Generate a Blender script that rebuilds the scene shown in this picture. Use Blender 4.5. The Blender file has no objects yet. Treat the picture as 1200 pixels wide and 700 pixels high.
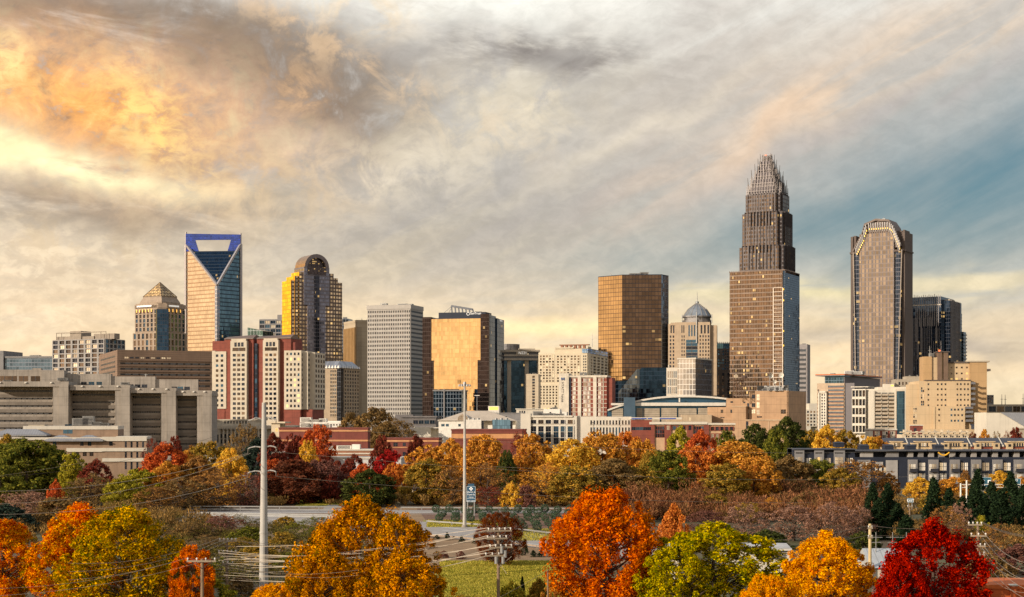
import bpy, math, random
import numpy as np
from mathutils import Vector, Matrix, noise as mnoise
random.seed(7)
SC = bpy.context.scene
COL = SC.collection
R = math.radians
F, H, HY = 1777.0, 24.0, 490.0          # focal length in photo pixels, eye height, horizon row

# ------------------------------------------------------------------ camera
cam = bpy.data.cameras.new('camera')
cam.sensor_width = 36; cam.lens = F/1200*36
cam.shift_y = 140/1200; cam.clip_start = 1; cam.clip_end = 40000
camo = bpy.data.objects.new('camera', cam); COL.objects.link(camo)
camo.location = (0, 0, H); camo.rotation_euler = (R(90), 0, 0)
SC.camera = camo

# ------------------------------------------------------------------ view, sun
SC.view_settings.view_transform = 'Standard'; SC.view_settings.look = 'None'
SC.view_settings.gamma = 1; SC.view_settings.exposure = 0.24; SC.view_settings.use_curve_mapping = False
SUN_AZ, SUN_EL = -124.0, 17.0            # degrees from the viewing direction, + to the right
sd = bpy.data.lights.new('sun', 'SUN'); sd.energy = 4.3; sd.angle = R(0.6); sd.color = (1.0, 0.875, 0.74)
so = bpy.data.objects.new('sun', sd); COL.objects.link(so)
sv = Vector((math.sin(R(SUN_AZ))*math.cos(R(SUN_EL)), math.cos(R(SUN_AZ))*math.cos(R(SUN_EL)), math.sin(R(SUN_EL))))
so.rotation_euler = sv.to_track_quat('Z', 'Y').to_euler()
cy = SC.cycles
cy.max_bounces = 6; cy.diffuse_bounces = 2; cy.glossy_bounces = 3; cy.transmission_bounces = 2
cy.transparent_max_bounces = 6; cy.caustics_reflective = False; cy.caustics_refractive = False

def lin(r, g, b):
    f = lambda c: (c/255/12.92) if c <= 10 else ((c/255+.055)/1.055)**2.4
    return (f(r), f(g), f(b), 1)

# ------------------------------------------------------------------ node helper
class NT:
    def __init__(s, nt):
        s.nt = nt; s.L = nt.links; nt.nodes.clear()
    def n(s, t, ins=None, **kw):
        o = s.nt.nodes.new(t)
        for k, v in kw.items(): setattr(o, k, v)
        if ins:
            for k, v in ins.items(): s.set(o.inputs[k], v)
        return o
    def set(s, sock, v):
        if isinstance(v, bpy.types.NodeSocket): s.L.new(v, sock)
        elif isinstance(v, bpy.types.Node): s.L.new(v.outputs[0], sock)
        else:
            if hasattr(sock.default_value, '__len__') and not hasattr(v, '__len__'): v = (v,)*len(sock.default_value)
            if hasattr(v, '__len__') and len(v) == 4 and len(sock.default_value) == 3: v = v[:3]
            if hasattr(v, '__len__') and len(v) == 3 and len(sock.default_value) == 4: v = tuple(v)+(1,)
            sock.default_value = v
    def m(s, op, a, b=0, c=None, clamp=False):
        o = s.nt.nodes.new('ShaderNodeMath'); o.operation = op; o.use_clamp = clamp
        s.set(o.inputs[0], a); s.set(o.inputs[1], b)
        if c is not None: s.set(o.inputs[2], c)
        return o.outputs[0]
    def mix(s, f, a, b, mode='MIX'):
        o = s.nt.nodes.new('ShaderNodeMix'); o.data_type = 'RGBA'; o.blend_type = mode; o.clamp_factor = True
        s.set(o.inputs[0], f); s.set(o.inputs[6], a); s.set(o.inputs[7], b)
        return o.outputs[2]
    def noise(s, vec, scale, detail=4, rough=.55, dist=0, dim='3D'):
        o = s.n('ShaderNodeTexNoise', dict(Vector=vec, Scale=scale, Detail=detail, Roughness=rough, Distortion=dist)); o.noise_dimensions = dim
        return o
    def ramp(s, f, stops, interp='LINEAR'):
        o = s.n('ShaderNodeValToRGB', dict(Fac=f)); o.color_ramp.interpolation = interp
        e = o.color_ramp.elements
        while len(e) < len(stops): e.new(.5)
        for i, (p, c) in enumerate(stops):
            e[i].position = p; e[i].color = tuple(c)[:3]+(1,) if hasattr(c, '__len__') else (c, c, c, 1)
        return o.outputs[0]
    def mr(s, v, a, b, c=0, d=1):
        o = s.n('ShaderNodeMapRange', {0: v, 1: a, 2: b, 3: c, 4: d}); o.interpolation_type = 'SMOOTHSTEP'
        return o.outputs[0]

# ------------------------------------------------------------------ world: Nishita sky under a dusk cloud deck (all in direction space)
def make_world():
    w = bpy.data.worlds.new('World'); SC.world = w; w.use_nodes = True
    w.cycles.sampling_method = 'MANUAL'; w.cycles.sample_map_resolution = 512
    t = NT(w.node_tree)
    g = t.n('ShaderNodeTexCoord').outputs['Generated']
    sp = t.n('ShaderNodeSeparateXYZ', {0: g})
    X, Y, Z = sp.outputs
    az = t.m('DEGREES', t.m('ARCTAN2', X, Y)); el = t.m('DEGREES', t.m('ARCSINE', Z))
    # cloud coordinates: degrees, with domain warping
    pv = t.n('ShaderNodeCombineXYZ', {0: az, 1: el, 2: 0}).outputs[0]
    wn = t.noise(pv, .35, 3, .55)
    ws = t.n('ShaderNodeSeparateColor', {0: wn.outputs[1]})
    waz = t.m('ADD', az, t.m('MULTIPLY', t.m('SUBTRACT', ws.outputs[0], .5), 3.4))
    wel = t.m('ADD', el, t.m('MULTIPLY', t.m('SUBTRACT', ws.outputs[1], .5), 1.9))
    def P(px, py): return (math.degrees(math.atan((px-600)/F)), math.degrees(math.atan((HY-py)/F)))
    def blob(px, py, sx, sy, rot=0, warp=True, pw=1.0):
        a0, e0 = P(px, py); sx /= 31.; sy /= 31.; c, s_ = math.cos(R(rot)), math.sin(R(rot))
        da = t.m('SUBTRACT', waz if warp else az, a0); de = t.m('SUBTRACT', wel if warp else el, e0)
        u = t.m('ADD', t.m('MULTIPLY', da, c/sx), t.m('MULTIPLY', de, s_/sx))
        v = t.m('ADD', t.m('MULTIPLY', da, -s_/sy), t.m('MULTIPLY', de, c/sy))
        q = t.m('ADD', t.m('MULTIPLY', u, u), t.m('MULTIPLY', v, v))
        return t.m('MULTIPLY', t.m('EXPONENT', t.m('MULTIPLY', q, -pw)), 1.0)
    def streak(scale_along, scale_across, rot, scale, detail=5, rough=.6, off=0):
        mp = t.n('ShaderNodeMapping', {0: pv, 1: (off, off*.7, 0), 2: (0, 0, R(-rot)), 3: (scale_along, scale_across, 1)})
        mp.vector_type = 'POINT'
        # rotate first, then stretch
        mp.inputs[3].default_value = (1, 1, 1)
        m2 = t.n('ShaderNodeMapping', {0: mp.outputs[0], 3: (scale_along, scale_across, 1)})
        return t.noise(m2.outputs[0], scale, detail, rough, .3).outputs[0]
    billow = t.noise(pv, .62, 9, .66, .5).outputs[0]
    fine = t.noise(t.n('ShaderNodeMapping', {0: pv, 3: (.8, 1.3, 1)}).outputs[0], 1.5, 7, .66, .4).outputs[0]
    diag = streak(.16, 1.0, 27, .75, 6, .58)
    horiz = streak(.12, 1.0, 2, 1.0, 5, .55, 7)
    wis = streak(.22, 1.0, -7, .9, 6, .62, 3)
    k = lambda r, g_, b: lin(r, g_, b)
    # base: vertical run of the cloud deck
    base = t.ramp(t.m('DIVIDE', el, 90), [(0, k(240, 216, 172)), (.022, k(236, 214, 178)), (.05, k(210, 202, 186)), (.10, k(190, 187, 180)), (.17, k(208, 202, 194)), (.3, k(188, 194, 204)), (1, k(150, 172, 206))])
    c = base
    def put(col, mask, amt=1.0):
        nonlocal c
        c = t.mix(t.m('MULTIPLY', mask, amt, clamp=True), c, col)
    def nm(noise_, lo, hi): return t.mr(noise_, lo, hi)
    # left: cream under-deck and grey roll
    put(k(232, 206, 172), blob(90, 340, 330, 90), .85)
    put(k(206, 192, 170), t.m('MULTIPLY', blob(250, 330, 420, 100), nm(wis, .42, .6)), .7)
    put(k(240, 212, 170), t.m('MULTIPLY', blob(120, 300, 230, 30, -8), nm(billow, .45, .6)), .7)
    put(k(196, 180, 158), t.m('MULTIPLY', blob(150, 300, 420, 110), nm(billow, .42, .6)), .35)
    put(k(236, 216, 184), t.m('MULTIPLY', blob(150, 330, 420, 110), nm(fine, .45, .62)), .5)
    put(k(205, 192, 168), blob(420, 300, 220, 80), .55)
    put(k(182, 174, 160), t.m('MULTIPLY', blob(470, 245, 230, 42, -4), nm(wis, .3, .6)), .75)
    put(k(158, 144, 128), t.m('MULTIPLY', blob(110, 252, 260, 26, -3), nm(wis, .3, .55)), .9)
    # pale heads in the middle
    put(k(246, 234, 208), t.m('MULTIPLY', blob(480, 168, 140, 70, 20), nm(billow, .36, .58)), .95)
    put(k(244, 228, 196), t.m('MULTIPLY', blob(620, 140, 90, 60, 20), nm(billow, .36, .6)), .8)
    put(k(214, 206, 184), t.m('MULTIPLY', blob(680, 115, 130, 55, 8), nm(diag, .35, .6)), .7)
    put(k(238, 236, 226), t.m('MULTIPLY', blob(540, 5, 330, 40, 0), nm(wis, .28, .55)), .95)
    # dark rolls
    put(k(144, 131, 120), t.m('MULTIPLY', blob(110, 38, 380, 46, -6), nm(wis, .26, .5)), .98)
    put(k(132, 121, 112), t.m('MULTIPLY', blob(385, 120, 110, 56, -18), nm(billow, .26, .5)), .95)
    put(k(144, 130, 116), t.m('MULTIPLY', blob(300, 66, 190, 36, -20), nm(billow, .3, .52)), .85)
    put(k(134, 126, 122), t.m('MULTIPLY', blob(650, 62, 150, 24, -5), nm(wis, .36, .58)), .95)
    put(k(150, 143, 138), t.m('MULTIPLY', blob(830, 105, 210, 30, 6), nm(diag, .36, .6)), .7)
    put(k(166, 162, 158), t.m('MULTIPLY', blob(620, 230, 300, 62, 14), nm(diag, .3, .56)), .8)
    put(k(170, 164, 160), t.m('MULTIPLY', blob(780, 200, 240, 26, 24), nm(diag, .36, .58)), .6)
    put(k(226, 214, 190), t.m('MULTIPLY', blob(760, 150, 190, 12, 26), nm(diag, .3, .55)), .6)
    put(k(142, 132, 118), t.m('MULTIPLY', blob(200, 185, 170, 26, -14), nm(billow, .38, .56)), .8)
    # glowing orange bank on the left
    orange = t.ramp(billow, [(.30, k(176, 136, 104)), (.42, k(228, 164, 102)), (.52, k(250, 178, 102)), (.66, k(255, 208, 132))])
    put(orange, t.m('MULTIPLY', blob(95, 132, 190, 66, -8, pw=.9), nm(fine, .18, .46)), 1.0)
    put(k(255, 216, 130), t.m('MULTIPLY', blob(185, 150, 70, 34, -38), nm(fine, .4, .6)), .9)
    put(k(255, 222, 150), t.m('MULTIPLY', blob(15, 95, 40, 22, -30), nm(fine, .35, .6)), .8)
    put(k(236, 190, 142), t.m('MULTIPLY', blob(345, 105, 30, 34, 40), nm(billow, .4, .58)), .6)
    put(k(238, 200, 156), t.m('MULTIPLY', blob(375, 55, 200, 20, -25), nm(billow, .45, .62)), .55)
    put(k(240, 214, 176), t.m('MULTIPLY', blob(420, 15, 60, 22, 0), nm(billow, .36, .56)), .7)
    put(k(228, 196, 156), t.m('MULTIPLY', blob(250, 215, 130, 46, 0), nm(billow, .4, .6)), .75)
    put(k(255, 238, 188), t.m('MULTIPLY', blob(75, 203, 140, 17, -9), nm(wis, .28, .5)), 1.0)
    put(k(255, 236, 180), blob(-30, 185, 60, 26, 0), .9)
    # right: clear teal gap showing the sky itself
    gap = t.m('MAXIMUM', blob(1200, 225, 260, 72, 14, pw=.7), t.m('MULTIPLY', blob(1010, 262, 230, 52, 10), .9))
    gap = t.m('MAXIMUM', gap, t.m('MULTIPLY', blob(800, 300, 170, 40, 8), .42))
    # rosy diagonal streaks
    put(k(214, 200, 184), blob(1000, 60, 360, 90, 20), .6)
    put(k(226, 202, 176), t.m('MULTIPLY', blob(1010, 100, 300, 42, 28), nm(diag, .36, .58)), .95)
    put(k(240, 214, 184), t.m('MULTIPLY', blob(1140, 55, 180, 26, 24), nm(diag, .34, .56)), .85)
    put(k(232, 200, 168), t.m('MULTIPLY', blob(910, 155, 90, 16, 35), nm(diag, .3, .55)), .85)
    put(k(222, 220, 212), t.m('MULTIPLY', blob(1000, 10, 320, 32, 10), nm(diag, .3, .6)), .7)
    put(k(182, 172, 166), t.m('MULTIPLY', blob(1000, 150, 260, 24, 24), nm(diag, .42, .62)), .5)
    put(k(186, 176, 170), t.m('MULTIPLY', blob(1120, 118, 160, 20, 20), nm(diag, .4, .6)), .5)
    # low: cream and yellow streaks over the skyline
    put(k(250, 217, 168), t.m('MULTIPLY', blob(760, 405, 800, 56, 0, False), nm(horiz, .25, .6)), .85)
    put(k(255, 232, 178), t.m('MULTIPLY', blob(640, 386, 210, 12, 1), nm(horiz, .3, .5)), 1)
    put(k(252, 230, 170), t.m('MULTIPLY', blob(960, 342, 170, 12, 2), nm(horiz, .3, .5)), .9)
    put(k(255, 231, 184), t.m('MULTIPLY', blob(1130, 336, 150, 15, 5), nm(horiz, .35, .55)), .9)
    put(k(176, 166, 158), t.m('MULTIPLY', blob(1130, 405, 150, 14, -4), nm(horiz, .35, .55)), .55)
    put(k(196, 182, 164), t.m('MULTIPLY', blob(1000, 400, 160, 10, 2), nm(horiz, .38, .56)), .6)
    # outside the picture: bright band to the left, gold dusk behind the camera, mauve-blue to the right
    def far(a0, wa, e0, we):
        d = t.m('SUBTRACT', 180, t.m('ABSOLUTE', t.m('SUBTRACT', t.m('ABSOLUTE', t.m('SUBTRACT', az, a0)), 180)))
        q = t.m('ADD', t.m('POWER', t.m('DIVIDE', d, wa), 2), t.m('POWER', t.m('DIVIDE', t.m('SUBTRACT', el, e0), we), 2))
        return t.m('EXPONENT', t.m('MULTIPLY', q, -1))
    bands = t.mr(t.noise(t.n('ShaderNodeMapping', {0: pv, 3: (.25, 1, 1)}).outputs[0], .16, 4, .5).outputs[0], .3, .66, .65, 1)
    put((1.16, .84, .53, 1), t.m('MULTIPLY', far(-165, 52, 3, 14), bands), .92)
    put((1.7, .92, .16, 1), far(-60, 19, 6, 12), .97)
    put((1.25, .84, .50, 1), t.m('MULTIPLY', far(-104, 24, 5, 14), bands), .9)
    put((.16, .25, .31, 1), far(52, 26, 4, 24), .8)
    put((.50, .45, .43, 1), far(110, 30, 4, 20), .7)
    c = t.n('ShaderNodeHueSaturation', dict(Color=c, Value=t.mr(fine, .3, .7, .94, 1.05))).outputs[0]
    c = t.n('ShaderNodeHueSaturation', dict(Color=c, Value=t.mr(diag, .3, .7, .93, 1.05))).outputs[0]
    bw = t.n('ShaderNodeRGBToBW', {0: c}).outputs[0]
    c = t.n('ShaderNodeHueSaturation', dict(Color=c, Value=t.m('ADD', .86, t.m('MULTIPLY', t.m('MINIMUM', bw, 1.0), .36)))).outputs[0]
    # Nishita behind the clouds
    sky = t.n('ShaderNodeTexSky'); sky.sky_type = 'NISHITA'; sky.sun_disc = False
    sky.sun_elevation = R(SUN_EL); sky.sun_rotation = R(SUN_AZ); sky.air_density = 1.0; sky.dust_density = 2.0; sky.ozone_density = 2.0
    nish = t.mix(1.0, sky.outputs[0], (1.0, .96, .80, 1), 'MULTIPLY')
    clouds = t.mix(1.0, c, (10.4, 10.4, 10.4, 1), 'MULTIPLY')
    cover = t.m('SUBTRACT', 1, t.m('MULTIPLY', gap, t.m('MULTIPLY', t.mr(diag, .25, .75, 1.0, .72), 1.0)), clamp=True)
    teal = t.mix(.7, nish, t.mix(1.0, k(76, 124, 144), (10.2, 10.2, 10.2, 1), 'MULTIPLY'))
    out = t.mix(cover, teal, clouds)
    bg = t.n('ShaderNodeBackground', dict(Color=out, Strength=.09))
    t.L.new(bg.outputs[0], t.n('ShaderNodeOutputWorld').inputs[0])
make_world()

# ------------------------------------------------------------------ materials
MATS = {}
def mat(name):
    m = bpy.data.materials.new(name); m.use_nodes = True
    t = NT(m.node_tree); out = t.n('ShaderNodeOutputMaterial')
    return m, t, out
def wall(name, rgb, rough=.85, var=.16, sc=.25, metal=0, streaks=.12, lines=None):
    """painted, stone or concrete wall: mottling, rain streaks, optional joint lines (spacing u, spacing v)."""
    if name in MATS: return MATS[name]
    m, t, out = mat(name); c = lin(*rgb)
    tc = t.n('ShaderNodeTexCoord').outputs['Object']
    n1 = t.noise(tc, sc, 5, .6).outputs[0]
    mp = t.n('ShaderNodeMapping', {0: tc, 3: (1.4, 1.4, .06)}).outputs[0]
    n2 = t.noise(mp, .9, 3, .6).outputs[0]
    f = t.m('ADD', t.mr(n1, .3, .7, 1-var, 1+var*.6), t.mr(n2, .45, .75, 0, -streaks))
    hs = t.n('ShaderNodeHueSaturation', dict(Color=c, Value=f)).outputs[0]
    if lines:
        uv = t.n('ShaderNodeUVMap'); s = t.n('ShaderNodeSeparateXYZ', {0: uv.outputs[0]})
        fu = t.m('FRACT', t.m('DIVIDE', s.outputs[0], lines[0])); fv = t.m('FRACT', t.m('DIVIDE', s.outputs[1], lines[1]))
        lw = lines[2] if len(lines) > 2 else .12
        j = t.m('MAXIMUM', t.m('LESS_THAN', fu, lw/lines[0]), t.m('LESS_THAN', fv, lw/lines[1]))
        hs = t.mix(t.m('MULTIPLY', j, .45), hs, (c[0]*.35, c[1]*.35, c[2]*.35, 1))
    b = t.n('ShaderNodeBsdfPrincipled', {'Base Color': hs, 'Roughness': rough, 'Metallic': metal})
    t.L.new(b.outputs[0], out.inputs[0]); MATS[name] = m; return m
def plain(name, rgb, rough=.6, metal=0, emit=0):
    if name in MATS: return MATS[name]
    m, t, out = mat(name); c = lin(*rgb)
    tc = t.n('ShaderNodeTexCoord').outputs['Object']
    n1 = t.noise(tc, .8, 4, .6).outputs[0]
    hs = t.n('ShaderNodeHueSaturation', dict(Color=c, Value=t.mr(n1, .3, .7, .88, 1.08))).outputs[0]
    b = t.n('ShaderNodeBsdfPrincipled', {'Base Color': hs, 'Roughness': rough, 'Metallic': metal})
    if emit: b.inputs['Emission Color'].default_value = c; b.inputs['Emission Strength'].default_value = emit
    t.L.new(b.outputs[0], out.inputs[0]); MATS[name] = m; return m
def curtain(name, tint, cw, ch, mw=.15, sh=.2, frame=(90, 85, 80), frame_metal=0.2, lit=0.0, lit_e=1.2, tilt=.02, var=.35, rough=.06,
            sp_tint=None, metal=.92, big=None, lit_col=(1.0, .62, .22)):
    """reflective panel wall, UV in metres: cells cw x ch, vertical mullions mw wide, spandrels sh tall; each pane leans a hair differently."""
    if name in MATS: return MATS[name]
    m, t, out = mat(name)
    uv = t.n('ShaderNodeUVMap'); s = t.n('ShaderNodeSeparateXYZ', {0: uv.outputs[0]})
    u = t.m('DIVIDE', s.outputs[0], cw); v = t.m('DIVIDE', s.outputs[1], ch)
    cell = t.n('ShaderNodeCombineXYZ', {0: t.m('FLOOR', u), 1: t.m('FLOOR', v), 2: 0}).outputs[0]
    fu, fv = t.m('FRACT', u), t.m('FRACT', v)
    wn = t.n('ShaderNodeTexWhiteNoise', {0: cell}); wn.noise_dimensions = '3D'
    rgb = t.n('ShaderNodeSeparateColor', {0: wn.outputs[1]})
    c = lin(*tint)
    val = t.mr(wn.outputs[0], 0, 1, 1-var, 1+var*.4)
    glass = t.n('ShaderNodeHueSaturation', dict(Color=c, Value=val)).outputs[0]
    isf = t.m('LESS_THAN', fu, mw/cw)
    isp = t.m('LESS_THAN', fv, sh/ch)
    if big: # heavier line every n cells
        fb = t.m('FRACT', t.m('DIVIDE', u, big[0])); isf = t.m('MAXIMUM', isf, t.m('LESS_THAN', fb, big[1]/(cw*big[0])))
    fc = lin(*frame); spc = lin(*(sp_tint or frame))
    mask = t.m('MAXIMUM', isf, isp)
    colr = t.mix(isp, t.mix(isf, glass, fc), spc)
    tc = t.n('ShaderNodeTexCoord').outputs['Object']
    colr = t.n('ShaderNodeHueSaturation', dict(Color=colr, Value=t.mr(t.noise(tc, .05, 3, .6).outputs[0], .3, .7, .88, 1.08))).outputs[0]
    met = t.m('SUBTRACT', metal, t.m('MULTIPLY', mask, metal-frame_metal))
    ro = t.m('ADD', rough, t.m('MULTIPLY', mask, .45))
    geo = t.n('ShaderNodeNewGeometry')
    off = t.n('ShaderNodeVectorMath', {0: wn.outputs[1], 1: (.5, .5, .5)}, operation='SUBTRACT').outputs[0]
    soft = t.noise(tc, .12, 2, .5).outputs[1]
    off2 = t.n('ShaderNodeVectorMath', {0: soft, 1: (.5, .5, .5)}, operation='SUBTRACT').outputs[0]
    off = t.n('ShaderNodeVectorMath', {0: off, 'Scale': tilt}, operation='SCALE').outputs[0]
    off2 = t.n('ShaderNodeVectorMath', {0: off2, 'Scale': tilt*1.5}, operation='SCALE').outputs[0]
    nn = t.n('ShaderNodeVectorMath', {0: geo.outputs['Normal'], 1: off}, operation='ADD').outputs[0]
    nn = t.n('ShaderNodeVectorMath', {0: nn, 1: off2}, operation='ADD').outputs[0]
    nn = t.n('ShaderNodeVectorMath', {0: nn}, operation='NORMALIZE').outputs[0]
    b = t.n('ShaderNodeBsdfPrincipled', {'Base Color': colr, 'Roughness': ro, 'Metallic': met, 'Normal': nn})
    if lit > 0:
        row = t.n('ShaderNodeTexWhiteNoise', {0: t.n('ShaderNodeCombineXYZ', {0: t.m('FLOOR', t.m('DIVIDE', u, 4)), 1: t.m('FLOOR', v), 2: 5}).outputs[0]}).outputs[0]
        on = t.m('LESS_THAN', rgb.outputs[0], t.m('MULTIPLY', t.m('MULTIPLY', row, row), lit*3))
        e = t.m('MULTIPLY', on, t.m('SUBTRACT', 1, mask)); e = t.m('MULTIPLY', e, t.m('GREATER_THAN', fv, .45))
        e = t.m('MULTIPLY', e, t.m('MULTIPLY', rgb.outputs[1], lit_e))
        t.set(b.inputs['Emission Color'], lit_col); t.set(b.inputs['Emission Strength'], e)
    t.L.new(b.outputs[0], out.inputs[0]); MATS[name] = m; return m
def leafmat(name, cols, sc=.9, trans=.35, sat=1.0):
    if name in MATS: return MATS[name]
    m, t, out = mat(name)
    tc = t.n('ShaderNodeTexCoord').outputs['Object']; oi = t.n('ShaderNodeObjectInfo')
    off = t.n('ShaderNodeVectorMath', {0: tc, 1: t.n('ShaderNodeCombineXYZ', {0: t.m('MULTIPLY', oi.outputs['Random'], 37), 1: 0, 2: 0}).outputs[0]}, operation='ADD').outputs[0]
    sc = sc if sc > 2 else sc
    n = t.m('ADD', t.m('MULTIPLY', t.noise(off, sc, 3, .65).outputs[0], .72), t.m('MULTIPLY', t.noise(off, sc*.32, 2, .5).outputs[0], .30))
    rpi = t.n('ShaderNodeNewGeometry').outputs['Random Per Island']
    f = t.m('ADD', n, t.m('MULTIPLY', t.m('SUBTRACT', rpi, .5), .34))
    st = [(.28+.44*i/(len(cols)-1), c) for i, c in enumerate(cols)]
    col = t.ramp(f, st)
    col = t.n('ShaderNodeHueSaturation', dict(Color=col, Value=t.mr(rpi, 0, 1, .6, 1.36), Saturation=sat)).outputs[0]
    d = t.n('ShaderNodeBsdfDiffuse', {0: col}); tr = t.n('ShaderNodeBsdfTranslucent', {0: col})
    mx = t.n('ShaderNodeMixShader', {0: trans, 1: d.outputs[0], 2: tr.outputs[0]})
    t.L.new(mx.outputs[0], out.inputs[0]); MATS[name] = m; return m

# ------------------------------------------------------------------ objects
def tag(o, label=None, cat=None, group=None, kind=None):
    if label: o['label'] = label
    if cat: o['category'] = cat
    if group: o['group'] = group
    if kind: o['kind'] = kind
    return o
def empty(name, loc, rz=0, label=None, cat=None, group=None):
    o = bpy.data.objects.new(name, None); COL.objects.link(o); o.empty_display_size = .5
    o.location = loc; o.rotation_euler = (0, 0, rz)
    return tag(o, label, cat, group)
def gx(px, D): return (px-600)/F*D
def gz(py, D): return H+(HY-py)/F*D
def gD(py): return F*H/(py-HY)
def gp(px, py):
    D = gD(py); return (gx(px, D), D)

class MB:
    def __init__(s): s.v = []; s.f = []; s.uv = []; s.m = []
    def face(s, pts, mi=0):
        pts = [Vector(p) for p in pts]; n = len(s.v)
        nn = Vector((0, 0, 0))
        for i in range(len(pts)): nn += pts[i].cross(pts[(i+1) % len(pts)])
        s.v += [tuple(p) for p in pts]; s.f.append(list(range(n, n+len(pts)))); s.m.append(mi)
        if nn.length < 1e-9 or abs(nn.z)/max(nn.length, 1e-9) > .85: s.uv += [(p.x, p.y) for p in pts]
        else:
            t = Vector((-nn.y, nn.x, 0)).normalized(); s.uv += [(p.x*t.x+p.y*t.y, p.z) for p in pts]
    def box(s, x0, x1, y0, y1, z0, z1, mi=0, bottom=False):
        if x0 > x1: x0, x1 = x1, x0
        if y0 > y1: y0, y1 = y1, y0
        s.prism([(x0, y0), (x1, y0), (x1, y1), (x0, y1)], z0, z1, mi, bottom=bottom)
    def prism(s, poly, z0, z1, mi=0, top=True, bottom=False, mt=None):
        n = len(poly)
        for i in range(n):
            a, b = poly[i], poly[(i+1) % n]
            s.face([(a[0], a[1], z0), (b[0], b[1], z0), (b[0], b[1], z1), (a[0], a[1], z1)], mi)
        if top: s.face([(p[0], p[1], z1) for p in poly], mi if mt is None else mt)
        if bottom: s.face([(p[0], p[1], z0) for p in reversed(poly)], mi)
    def loft(s, A, za, B, zb, mi=0, cap=False):
        n = len(A)
        for i in range(n):
            j = (i+1) % n
            s.face([(*A[i], za), (*A[j], za), (*B[j], zb), (*B[i], zb)], mi)
        if cap: s.face([(*p, zb) for p in B], mi)
    def edge(s, p0, p1, dep, z0, z1, mi=0, a=0, b=None):
        """box standing proud of the wall edge p0->p1 (outside on the right), from distance a to b along it."""
        d = Vector((p1[0]-p0[0], p1[1]-p0[1])); L = d.length; d /= L; nrm = Vector((d.y, -d.x))
        if b is None: b = L
        q = lambda t, k: (p0[0]+d.x*t+nrm.x*k, p0[1]+d.y*t+nrm.y*k)
        s.prism([q(a, dep), q(b, dep), q(b, 0), q(a, 0)], z0, z1, mi, bottom=True)
    def tube(s, p, q, r0, r1=None, n=6, mi=0, cap=True):
        r1 = r0 if r1 is None else r1; p, q = Vector(p), Vector(q); d = (q-p)
        if d.length < 1e-6: return
        d.normalize(); a = d.orthogonal().normalized(); b = d.cross(a)
        A = [p+(a*math.cos(i*2*math.pi/n)+b*math.sin(i*2*math.pi/n))*r0 for i in range(n)]
        B = [q+(a*math.cos(i*2*math.pi/n)+b*math.sin(i*2*math.pi/n))*r1 for i in range(n)]
        for i in range(n):
            j = (i+1) % n; s.face([A[i], A[j], B[j], B[i]], mi)
        if cap: s.face(B, mi); s.face(list(reversed(A)), mi)
    def bar(s, p, q, w, mi=0):
        s.tube(p, q, w*.7, w*.7, 4, mi)
    def build(s, name, mats, parent=None, loc=None, smooth=False):
        me = bpy.data.meshes.new(name); me.from_pydata(s.v, [], s.f)
        ul = me.uv_layers.new(name='UVMap'); ul.data.foreach_set('uv', np.array(s.uv, 'f').ravel())
        if not isinstance(mats, (list, tuple)): mats = [mats]
        for m in mats: me.materials.append(m)
        me.polygons.foreach_set('material_index', s.m)
        if smooth: me.polygons.foreach_set('use_smooth', [True]*len(s.f))
        me.update()
        o = bpy.data.objects.new(name, me); COL.objects.link(o)
        if parent: o.parent = parent
        if loc: o.location = loc
        return o
def ngon(cx, cy, r, n, rot=0, ry=None):
    ry = ry or r
    return [(cx+r*math.cos(rot+i*2*math.pi/n), cy+ry*math.sin(rot+i*2*math.pi/n)) for i in range(n)]
def lettering(s, size, parent, loc, rz, m, rx=90, name='sign_lettering', ext=.04, ry=0, align='CENTER'):
    cu = bpy.data.curves.new('t', 'FONT'); cu.body = s; cu.size = size; cu.extrude = ext; cu.align_x = align
    o = bpy.data.objects.new('t', cu); COL.objects.link(o)
    bpy.context.view_layer.update()
    me = bpy.data.meshes.new_from_object(o.evaluated_get(bpy.context.evaluated_depsgraph_get()))
    bpy.data.objects.remove(o); bpy.data.curves.remove(cu)
    me.materials.clear(); me.materials.append(m)
    r = bpy.data.objects.new(name, me); COL.objects.link(r); r.parent = parent; r.location = loc; r.rotation_euler = (R(rx), R(ry), rz)
    return r

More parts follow.
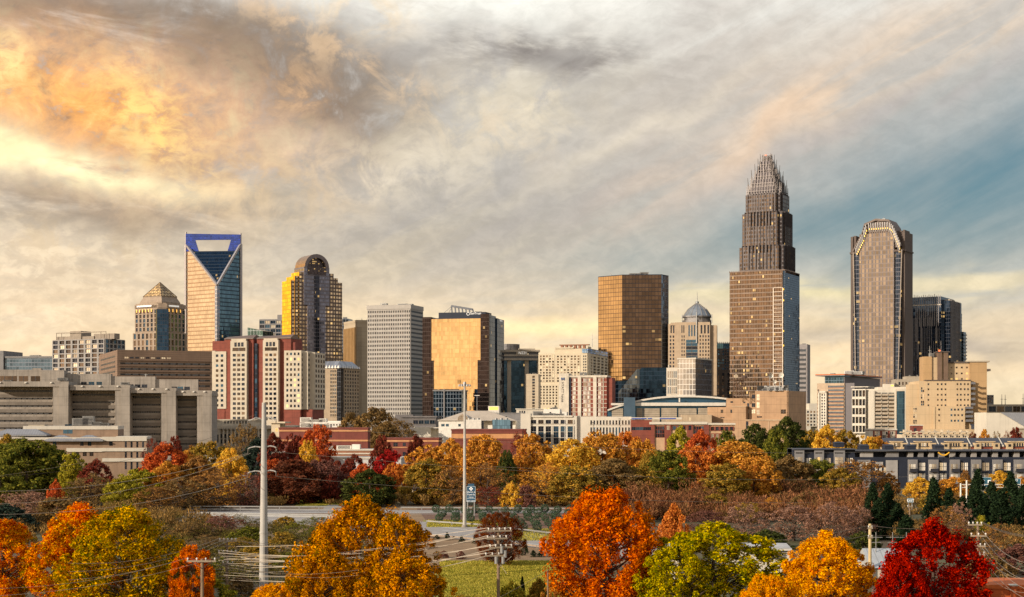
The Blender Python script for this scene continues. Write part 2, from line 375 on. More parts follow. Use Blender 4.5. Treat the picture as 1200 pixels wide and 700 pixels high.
# window panes: shared unit meshes (1 x 1, facing -Y) with a centre bar
def pane_mesh(name, glass_m, frame_m, bars=(1, 1)):
    b = MB(); b.face([(-.5, 0, -.5), (.5, 0, -.5), (.5, 0, .5), (-.5, 0, .5)], 0)
    for i in range(bars[0]):
        x = -.5+(i+1)/(bars[0]+1); b.box(x-.03, x+.03, -.06, -.005, -.5, .5, 1)
    for i in range(bars[1]):
        z = -.5+(i+1)/(bars[1]+1); b.box(-.5, .5, -.05, -.004, z-.02, z+.02, 1)
    o = b.build(name, [glass_m, frame_m]); me = o.data; bpy.data.objects.remove(o); return me
def glassmat(name, tint, rough=.08, metal=.75, lit=0):
    m, t, out = mat(name); oi = t.n('ShaderNodeObjectInfo'); geo = t.n('ShaderNodeNewGeometry')
    rnd = t.m('ADD', oi.outputs['Random'], geo.outputs['Random Per Island'])
    rnd = t.m('FRACT', t.m('MULTIPLY', rnd, 7.31))
    wn = t.n('ShaderNodeTexWhiteNoise', {1: rnd}, noise_dimensions='1D')
    off = t.n('ShaderNodeVectorMath', {0: t.n('ShaderNodeVectorMath', {0: wn.outputs[1], 1: (.5, .5, .5)}, operation='SUBTRACT').outputs[0], 'Scale': .05}, operation='SCALE').outputs[0]
    nn = t.n('ShaderNodeVectorMath', {0: geo.outputs['Normal'], 1: off}, operation='ADD').outputs[0]
    nn = t.n('ShaderNodeVectorMath', {0: nn}, operation='NORMALIZE').outputs[0]
    col = t.n('ShaderNodeHueSaturation', dict(Color=lin(*tint), Value=t.mr(rnd, 0, 1, .55, 1.35))).outputs[0]
    b = t.n('ShaderNodeBsdfPrincipled', {'Base Color': col, 'Roughness': rough, 'Metallic': metal, 'Normal': nn})
    if lit: t.set(b.inputs['Emission Color'], (1, .62, .2)); t.set(b.inputs['Emission Strength'], lit)
    t.L.new(b.outputs[0], out.inputs[0]); return m
GL = dict(dark=glassmat('glass_dark', (44, 50, 62), .1, .5), blue=glassmat('glass_blue', (60, 92, 116)), warm=glassmat('glass_warm', (132, 112, 92)),
          bright=glassmat('glass_bright', (232, 214, 186), .2, .6), lit=glassmat('glass_lit', (230, 190, 120), .4, .2, .6), brown=glassmat('glass_brown', (92, 78, 66)),
          black=glassmat('glass_black', (24, 24, 28), .2, .2), curt=glassmat('glass_curtained', (224, 214, 194), .4, .0))
FR = plain('window_frame_metal', (80, 78, 76), .5, .3)
PANES = {k: pane_mesh('pane_'+k, m, FR) for k, m in GL.items()}
PANES_STRIP = {k: pane_mesh('strip_'+k, m, FR, (11, 0)) for k, m in GL.items()}

class Bld:
    """A building: origin at its nearest corner pc (photo column) at distance D, turned th degrees. Local x along the front, y into depth."""
    def __init__(s, name, label, cat, D, th, pc, pf, ps=None, dep=None, group=None):
        s.D, s.th = D, R(th); s.B = (gx(pc, D), D); c, sn = math.cos(s.th), math.sin(s.th); s.c, s.s = c, sn
        s.root = empty(name, (s.B[0], D, 0), s.th, label, cat, group)
        w = s.lx(pf); s.x0, s.x1 = min(0, w), max(0, w)
        s.side = 'R' if pf < pc else 'L'
        if ps is not None: s.dep = s.ly(ps)
        else: s.dep = dep
        if not (3 < (s.dep or 10) < 95): print('DEP', name, pc, s.dep)
        s.w = MB(); s.wins = []; s.wm = None
    def lx(s, px, y=0):
        k = (px-600)/F; bx, by = s.B[0]-y*s.s, s.B[1]+y*s.c
        return (k*by-bx)/(s.c-k*s.s)
    def ly(s, px, x=0):
        k = (px-600)/F; bx, by = s.B[0]+x*s.c, s.B[1]+x*s.s
        return (k*by-bx)/(-s.s-k*s.c)
    def z(s, py): return gz(py, s.D)
    def edge(s, f, y=0):
        x0, x1, d = s.x0, s.x1, s.dep
        return {'F': ((x0, y), (x1, y)), 'R': ((x1, 0), (x1, d)), 'L': ((x0, d), (x0, 0))}[f]
    def grid(s, p0, p1, z0, z1, cols, rows, fw=.6, fh=.6, dep=.3, kinds=('dark',), name='window', strip=False, frame=True, mb=None, mi=0):
        mb = mb or s.w
        d = Vector((p1[0]-p0[0], p1[1]-p0[1])); L = d.length; u = d/L; nrm = Vector((u.y, -u.x)); ang = math.atan2(u.y, u.x)
        cw, ch = L/cols, (z1-z0)/rows; pw, sh = cw*(1-fw), ch*(1-fh)
        if frame and dep > 0:
            for i in range(cols+1):
                a, b = max(0, i*cw-pw/2), min(L, i*cw+pw/2)
                if b-a > .02: mb.edge(p0, p1, dep, z0, z1, mi, a, b)
            for j in range(rows+1):
                a, b = max(z0, z0+j*ch-sh/2), min(z1, z0+j*ch+sh/2)
                if b-a > .02: mb.edge(p0, p1, dep-.05, a, b, mi, .01, L-.01)
        for j in range(rows):
            for i in range(cols):
                q = (p0[0]+u.x*(i+.5)*cw+nrm.x*.02, p0[1]+u.y*(i+.5)*cw+nrm.y*.02, z0+(j+.5)*ch)
                s.wins.append((cw*fw*ch*fh, q, cw*fw, ch*fh, ang, random.choice(kinds), name, strip))
    def gpx(s, f, pa, pb, pyt, pyb, cols, rows, **kw):
        z0, z1 = s.z(pyb), s.z(pyt)
        if f == 'F':
            y = kw.pop('y', 0); return s.grid((s.lx(pa, y), y), (s.lx(pb, y), y), z0, z1, cols, rows, **kw)
        if f == 'R':
            x = kw.pop('x', s.x1); return s.grid((x, s.ly(pa, x)), (x, s.ly(pb, x)), z0, z1, cols, rows, **kw)
        x = kw.pop('x', s.x0); return s.grid((x, s.ly(pa, x)), (x, s.ly(pb, x)), z0, z1, cols, rows, **kw)
    def vol(s, pa, pb, pyt, pyb=None, y0=0, y1=None, mb=None, mi=0):
        y1 = s.dep if y1 is None else y1; z0 = 0 if pyb is None else s.z(pyb)
        (mb or s.w).box(s.lx(pa, y0), s.lx(pb, y0), y0, y1, z0, s.z(pyt), mi)
    def part(s, name, mb, mats, parent=None, **kw): return mb.build(name, mats, parent or s.root, **kw)
    def finish(s, wallmat, cap=100, wall_name='wall'):
        if s.w.f: s.part(wall_name, s.w, wallmat)
        byn = {}
        for w in s.wins: byn.setdefault(w[6], []).append(w)
        for nme, L in byn.items():
            L.sort(key=lambda w: -w[0])
            for k, (a, q, w_, h_, ang, kind, _, strip) in enumerate(L[:cap]):
                me = (PANES_STRIP if strip else PANES)[kind]
                o = bpy.data.objects.new(nme, me); COL.objects.link(o); o.parent = s.root
                o.location = q; o.rotation_euler = (0, 0, ang); o.scale = (w_, 1, h_)
            if len(L) > cap:
                mb = MB(); ks = list(GL)
                for a, q, w_, h_, ang, kind, _, strip in L[cap:]:
                    u = Vector((math.cos(ang), math.sin(ang), 0))*w_/2; v = Vector((0, 0, h_/2)); q = Vector(q)
                    mb.face([q-u-v, q+u-v, q+u+v, q-u+v], ks.index(kind))
                o = s.part(nme, mb, [GL[k] for k in ks]); o['kind'] = 'stuff'
    def hvac(s, items, m=None, y=None):
        """rooftop units: (px, py_roof, width m, height m, depth m)"""
        for px, py, w, h, d in items:
            b = MB(); yy = s.dep*.35 if y is None else y; x = s.lx(px, yy); z = s.z(py)
            b.box(x-w/2, x+w/2, yy, yy+d, z, z+h); b.box(x-w/2-.1, x+w/2+.1, yy-.1, yy+d+.1, z+h*.96, z+h)
            for i in range(5): b.box(x-w*.42, x+w*.42, yy-.12, yy-.01, z+h*(.12+i*.16), z+h*(.19+i*.16), 1)
            s.part('rooftop_unit', b, [m or METAL, DARKM])
    def mast(s, items, y=None):
        for px, py, py2 in items:
            b = MB(); yy = s.dep*.4 if y is None else y; x = s.lx(px, yy)
            b.tube((x, yy, s.z(py)-.5), (x, yy, s.z(py2)), .28, .12, 6); b.box(x-.9, x+.9, yy-.1, yy+.1, s.z(py2)*.5+s.z(py)*.5, s.z(py2)*.5+s.z(py)*.5+.25)
            s.part('antenna', b, METAL)

METAL = plain('galvanised_metal', (150, 148, 142), .5, .4)
DARKM = plain('dark_louvre', (52, 50, 50), .7)
WHITE = plain('white_paint', (224, 216, 200), .6)
ROOFG = wall('flat_roof_membrane', (146, 140, 130))
SIGNW = plain('white_sign_letters', (245, 240, 230), .5, 0, .35)
# ================================================================== BUILDINGS
concrete = wall('concrete', (158, 147, 132), .9, .2, .12, streaks=.26, lines=(7.5, 4.3, .16))
concrete_l = wall('concrete_light', (172, 158, 136), .9, .12, .1, streaks=.14, lines=(40, 7.2, .25))
beige = wall('beige_stucco', (196, 178, 150), .9, .09, .08, lines=(9, 4.0, .14))
stone = wall('limestone', (170, 156, 134), .85, .12, .15)
brown_st = wall('brown_stone', (128, 104, 84), .85, .14, .1, lines=(60, 1.6, .3))
tanbrick = wall('tan_brick', (172, 138, 104), .9, .14, .2, lines=(14, 4.5, .2))
redbrick = wall('red_brick', (132, 70, 54), .9, .16, .3, lines=(400, 3.0, .2))
redbrick2 = wall('red_brick_dark', (120, 62, 50), .9, .18, .3)
white_c = wall('white_precast', (206, 196, 176), .85, .08, .1)
slate = wall('slate_roof', (72, 74, 80), .8, .2, .6, lines=(1.2, .8, .1))
darkgrey = wall('dark_panel', (28, 34, 48), .7, .14, .3)
midgrey = wall('grey_panel', (128, 124, 120), .8, .12, .3)
charcoal = wall('charcoal_panel', (74, 76, 82), .7, .12, .1)

# --- far left: low blue glass building
b = Bld('office_building', 'low blue-grey glass building at the far left edge of the skyline', 'building', 1400, -6, 66, -25, dep=40)
g = MB(); b.vol(6, 66, 419, mb=g); b.part('glass_wall', g, curtain('cw_bluelow', (96, 118, 136), 3, 3.4, .3, .8, (110, 116, 122), metal=.7))
b.vol(-25, 4, 411, y0=-2); b.vol(5, 67, 417.5, 419.5, y0=-1)
b.finish(midgrey); b.hvac([(40, 418, 9, 2, 6)])

# --- balconied hotel with rooftop frame
b = Bld('hotel_building', 'boxy grey hotel with balcony grid and open rooftop frame left of pyramid tower', 'building', 1350, -27, 123, 62, 146)
b.vol(62, 123, 397)
b.gpx('F', 62, 123, 397.5, 446, 8, 9, fw=.72, fh=.74, dep=.9, kinds=('dark', 'warm', 'brown', 'bright'))
b.gpx('R', 123, 146, 397.5, 446, 5, 9, fw=.74, fh=.72, dep=.7, kinds=('blue', 'dark', 'blue'))
b.finish(wall('hotel_frame', (150, 144, 136)))
m = MB(); z = b.z(397)
for px in (66, 72, 118, 124): m.box(b.lx(px, 4)-.2, b.lx(px, 4)+.2, 4, 4.4, z, b.z(388))
m.box(b.lx(66, 4), b.lx(124, 4), 4, 4.5, b.z(389), b.z(388)); m.box(b.lx(82, 5), b.lx(95, 5), 5, 18, z, b.z(386.5)); m.box(b.lx(110, 7), b.lx(134, 7), 7, 14, z, b.z(390.5))
m.box(b.lx(66, 6), b.lx(82, 6), 6, 14, z, b.z(392.5)); m.box(b.lx(95, 6), b.lx(110, 6), 6, 14, z, b.z(393))
b.part('roof_structure', m, wall('roof_struct', (150, 136, 118)))
b.hvac([(76, 396.5, 4, 3, 3), (103, 396.5, 4, 2.5, 3)])

# --- pyramid topped tower
b = Bld('office_tower', 'stone tower with gold-lit glass pyramid roof beside the portal-topped tower', 'skyscraper', 1480, -34, 190, 158, 217)
zc = b.z(389)
x0, x1, d = b.x0, b.x1, b.dep; ch = (x1-x0)*.16
def notch(x0, x1, d, ch): return [(x0, 0), (x1-ch, 0), (x1, ch), (x1, d), (x0, d)]
b.w.prism(notch(x0-2.5, x1+.0, d+2, ch), 0, zc); b.w.prism(notch(x0+.5, x1-.4, d-.5, ch), zc, b.z(357))
b.w.prism(notch(x0-.4, x1+.4, d+.4, ch), b.z(360.5), b.z(355.5)); b.w.prism(notch(x0+1.4, x1-1.2, d-1, ch), b.z(355.5), b.z(354.5))
for (za, zb, rows, off) in ((389.5, 436, 6, 0), (362, 388, 5, .5)):
    z1, z0 = b.z(za), b.z(zb)
    fx = x0-2.5 if off == 0 else x0+.5
    b.grid((fx, 0 if off else 0), (x1-ch, 0), z0, z1, 6, rows, fw=.55, fh=.8, dep=.4, kinds=('blue', 'brown', 'dark', 'warm'))
    b.grid((x1-(.4 if off else 0), ch), (x1-(.4 if off else 0), d), z0, z1, 5, rows, fw=.55, fh=.8, dep=.4, kinds=('blue', 'blue', 'dark'))
b.finish(wall('rosy_granite', (158, 138, 116)))
g = MB(); c0 = (x1-ch*1.25, -1.5); c1 = (x1+1.5, ch*1.25)
g.prism([(x1-ch*1.3, -.7), (x1-ch*.9, -1.6), (x1+1.6, ch*.9), (x1+.7, ch*1.3), (x1-ch, ch)], 0, b.z(362))
b.part('corner_bay', g, curtain('cw_pyr', (44, 70, 98), 2.2, 3.6, .25, .5, (60, 66, 76)))
cx, cyy = (x0+x1)/2, d/2; hw = (x1-x0)*.47; hd = d*.47
m = MB(); A = [(cx-hw*.86, cyy-hd*.86), (cx+hw*.86, cyy-hd*.86), (cx+hw*.86, cyy+hd*.86), (cx-hw*.86, cyy+hd*.86)]
Bq = [(cx-hw*.72, cyy-hd*.72), (cx+hw*.72, cyy-hd*.72), (cx+hw*.72, cyy+hd*.72), (cx-hw*.72, cyy+hd*.72)]
m.prism(A, b.z(355), b.z(353)); m.loft(A, b.z(353), Bq, b.z(347.5)); m.loft(Bq, b.z(347.5), Bq, b.z(346), cap=True); b.part('roof_base', m, wall('rosy_granite', (0, 0, 0)))
apex = (cx, cyy); m = MB(); za, zt = b.z(346), b.z(328.5)
for i in range(4):
    p, q = Bq[i], Bq[(i+1) % 4]; m.face([(*p, za), (*q, za), (*apex, zt)])
b.part('pyramid_glass', m, curtain('cw_pyramid', (226, 186, 124), 3, 3, .3, .3, (84, 66, 48), lit=.0, metal=.25, rough=.25, tilt=.12, var=.5))
m = MB(); N = 5
for i in range(4):
    p, q = Vector((*Bq[i], za)), Vector((*Bq[(i+1) % 4], za)); a = Vector((*apex, zt))
    m.bar(p, a, .5)
    for j in range(N):
        t0, t1 = j/N, (j+1)/N
        m.bar(p.lerp(q, t0), a.lerp(q, 1-(1-t0)) if False else q.lerp(a, 1-t0), .28); m.bar(q.lerp(p, t0), p.lerp(a, 1-t0), .28)
        m.bar(p.lerp(a, t0), q.lerp(a, t0), .28)
b.part('pyramid_frame', m, plain('pyramid_bars', (92, 74, 56), .6, .3))
m = MB()
for i in range(14): m.box(x0+4+i*1.5, x0+5.1+i*1.5, -1.1, -.7, b.z(358.8), b.z(357))
for i in range(9): m.box(x1+.7, x1+1.1, ch+2+i*1.5, ch+3.1+i*1.5, b.z(358.8), b.z(357))
b.part('roof_sign', m, SIGNW)
m = MB()
for i in range(6): m.box(x0+3+i*4.2, x0+3.7+i*4.2, -.9, -.45, b.z(365), b.z(361.5))
for i in range(4): m.box(x1+.45, x1+.9, ch+2+i*5, ch+2.7+i*5, b.z(365), b.z(361.5))
b.part('cornice_light', m, plain('lamp_gold', (255, 190, 90), .5, 0, 1.0))

# --- portal topped tower (tallest of the left group)
b = Bld('skyscraper', 'tall glass tower with a V-cut corner and blue-lit open portal frame on top', 'skyscraper', 1600, -38, 254.5, 218, 282)
x0, d = b.x0, b.dep
zV, zR, zS, zT = b.z(334), b.z(291.5), b.z(283), b.z(270)
tA = (zR-zV)/(zS-zV)
A = (x0, 0); C = (0, d); Pn = (0, 0)
At = (x0*tA, 0); Ct = (0, d*tA)
def lp(a, q, t): return (a[0]+(q[0]-a[0])*t, a[1]+(q[1]-a[1])*t)
gold = curtain('cw_portal_sunset_tint', (232, 214, 186), 1.6, 4.3, .12, 1.25, (150, 122, 92), .6, var=.14, sp_tint=(150, 118, 86), tilt=.015)  # sunset sky reflection is put into the west face's tint and frames
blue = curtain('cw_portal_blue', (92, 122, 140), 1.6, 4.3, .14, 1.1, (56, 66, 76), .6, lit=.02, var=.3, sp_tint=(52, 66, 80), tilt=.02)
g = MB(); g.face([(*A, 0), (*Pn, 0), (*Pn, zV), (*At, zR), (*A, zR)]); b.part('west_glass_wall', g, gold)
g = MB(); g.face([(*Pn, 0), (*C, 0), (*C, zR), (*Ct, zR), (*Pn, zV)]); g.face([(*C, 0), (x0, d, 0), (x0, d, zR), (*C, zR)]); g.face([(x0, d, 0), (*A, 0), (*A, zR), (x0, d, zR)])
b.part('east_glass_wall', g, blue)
g = MB(); g.face([(*Pn, zV), (*Ct, zR), (*At, zR)]); b.part('notch_glass_wall', g, curtain('cw_notch', (42, 62, 78), 1.8, 3.6, .1, .8, (46, 58, 68), .5, lit=.05, lit_e=.5, var=.3))
g = MB(); g.face([(*At, zR), (*Ct, zR), (*C, zR), (x0, d, zR), (*A, zR)]); b.part('roof', g, ROOFG)
m = MB(); fw = 2.2
for p, q in (((*A, zS), (*Pn, zV)), ((*C, zS), (*Pn, zV))): m.tube(p, q, 1.5, 1.5, 4)
for p in (A, C): m.prism([(p[0]-fw*.6, p[1]-fw*.6), (p[0]+fw*.6, p[1]-fw*.6), (p[0]+fw*.6, p[1]+fw*.6), (p[0]-fw*.6, p[1]+fw*.6)], 0, zS)
b.part('edge_trim', m, plain('silver_trim', (176, 168, 164), .4, .5))
m = MB(); m.prism([(-2.6, -1.0), (1.0, -1.0), (1.0, 2.6), (-2.6, 2.6)], 0, zV-1); b.part('corner_column', m, curtain('cw_cornercol', (120, 136, 160), 1.2, 4.3, .5, 1.2, (170, 164, 160), .3))
m = MB(); dv = Vector((C[0]-A[0], C[1]-A[1])).normalized(); nv = Vector((dv.y, -dv.x))
def diag(p, t): return (p[0]+nv.x*t, p[1]+nv.y*t)
def quadbar(pts, th): # pts: list of (2D plan point, z), polygon extruded along the diagonal plane normal
    m.face([(*diag(p, th), z) for p, z in pts]); m.face([(*diag(p, -th), z) for p, z in reversed(pts)])
    for i in range(len(pts)):
        (p, za), (q, zb) = pts[i], pts[(i+1) % len(pts)]
        m.face([(*diag(p, th), za), (*diag(p, -th), za), (*diag(q, -th), zb), (*diag(q, th), zb)])
zB = b.z(277.6)
a1, c1 = lp(A, C, .0), lp(A, C, 1.0)
quadbar([(A, zB), (C, zB), (C, zT-1.5), (A, zT)], 1.3)
quadbar([(A, zR), (lp(A, C, .235), zR), (lp(A, C, .17), zB+.01), (A, zB+.01)], 1.28)
quadbar([(lp(A, C, .765), zR), (C, zR), (C, zB+.01), (lp(A, C, .83), zB+.01)], 1.28)
b.part('portal_frame', m, curtain('portal_panels', (44, 66, 140), 2.2, 2.2, .3, .3, (64, 84, 150), .3, lit=.5, lit_e=.3, metal=.2, rough=.3, lit_col=(.03, .08, .75)))
m = MB(); m.tube((*A, zT-1), (*C, zT-2.5), .9, .9, 4); m.box(A[0]-.7, A[0]+.7, -.7, .7, zS, zT+2); m.box(-.7, .7, d-.7, d+.7, zS, zT); b.part('portal_coping', m, plain('silver_trim', (0, 0, 0)))
b.root['label'] = 'tall glass tower with a V-cut corner and blue-lit open portal frame on top'

# --- brown courthouse with long window bands
b = Bld('courthouse', 'long brown stone building with horizontal window bands behind concrete jail', 'building', 1100, 22, 137.5, 250, 116)
b.vol(137.5, 250, 410)
for (pa, pb, py, h) in ((145, 246, 420.5, 3.2), (141, 246, 426.5, 1.9), (141, 246, 433, 1.9), (141, 246, 439.5, 1.9), (141, 246, 446, 1.9), (141, 246, 452.5, 1.9), (141, 246, 459, 1.9)):
    if py == 420.5:
        for k in range(9): b.gpx('F', 146+k*6.2, 150.5+k*6.2, 418.2, 420, 1, 1, fw=.98, fh=.98, dep=0, kinds=('dark', 'bright'))
        continue
    b.gpx('F', pa, pb, py-h, py+h*.25, 1, 1, fw=1, fh=.94, dep=.0, kinds=('black',), name='window_band', strip=True)
for py in (418, 424.5, 430, 436, 442): b.gpx('L', 118, 135, py-2.2, py, 1, 1, fw=1, fh=.94, dep=0, kinds=('black',), name='window_band', strip=True)
for py in (423, 429.5, 436, 442.5, 449): b.w.edge((b.x0, 0), (b.x1, 0), .5, b.z(py)+.1, b.z(py-1.2), 0, 1)
b.finish(brown_st); b.mast([(238, 410, 405)]); b.hvac([(160, 410, 10, 1.2, 5), (225, 410, 8, 1, 5)])

# --- concrete jail, four stepped blocks
b = Bld('jail_building', 'huge grey concrete jail with four stepped blocks and dark window slits at left', 'building', 750, 5, 248, -20, dep=22)
def jail_block(pa, pm, pb, pt, y, slits):
    b.w.box(b.lx(pa, y), b.lx(pm, y), y, 22, 0, b.z(pt+3.5)); b.w.box(b.lx(pm, y-8), b.lx(pb, y-8), y-8, 21.6, 0, b.z(pt+3.2)); b.w.box(b.lx(pa, y-8.4)-.1, b.lx(pb, y-8.4)+.2, y-8.4, 21.3, b.z(pt+6), b.z(pt))
    b.w.box(b.lx(pb, y-9)-4.4, b.lx(pb, y-9), y-9, y-6, 0, b.z(pt+3.4))
    for k in range(8):
        py = pt+10.2+k*8.6
        b.gpx('F', pa+3, pm-1, py-.6, py+1.8, 1, 1, fw=1, fh=1, dep=0, y=y, kinds=('black',), name='window_slit', strip=True)
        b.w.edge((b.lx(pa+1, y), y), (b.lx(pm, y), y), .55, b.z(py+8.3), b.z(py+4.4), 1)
    for k in range(3):
        q = b.lx(pa+(pb-pa)*(.2+.3*k), y-8.6)
        l_ = MB(); l_.box(q-.5, q+.5, y-8.9, y-8.45, b.z(pt+1.6)-.35, b.z(pt+1.6)+.35); l_.box(q-.15, q+.15, y-9.3, y-8.9, b.z(pt+1.6)-.2, b.z(pt+1.6)+.1); b.part('flood_light', l_, WHITE)
jail_block(-20, 62, 80, 448, 0, 6); jail_block(82, 135, 152, 452, 1.2, 6); jail_block(152, 189, 206, 455, 2.4, 6); jail_block(206, 231, 248, 458, 3.6, 6)
b.w.box(b.lx(-20, 14), b.lx(49, 14), 14, 21, 0, b.z(433)); b.w.box(b.lx(49, 12), b.lx(75, 12), 12, 21.2, 0, b.z(433.6)); b.w.box(b.lx(40, 20), b.lx(50, 20), 16, 20, 0, b.z(431))
b.w.box(b.lx(75, 16), b.lx(130, 16), 16, 20.8, 0, b.z(437.5)); b.w.box(b.lx(130, 17), b.lx(182, 17), 17, 20.7, 0, b.z(440.5)); b.w.box(b.lx(182, 18), b.lx(232, 18), 18, 20.6, 0, b.z(443.8))
for pa, py, y in ((0, 440, 14), (9, 440, 14), (22, 440, 14), (36, 440, 14)): b.gpx('F', pa, pa+11, 440.5, 447.5, 1, 1, fw=1, fh=1, dep=0, y=y, kinds=('brown',))
for pa, pt, y in ((95, 447, 16), (104, 447, 16), (113, 447, 16), (150, 450, 17), (158, 450, 17), (166, 450, 17), (201, 452.5, 18), (208, 452.5, 18), (216, 452.5, 18)):
    b.gpx('F', pa, pa+6.5, pt, pt+4, 1, 1, fw=1, fh=1, dep=0, y=y, kinds=('dark', 'blue'))
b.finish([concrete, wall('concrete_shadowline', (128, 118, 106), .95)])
b.hvac([(8, 448, 4, 1, 3), (73, 446, 5, 1.4, 4), (146, 450.8, 4, 1.2, 3)], y=8); b.mast([(171, 440, 437)], y=20)

# --- low institutional building in front of the jail
b = Bld('institutional_building', 'low tan building with white bands and grey hip roofs in front of jail', 'building', 560, 6, 172, -30, dep=26)
b.w.box(b.lx(-30), b.lx(172), 0, 26, 0, b.z(514.5))
b.w.box(b.lx(27, 9), b.lx(138, 9), 9, 24, 0, b.z(501.5))
for pa, pb, pt, pb2 in ((120, 172, 512, 517), (120, 172, 525, 529), (120, 172, 537, 541), (-30, 120, 512.5, 515.5), (78, 120, 525, 529.5)):
    b.w.edge((b.lx(pa), 0), (b.lx(pb), 0), .45, b.z(pb2), b.z(pt), 1)
b.w.box(b.lx(136), b.lx(172)+.3, -.3, 12, b.z(514.6), b.z(511.5), 1); b.w.box(b.lx(27, 8.7), b.lx(138, 8.7), 8.7, 24.2, b.z(503.6), b.z(499.5), 1)
b.gpx('F', 144, 171, 517, 524.5, 4, 1, fw=.34, fh=1, dep=0, kinds=('dark',)); b.gpx('F', 144, 171, 529.5, 536.5, 4, 1, fw=.34, fh=1, dep=0, kinds=('dark',)); b.gpx('F', 144, 171, 541.5, 550, 4, 1, fw=.34, fh=1, dep=0, kinds=('dark',))
for px in (37, 46, 62, 94, 103, 128): b.gpx('F', px, px+4, 517.5, 522.5, 1, 1, fw=1, fh=1, dep=0, kinds=('dark', 'blue', 'black'))
for px in (88, 97, 105): b.gpx('F', px, px+4.5, 529.5, 534.5, 1, 1, fw=1, fh=1, dep=0, kinds=('dark', 'brown'))
b.gpx('F', 74, 85, 502.5, 508.5, 1, 1, fw=1, fh=1, dep=0, y=9, kinds=('blue',)); b.gpx('F', 76, 84, 497.5, 501, 1, 1, fw=1, fh=1, dep=0, y=9.2, kinds=('blue',))
m = MB(); m.box(b.lx(33, 13), b.lx(52, 13), 13, 20, b.z(502), b.z(498)); b.part('penthouse', m, stone)
b.finish([wall('tan_masonry', (150, 124, 100), .9, .14, .4), white_c])
def hip(px0, px1, pe, pr, y0, y1, name='hip_roof', ov=.6):
    m = MB(); xa, xb = b.lx(px0, y0)-ov, b.lx(px1, y0)+ov; ya, yb = y0-ov, y1; ze, zr = b.z(pe), b.z(pr); dd = min((yb-ya)/2, (xb-xa)/2-.3)
    r = [(xa+dd, (ya+yb)/2), (xb-dd, (ya+yb)/2)]; e = [(xa, ya), (xb, ya), (xb, yb), (xa, yb)]
    m.face([(*e[0], ze), (*e[1], ze), (*r[1], zr), (*r[0], zr)]); m.face([(*e[1], ze), (*e[2], ze), (*r[1], zr)]); m.face([(*e[2], ze), (*e[3], ze), (*r[0], zr), (*r[1], zr)]); m.face([(*e[3], ze), (*e[0], ze), (*r[0], zr)])
    m.box(xa, xb, ya, yb, ze-.5, ze-.02); return b.part(name, m, wall('grey_metal_roof', (142, 140, 138), .6, .1, .3, lines=(.9, 50, .12)))
hip(54, 86, 515.6, 510, -1.4, 7); hip(86, 119, 515.6, 510, -1.6, 7); hip(-8, 53, 509.5, 503, .5, 9)
b.hvac([(94, 498.5, 6, 2.6, 4), (103, 498.5, 4, 3.4, 4), (113, 499, 3.4, 1.4, 3), (122, 499, 3, 1, 3)], y=12)

# --- brick and cream apartment towers
b = Bld('apartment_tower', 'red brick and cream apartment towers with small square windows in front of skyline', 'apartment tower', 900, -14, 343, 248, 368)
cream = wall('cream_precast', (196, 182, 158), .85, .08, .2)
ZB = 0
def ap(pa, pb, pt, y0, mi, pyb=None, y1=18): b.w.box(b.lx(pa, y0), b.lx(pb, y0), y0, y1, 0 if pyb is None else b.z(pyb), b.z(pt), mi)
ap(249, 345, 398, 6, 0); ap(263, 297, 395.5, 1.5, 0); ap(301, 341, 395.5, 1.5, 0)
ap(250, 265, 411, 1.0, 1, 479); ap(250.5, 264.5, 479, 1.5, 0)
ap(270, 289, 399, -1.2, 1); ap(308, 326, 398.5, -1.2, 1); ap(271, 288, 396.5, -1, 1, 399); ap(309, 325, 396.5, -1, 1, 398.5)
ap(333, 353, 411, -1.6, 1, 480); ap(334, 352, 480, -1, 0); ap(298.5, 301.5, 402, .6, 2)
b.gpx('F', 251.5, 263, 413, 478, 2, 11, fw=.5, fh=.52, dep=.14, y=.98, kinds=('dark', 'brown', 'blue'), frame=False)
b.gpx('F', 272, 287.5, 413, 493, 3, 14, fw=.66, fh=.55, dep=.14, y=-1.22, kinds=('dark', 'dark', 'brown', 'warm'), frame=False)
b.gpx('F', 310, 324.5, 413, 493, 3, 14, fw=.66, fh=.55, dep=.14, y=-1.22, kinds=('dark', 'dark', 'brown', 'warm'), frame=False)
b.gpx('F', 274, 286, 400.5, 406, 3, 1, fw=.7, fh=.9, dep=0, y=-1.22, kinds=('dark',)); b.gpx('F', 311, 323, 400.5, 406, 3, 1, fw=.7, fh=.9, dep=0, y=-1.22, kinds=('dark',))
b.gpx('F', 272, 288, 407, 411, 1, 1, fw=.95, fh=1, dep=0, y=-1.2, kinds=('brown',)); b.gpx('F', 310, 325, 407, 411, 1, 1, fw=.95, fh=1, dep=0, y=-1.2, kinds=('brown',))
b.gpx('F', 334.5, 352, 412, 479, 4, 11, fw=.5, fh=.5, dep=.14, y=-1.62, kinds=('dark', 'dark', 'brown', 'lit', 'blue'), frame=False)
b.gpx('F', 298.8, 301.2, 404, 494, 1, 16, fw=.9, fh=.8, dep=0, y=.55, kinds=('blue', 'dark'))
x1 = b.lx(353, -1.6)
b.w.box(x1-.1, x1+3, 1.2, 24, b.z(480), b.z(412), 1); b.w.box(x1+3, x1+6, 5, 22, b.z(480), b.z(413), 1); b.w.box(x1-.3, x1+5.6, 2, 21, 0, b.z(480), 0)
b.grid((x1+3, 1.4), (x1+3, 5), b.z(478), b.z(413), 1, 11, fw=.5, fh=.55, dep=0, kinds=('dark',)); b.grid((x1, -1.4), (x1, 1.2), b.z(478), b.z(413), 1, 11, fw=.5, fh=.55, dep=0, kinds=('dark',))
b.grid((x1+6, 5), (x1+6, 22), b.z(479), b.z(414), 4, 11, fw=.5, fh=.6, dep=0, kinds=('dark', 'brown'))
ap(330, 346, 401, 2.5, 3, y1=14); ap(248.5, 252, 410, 2, 1)
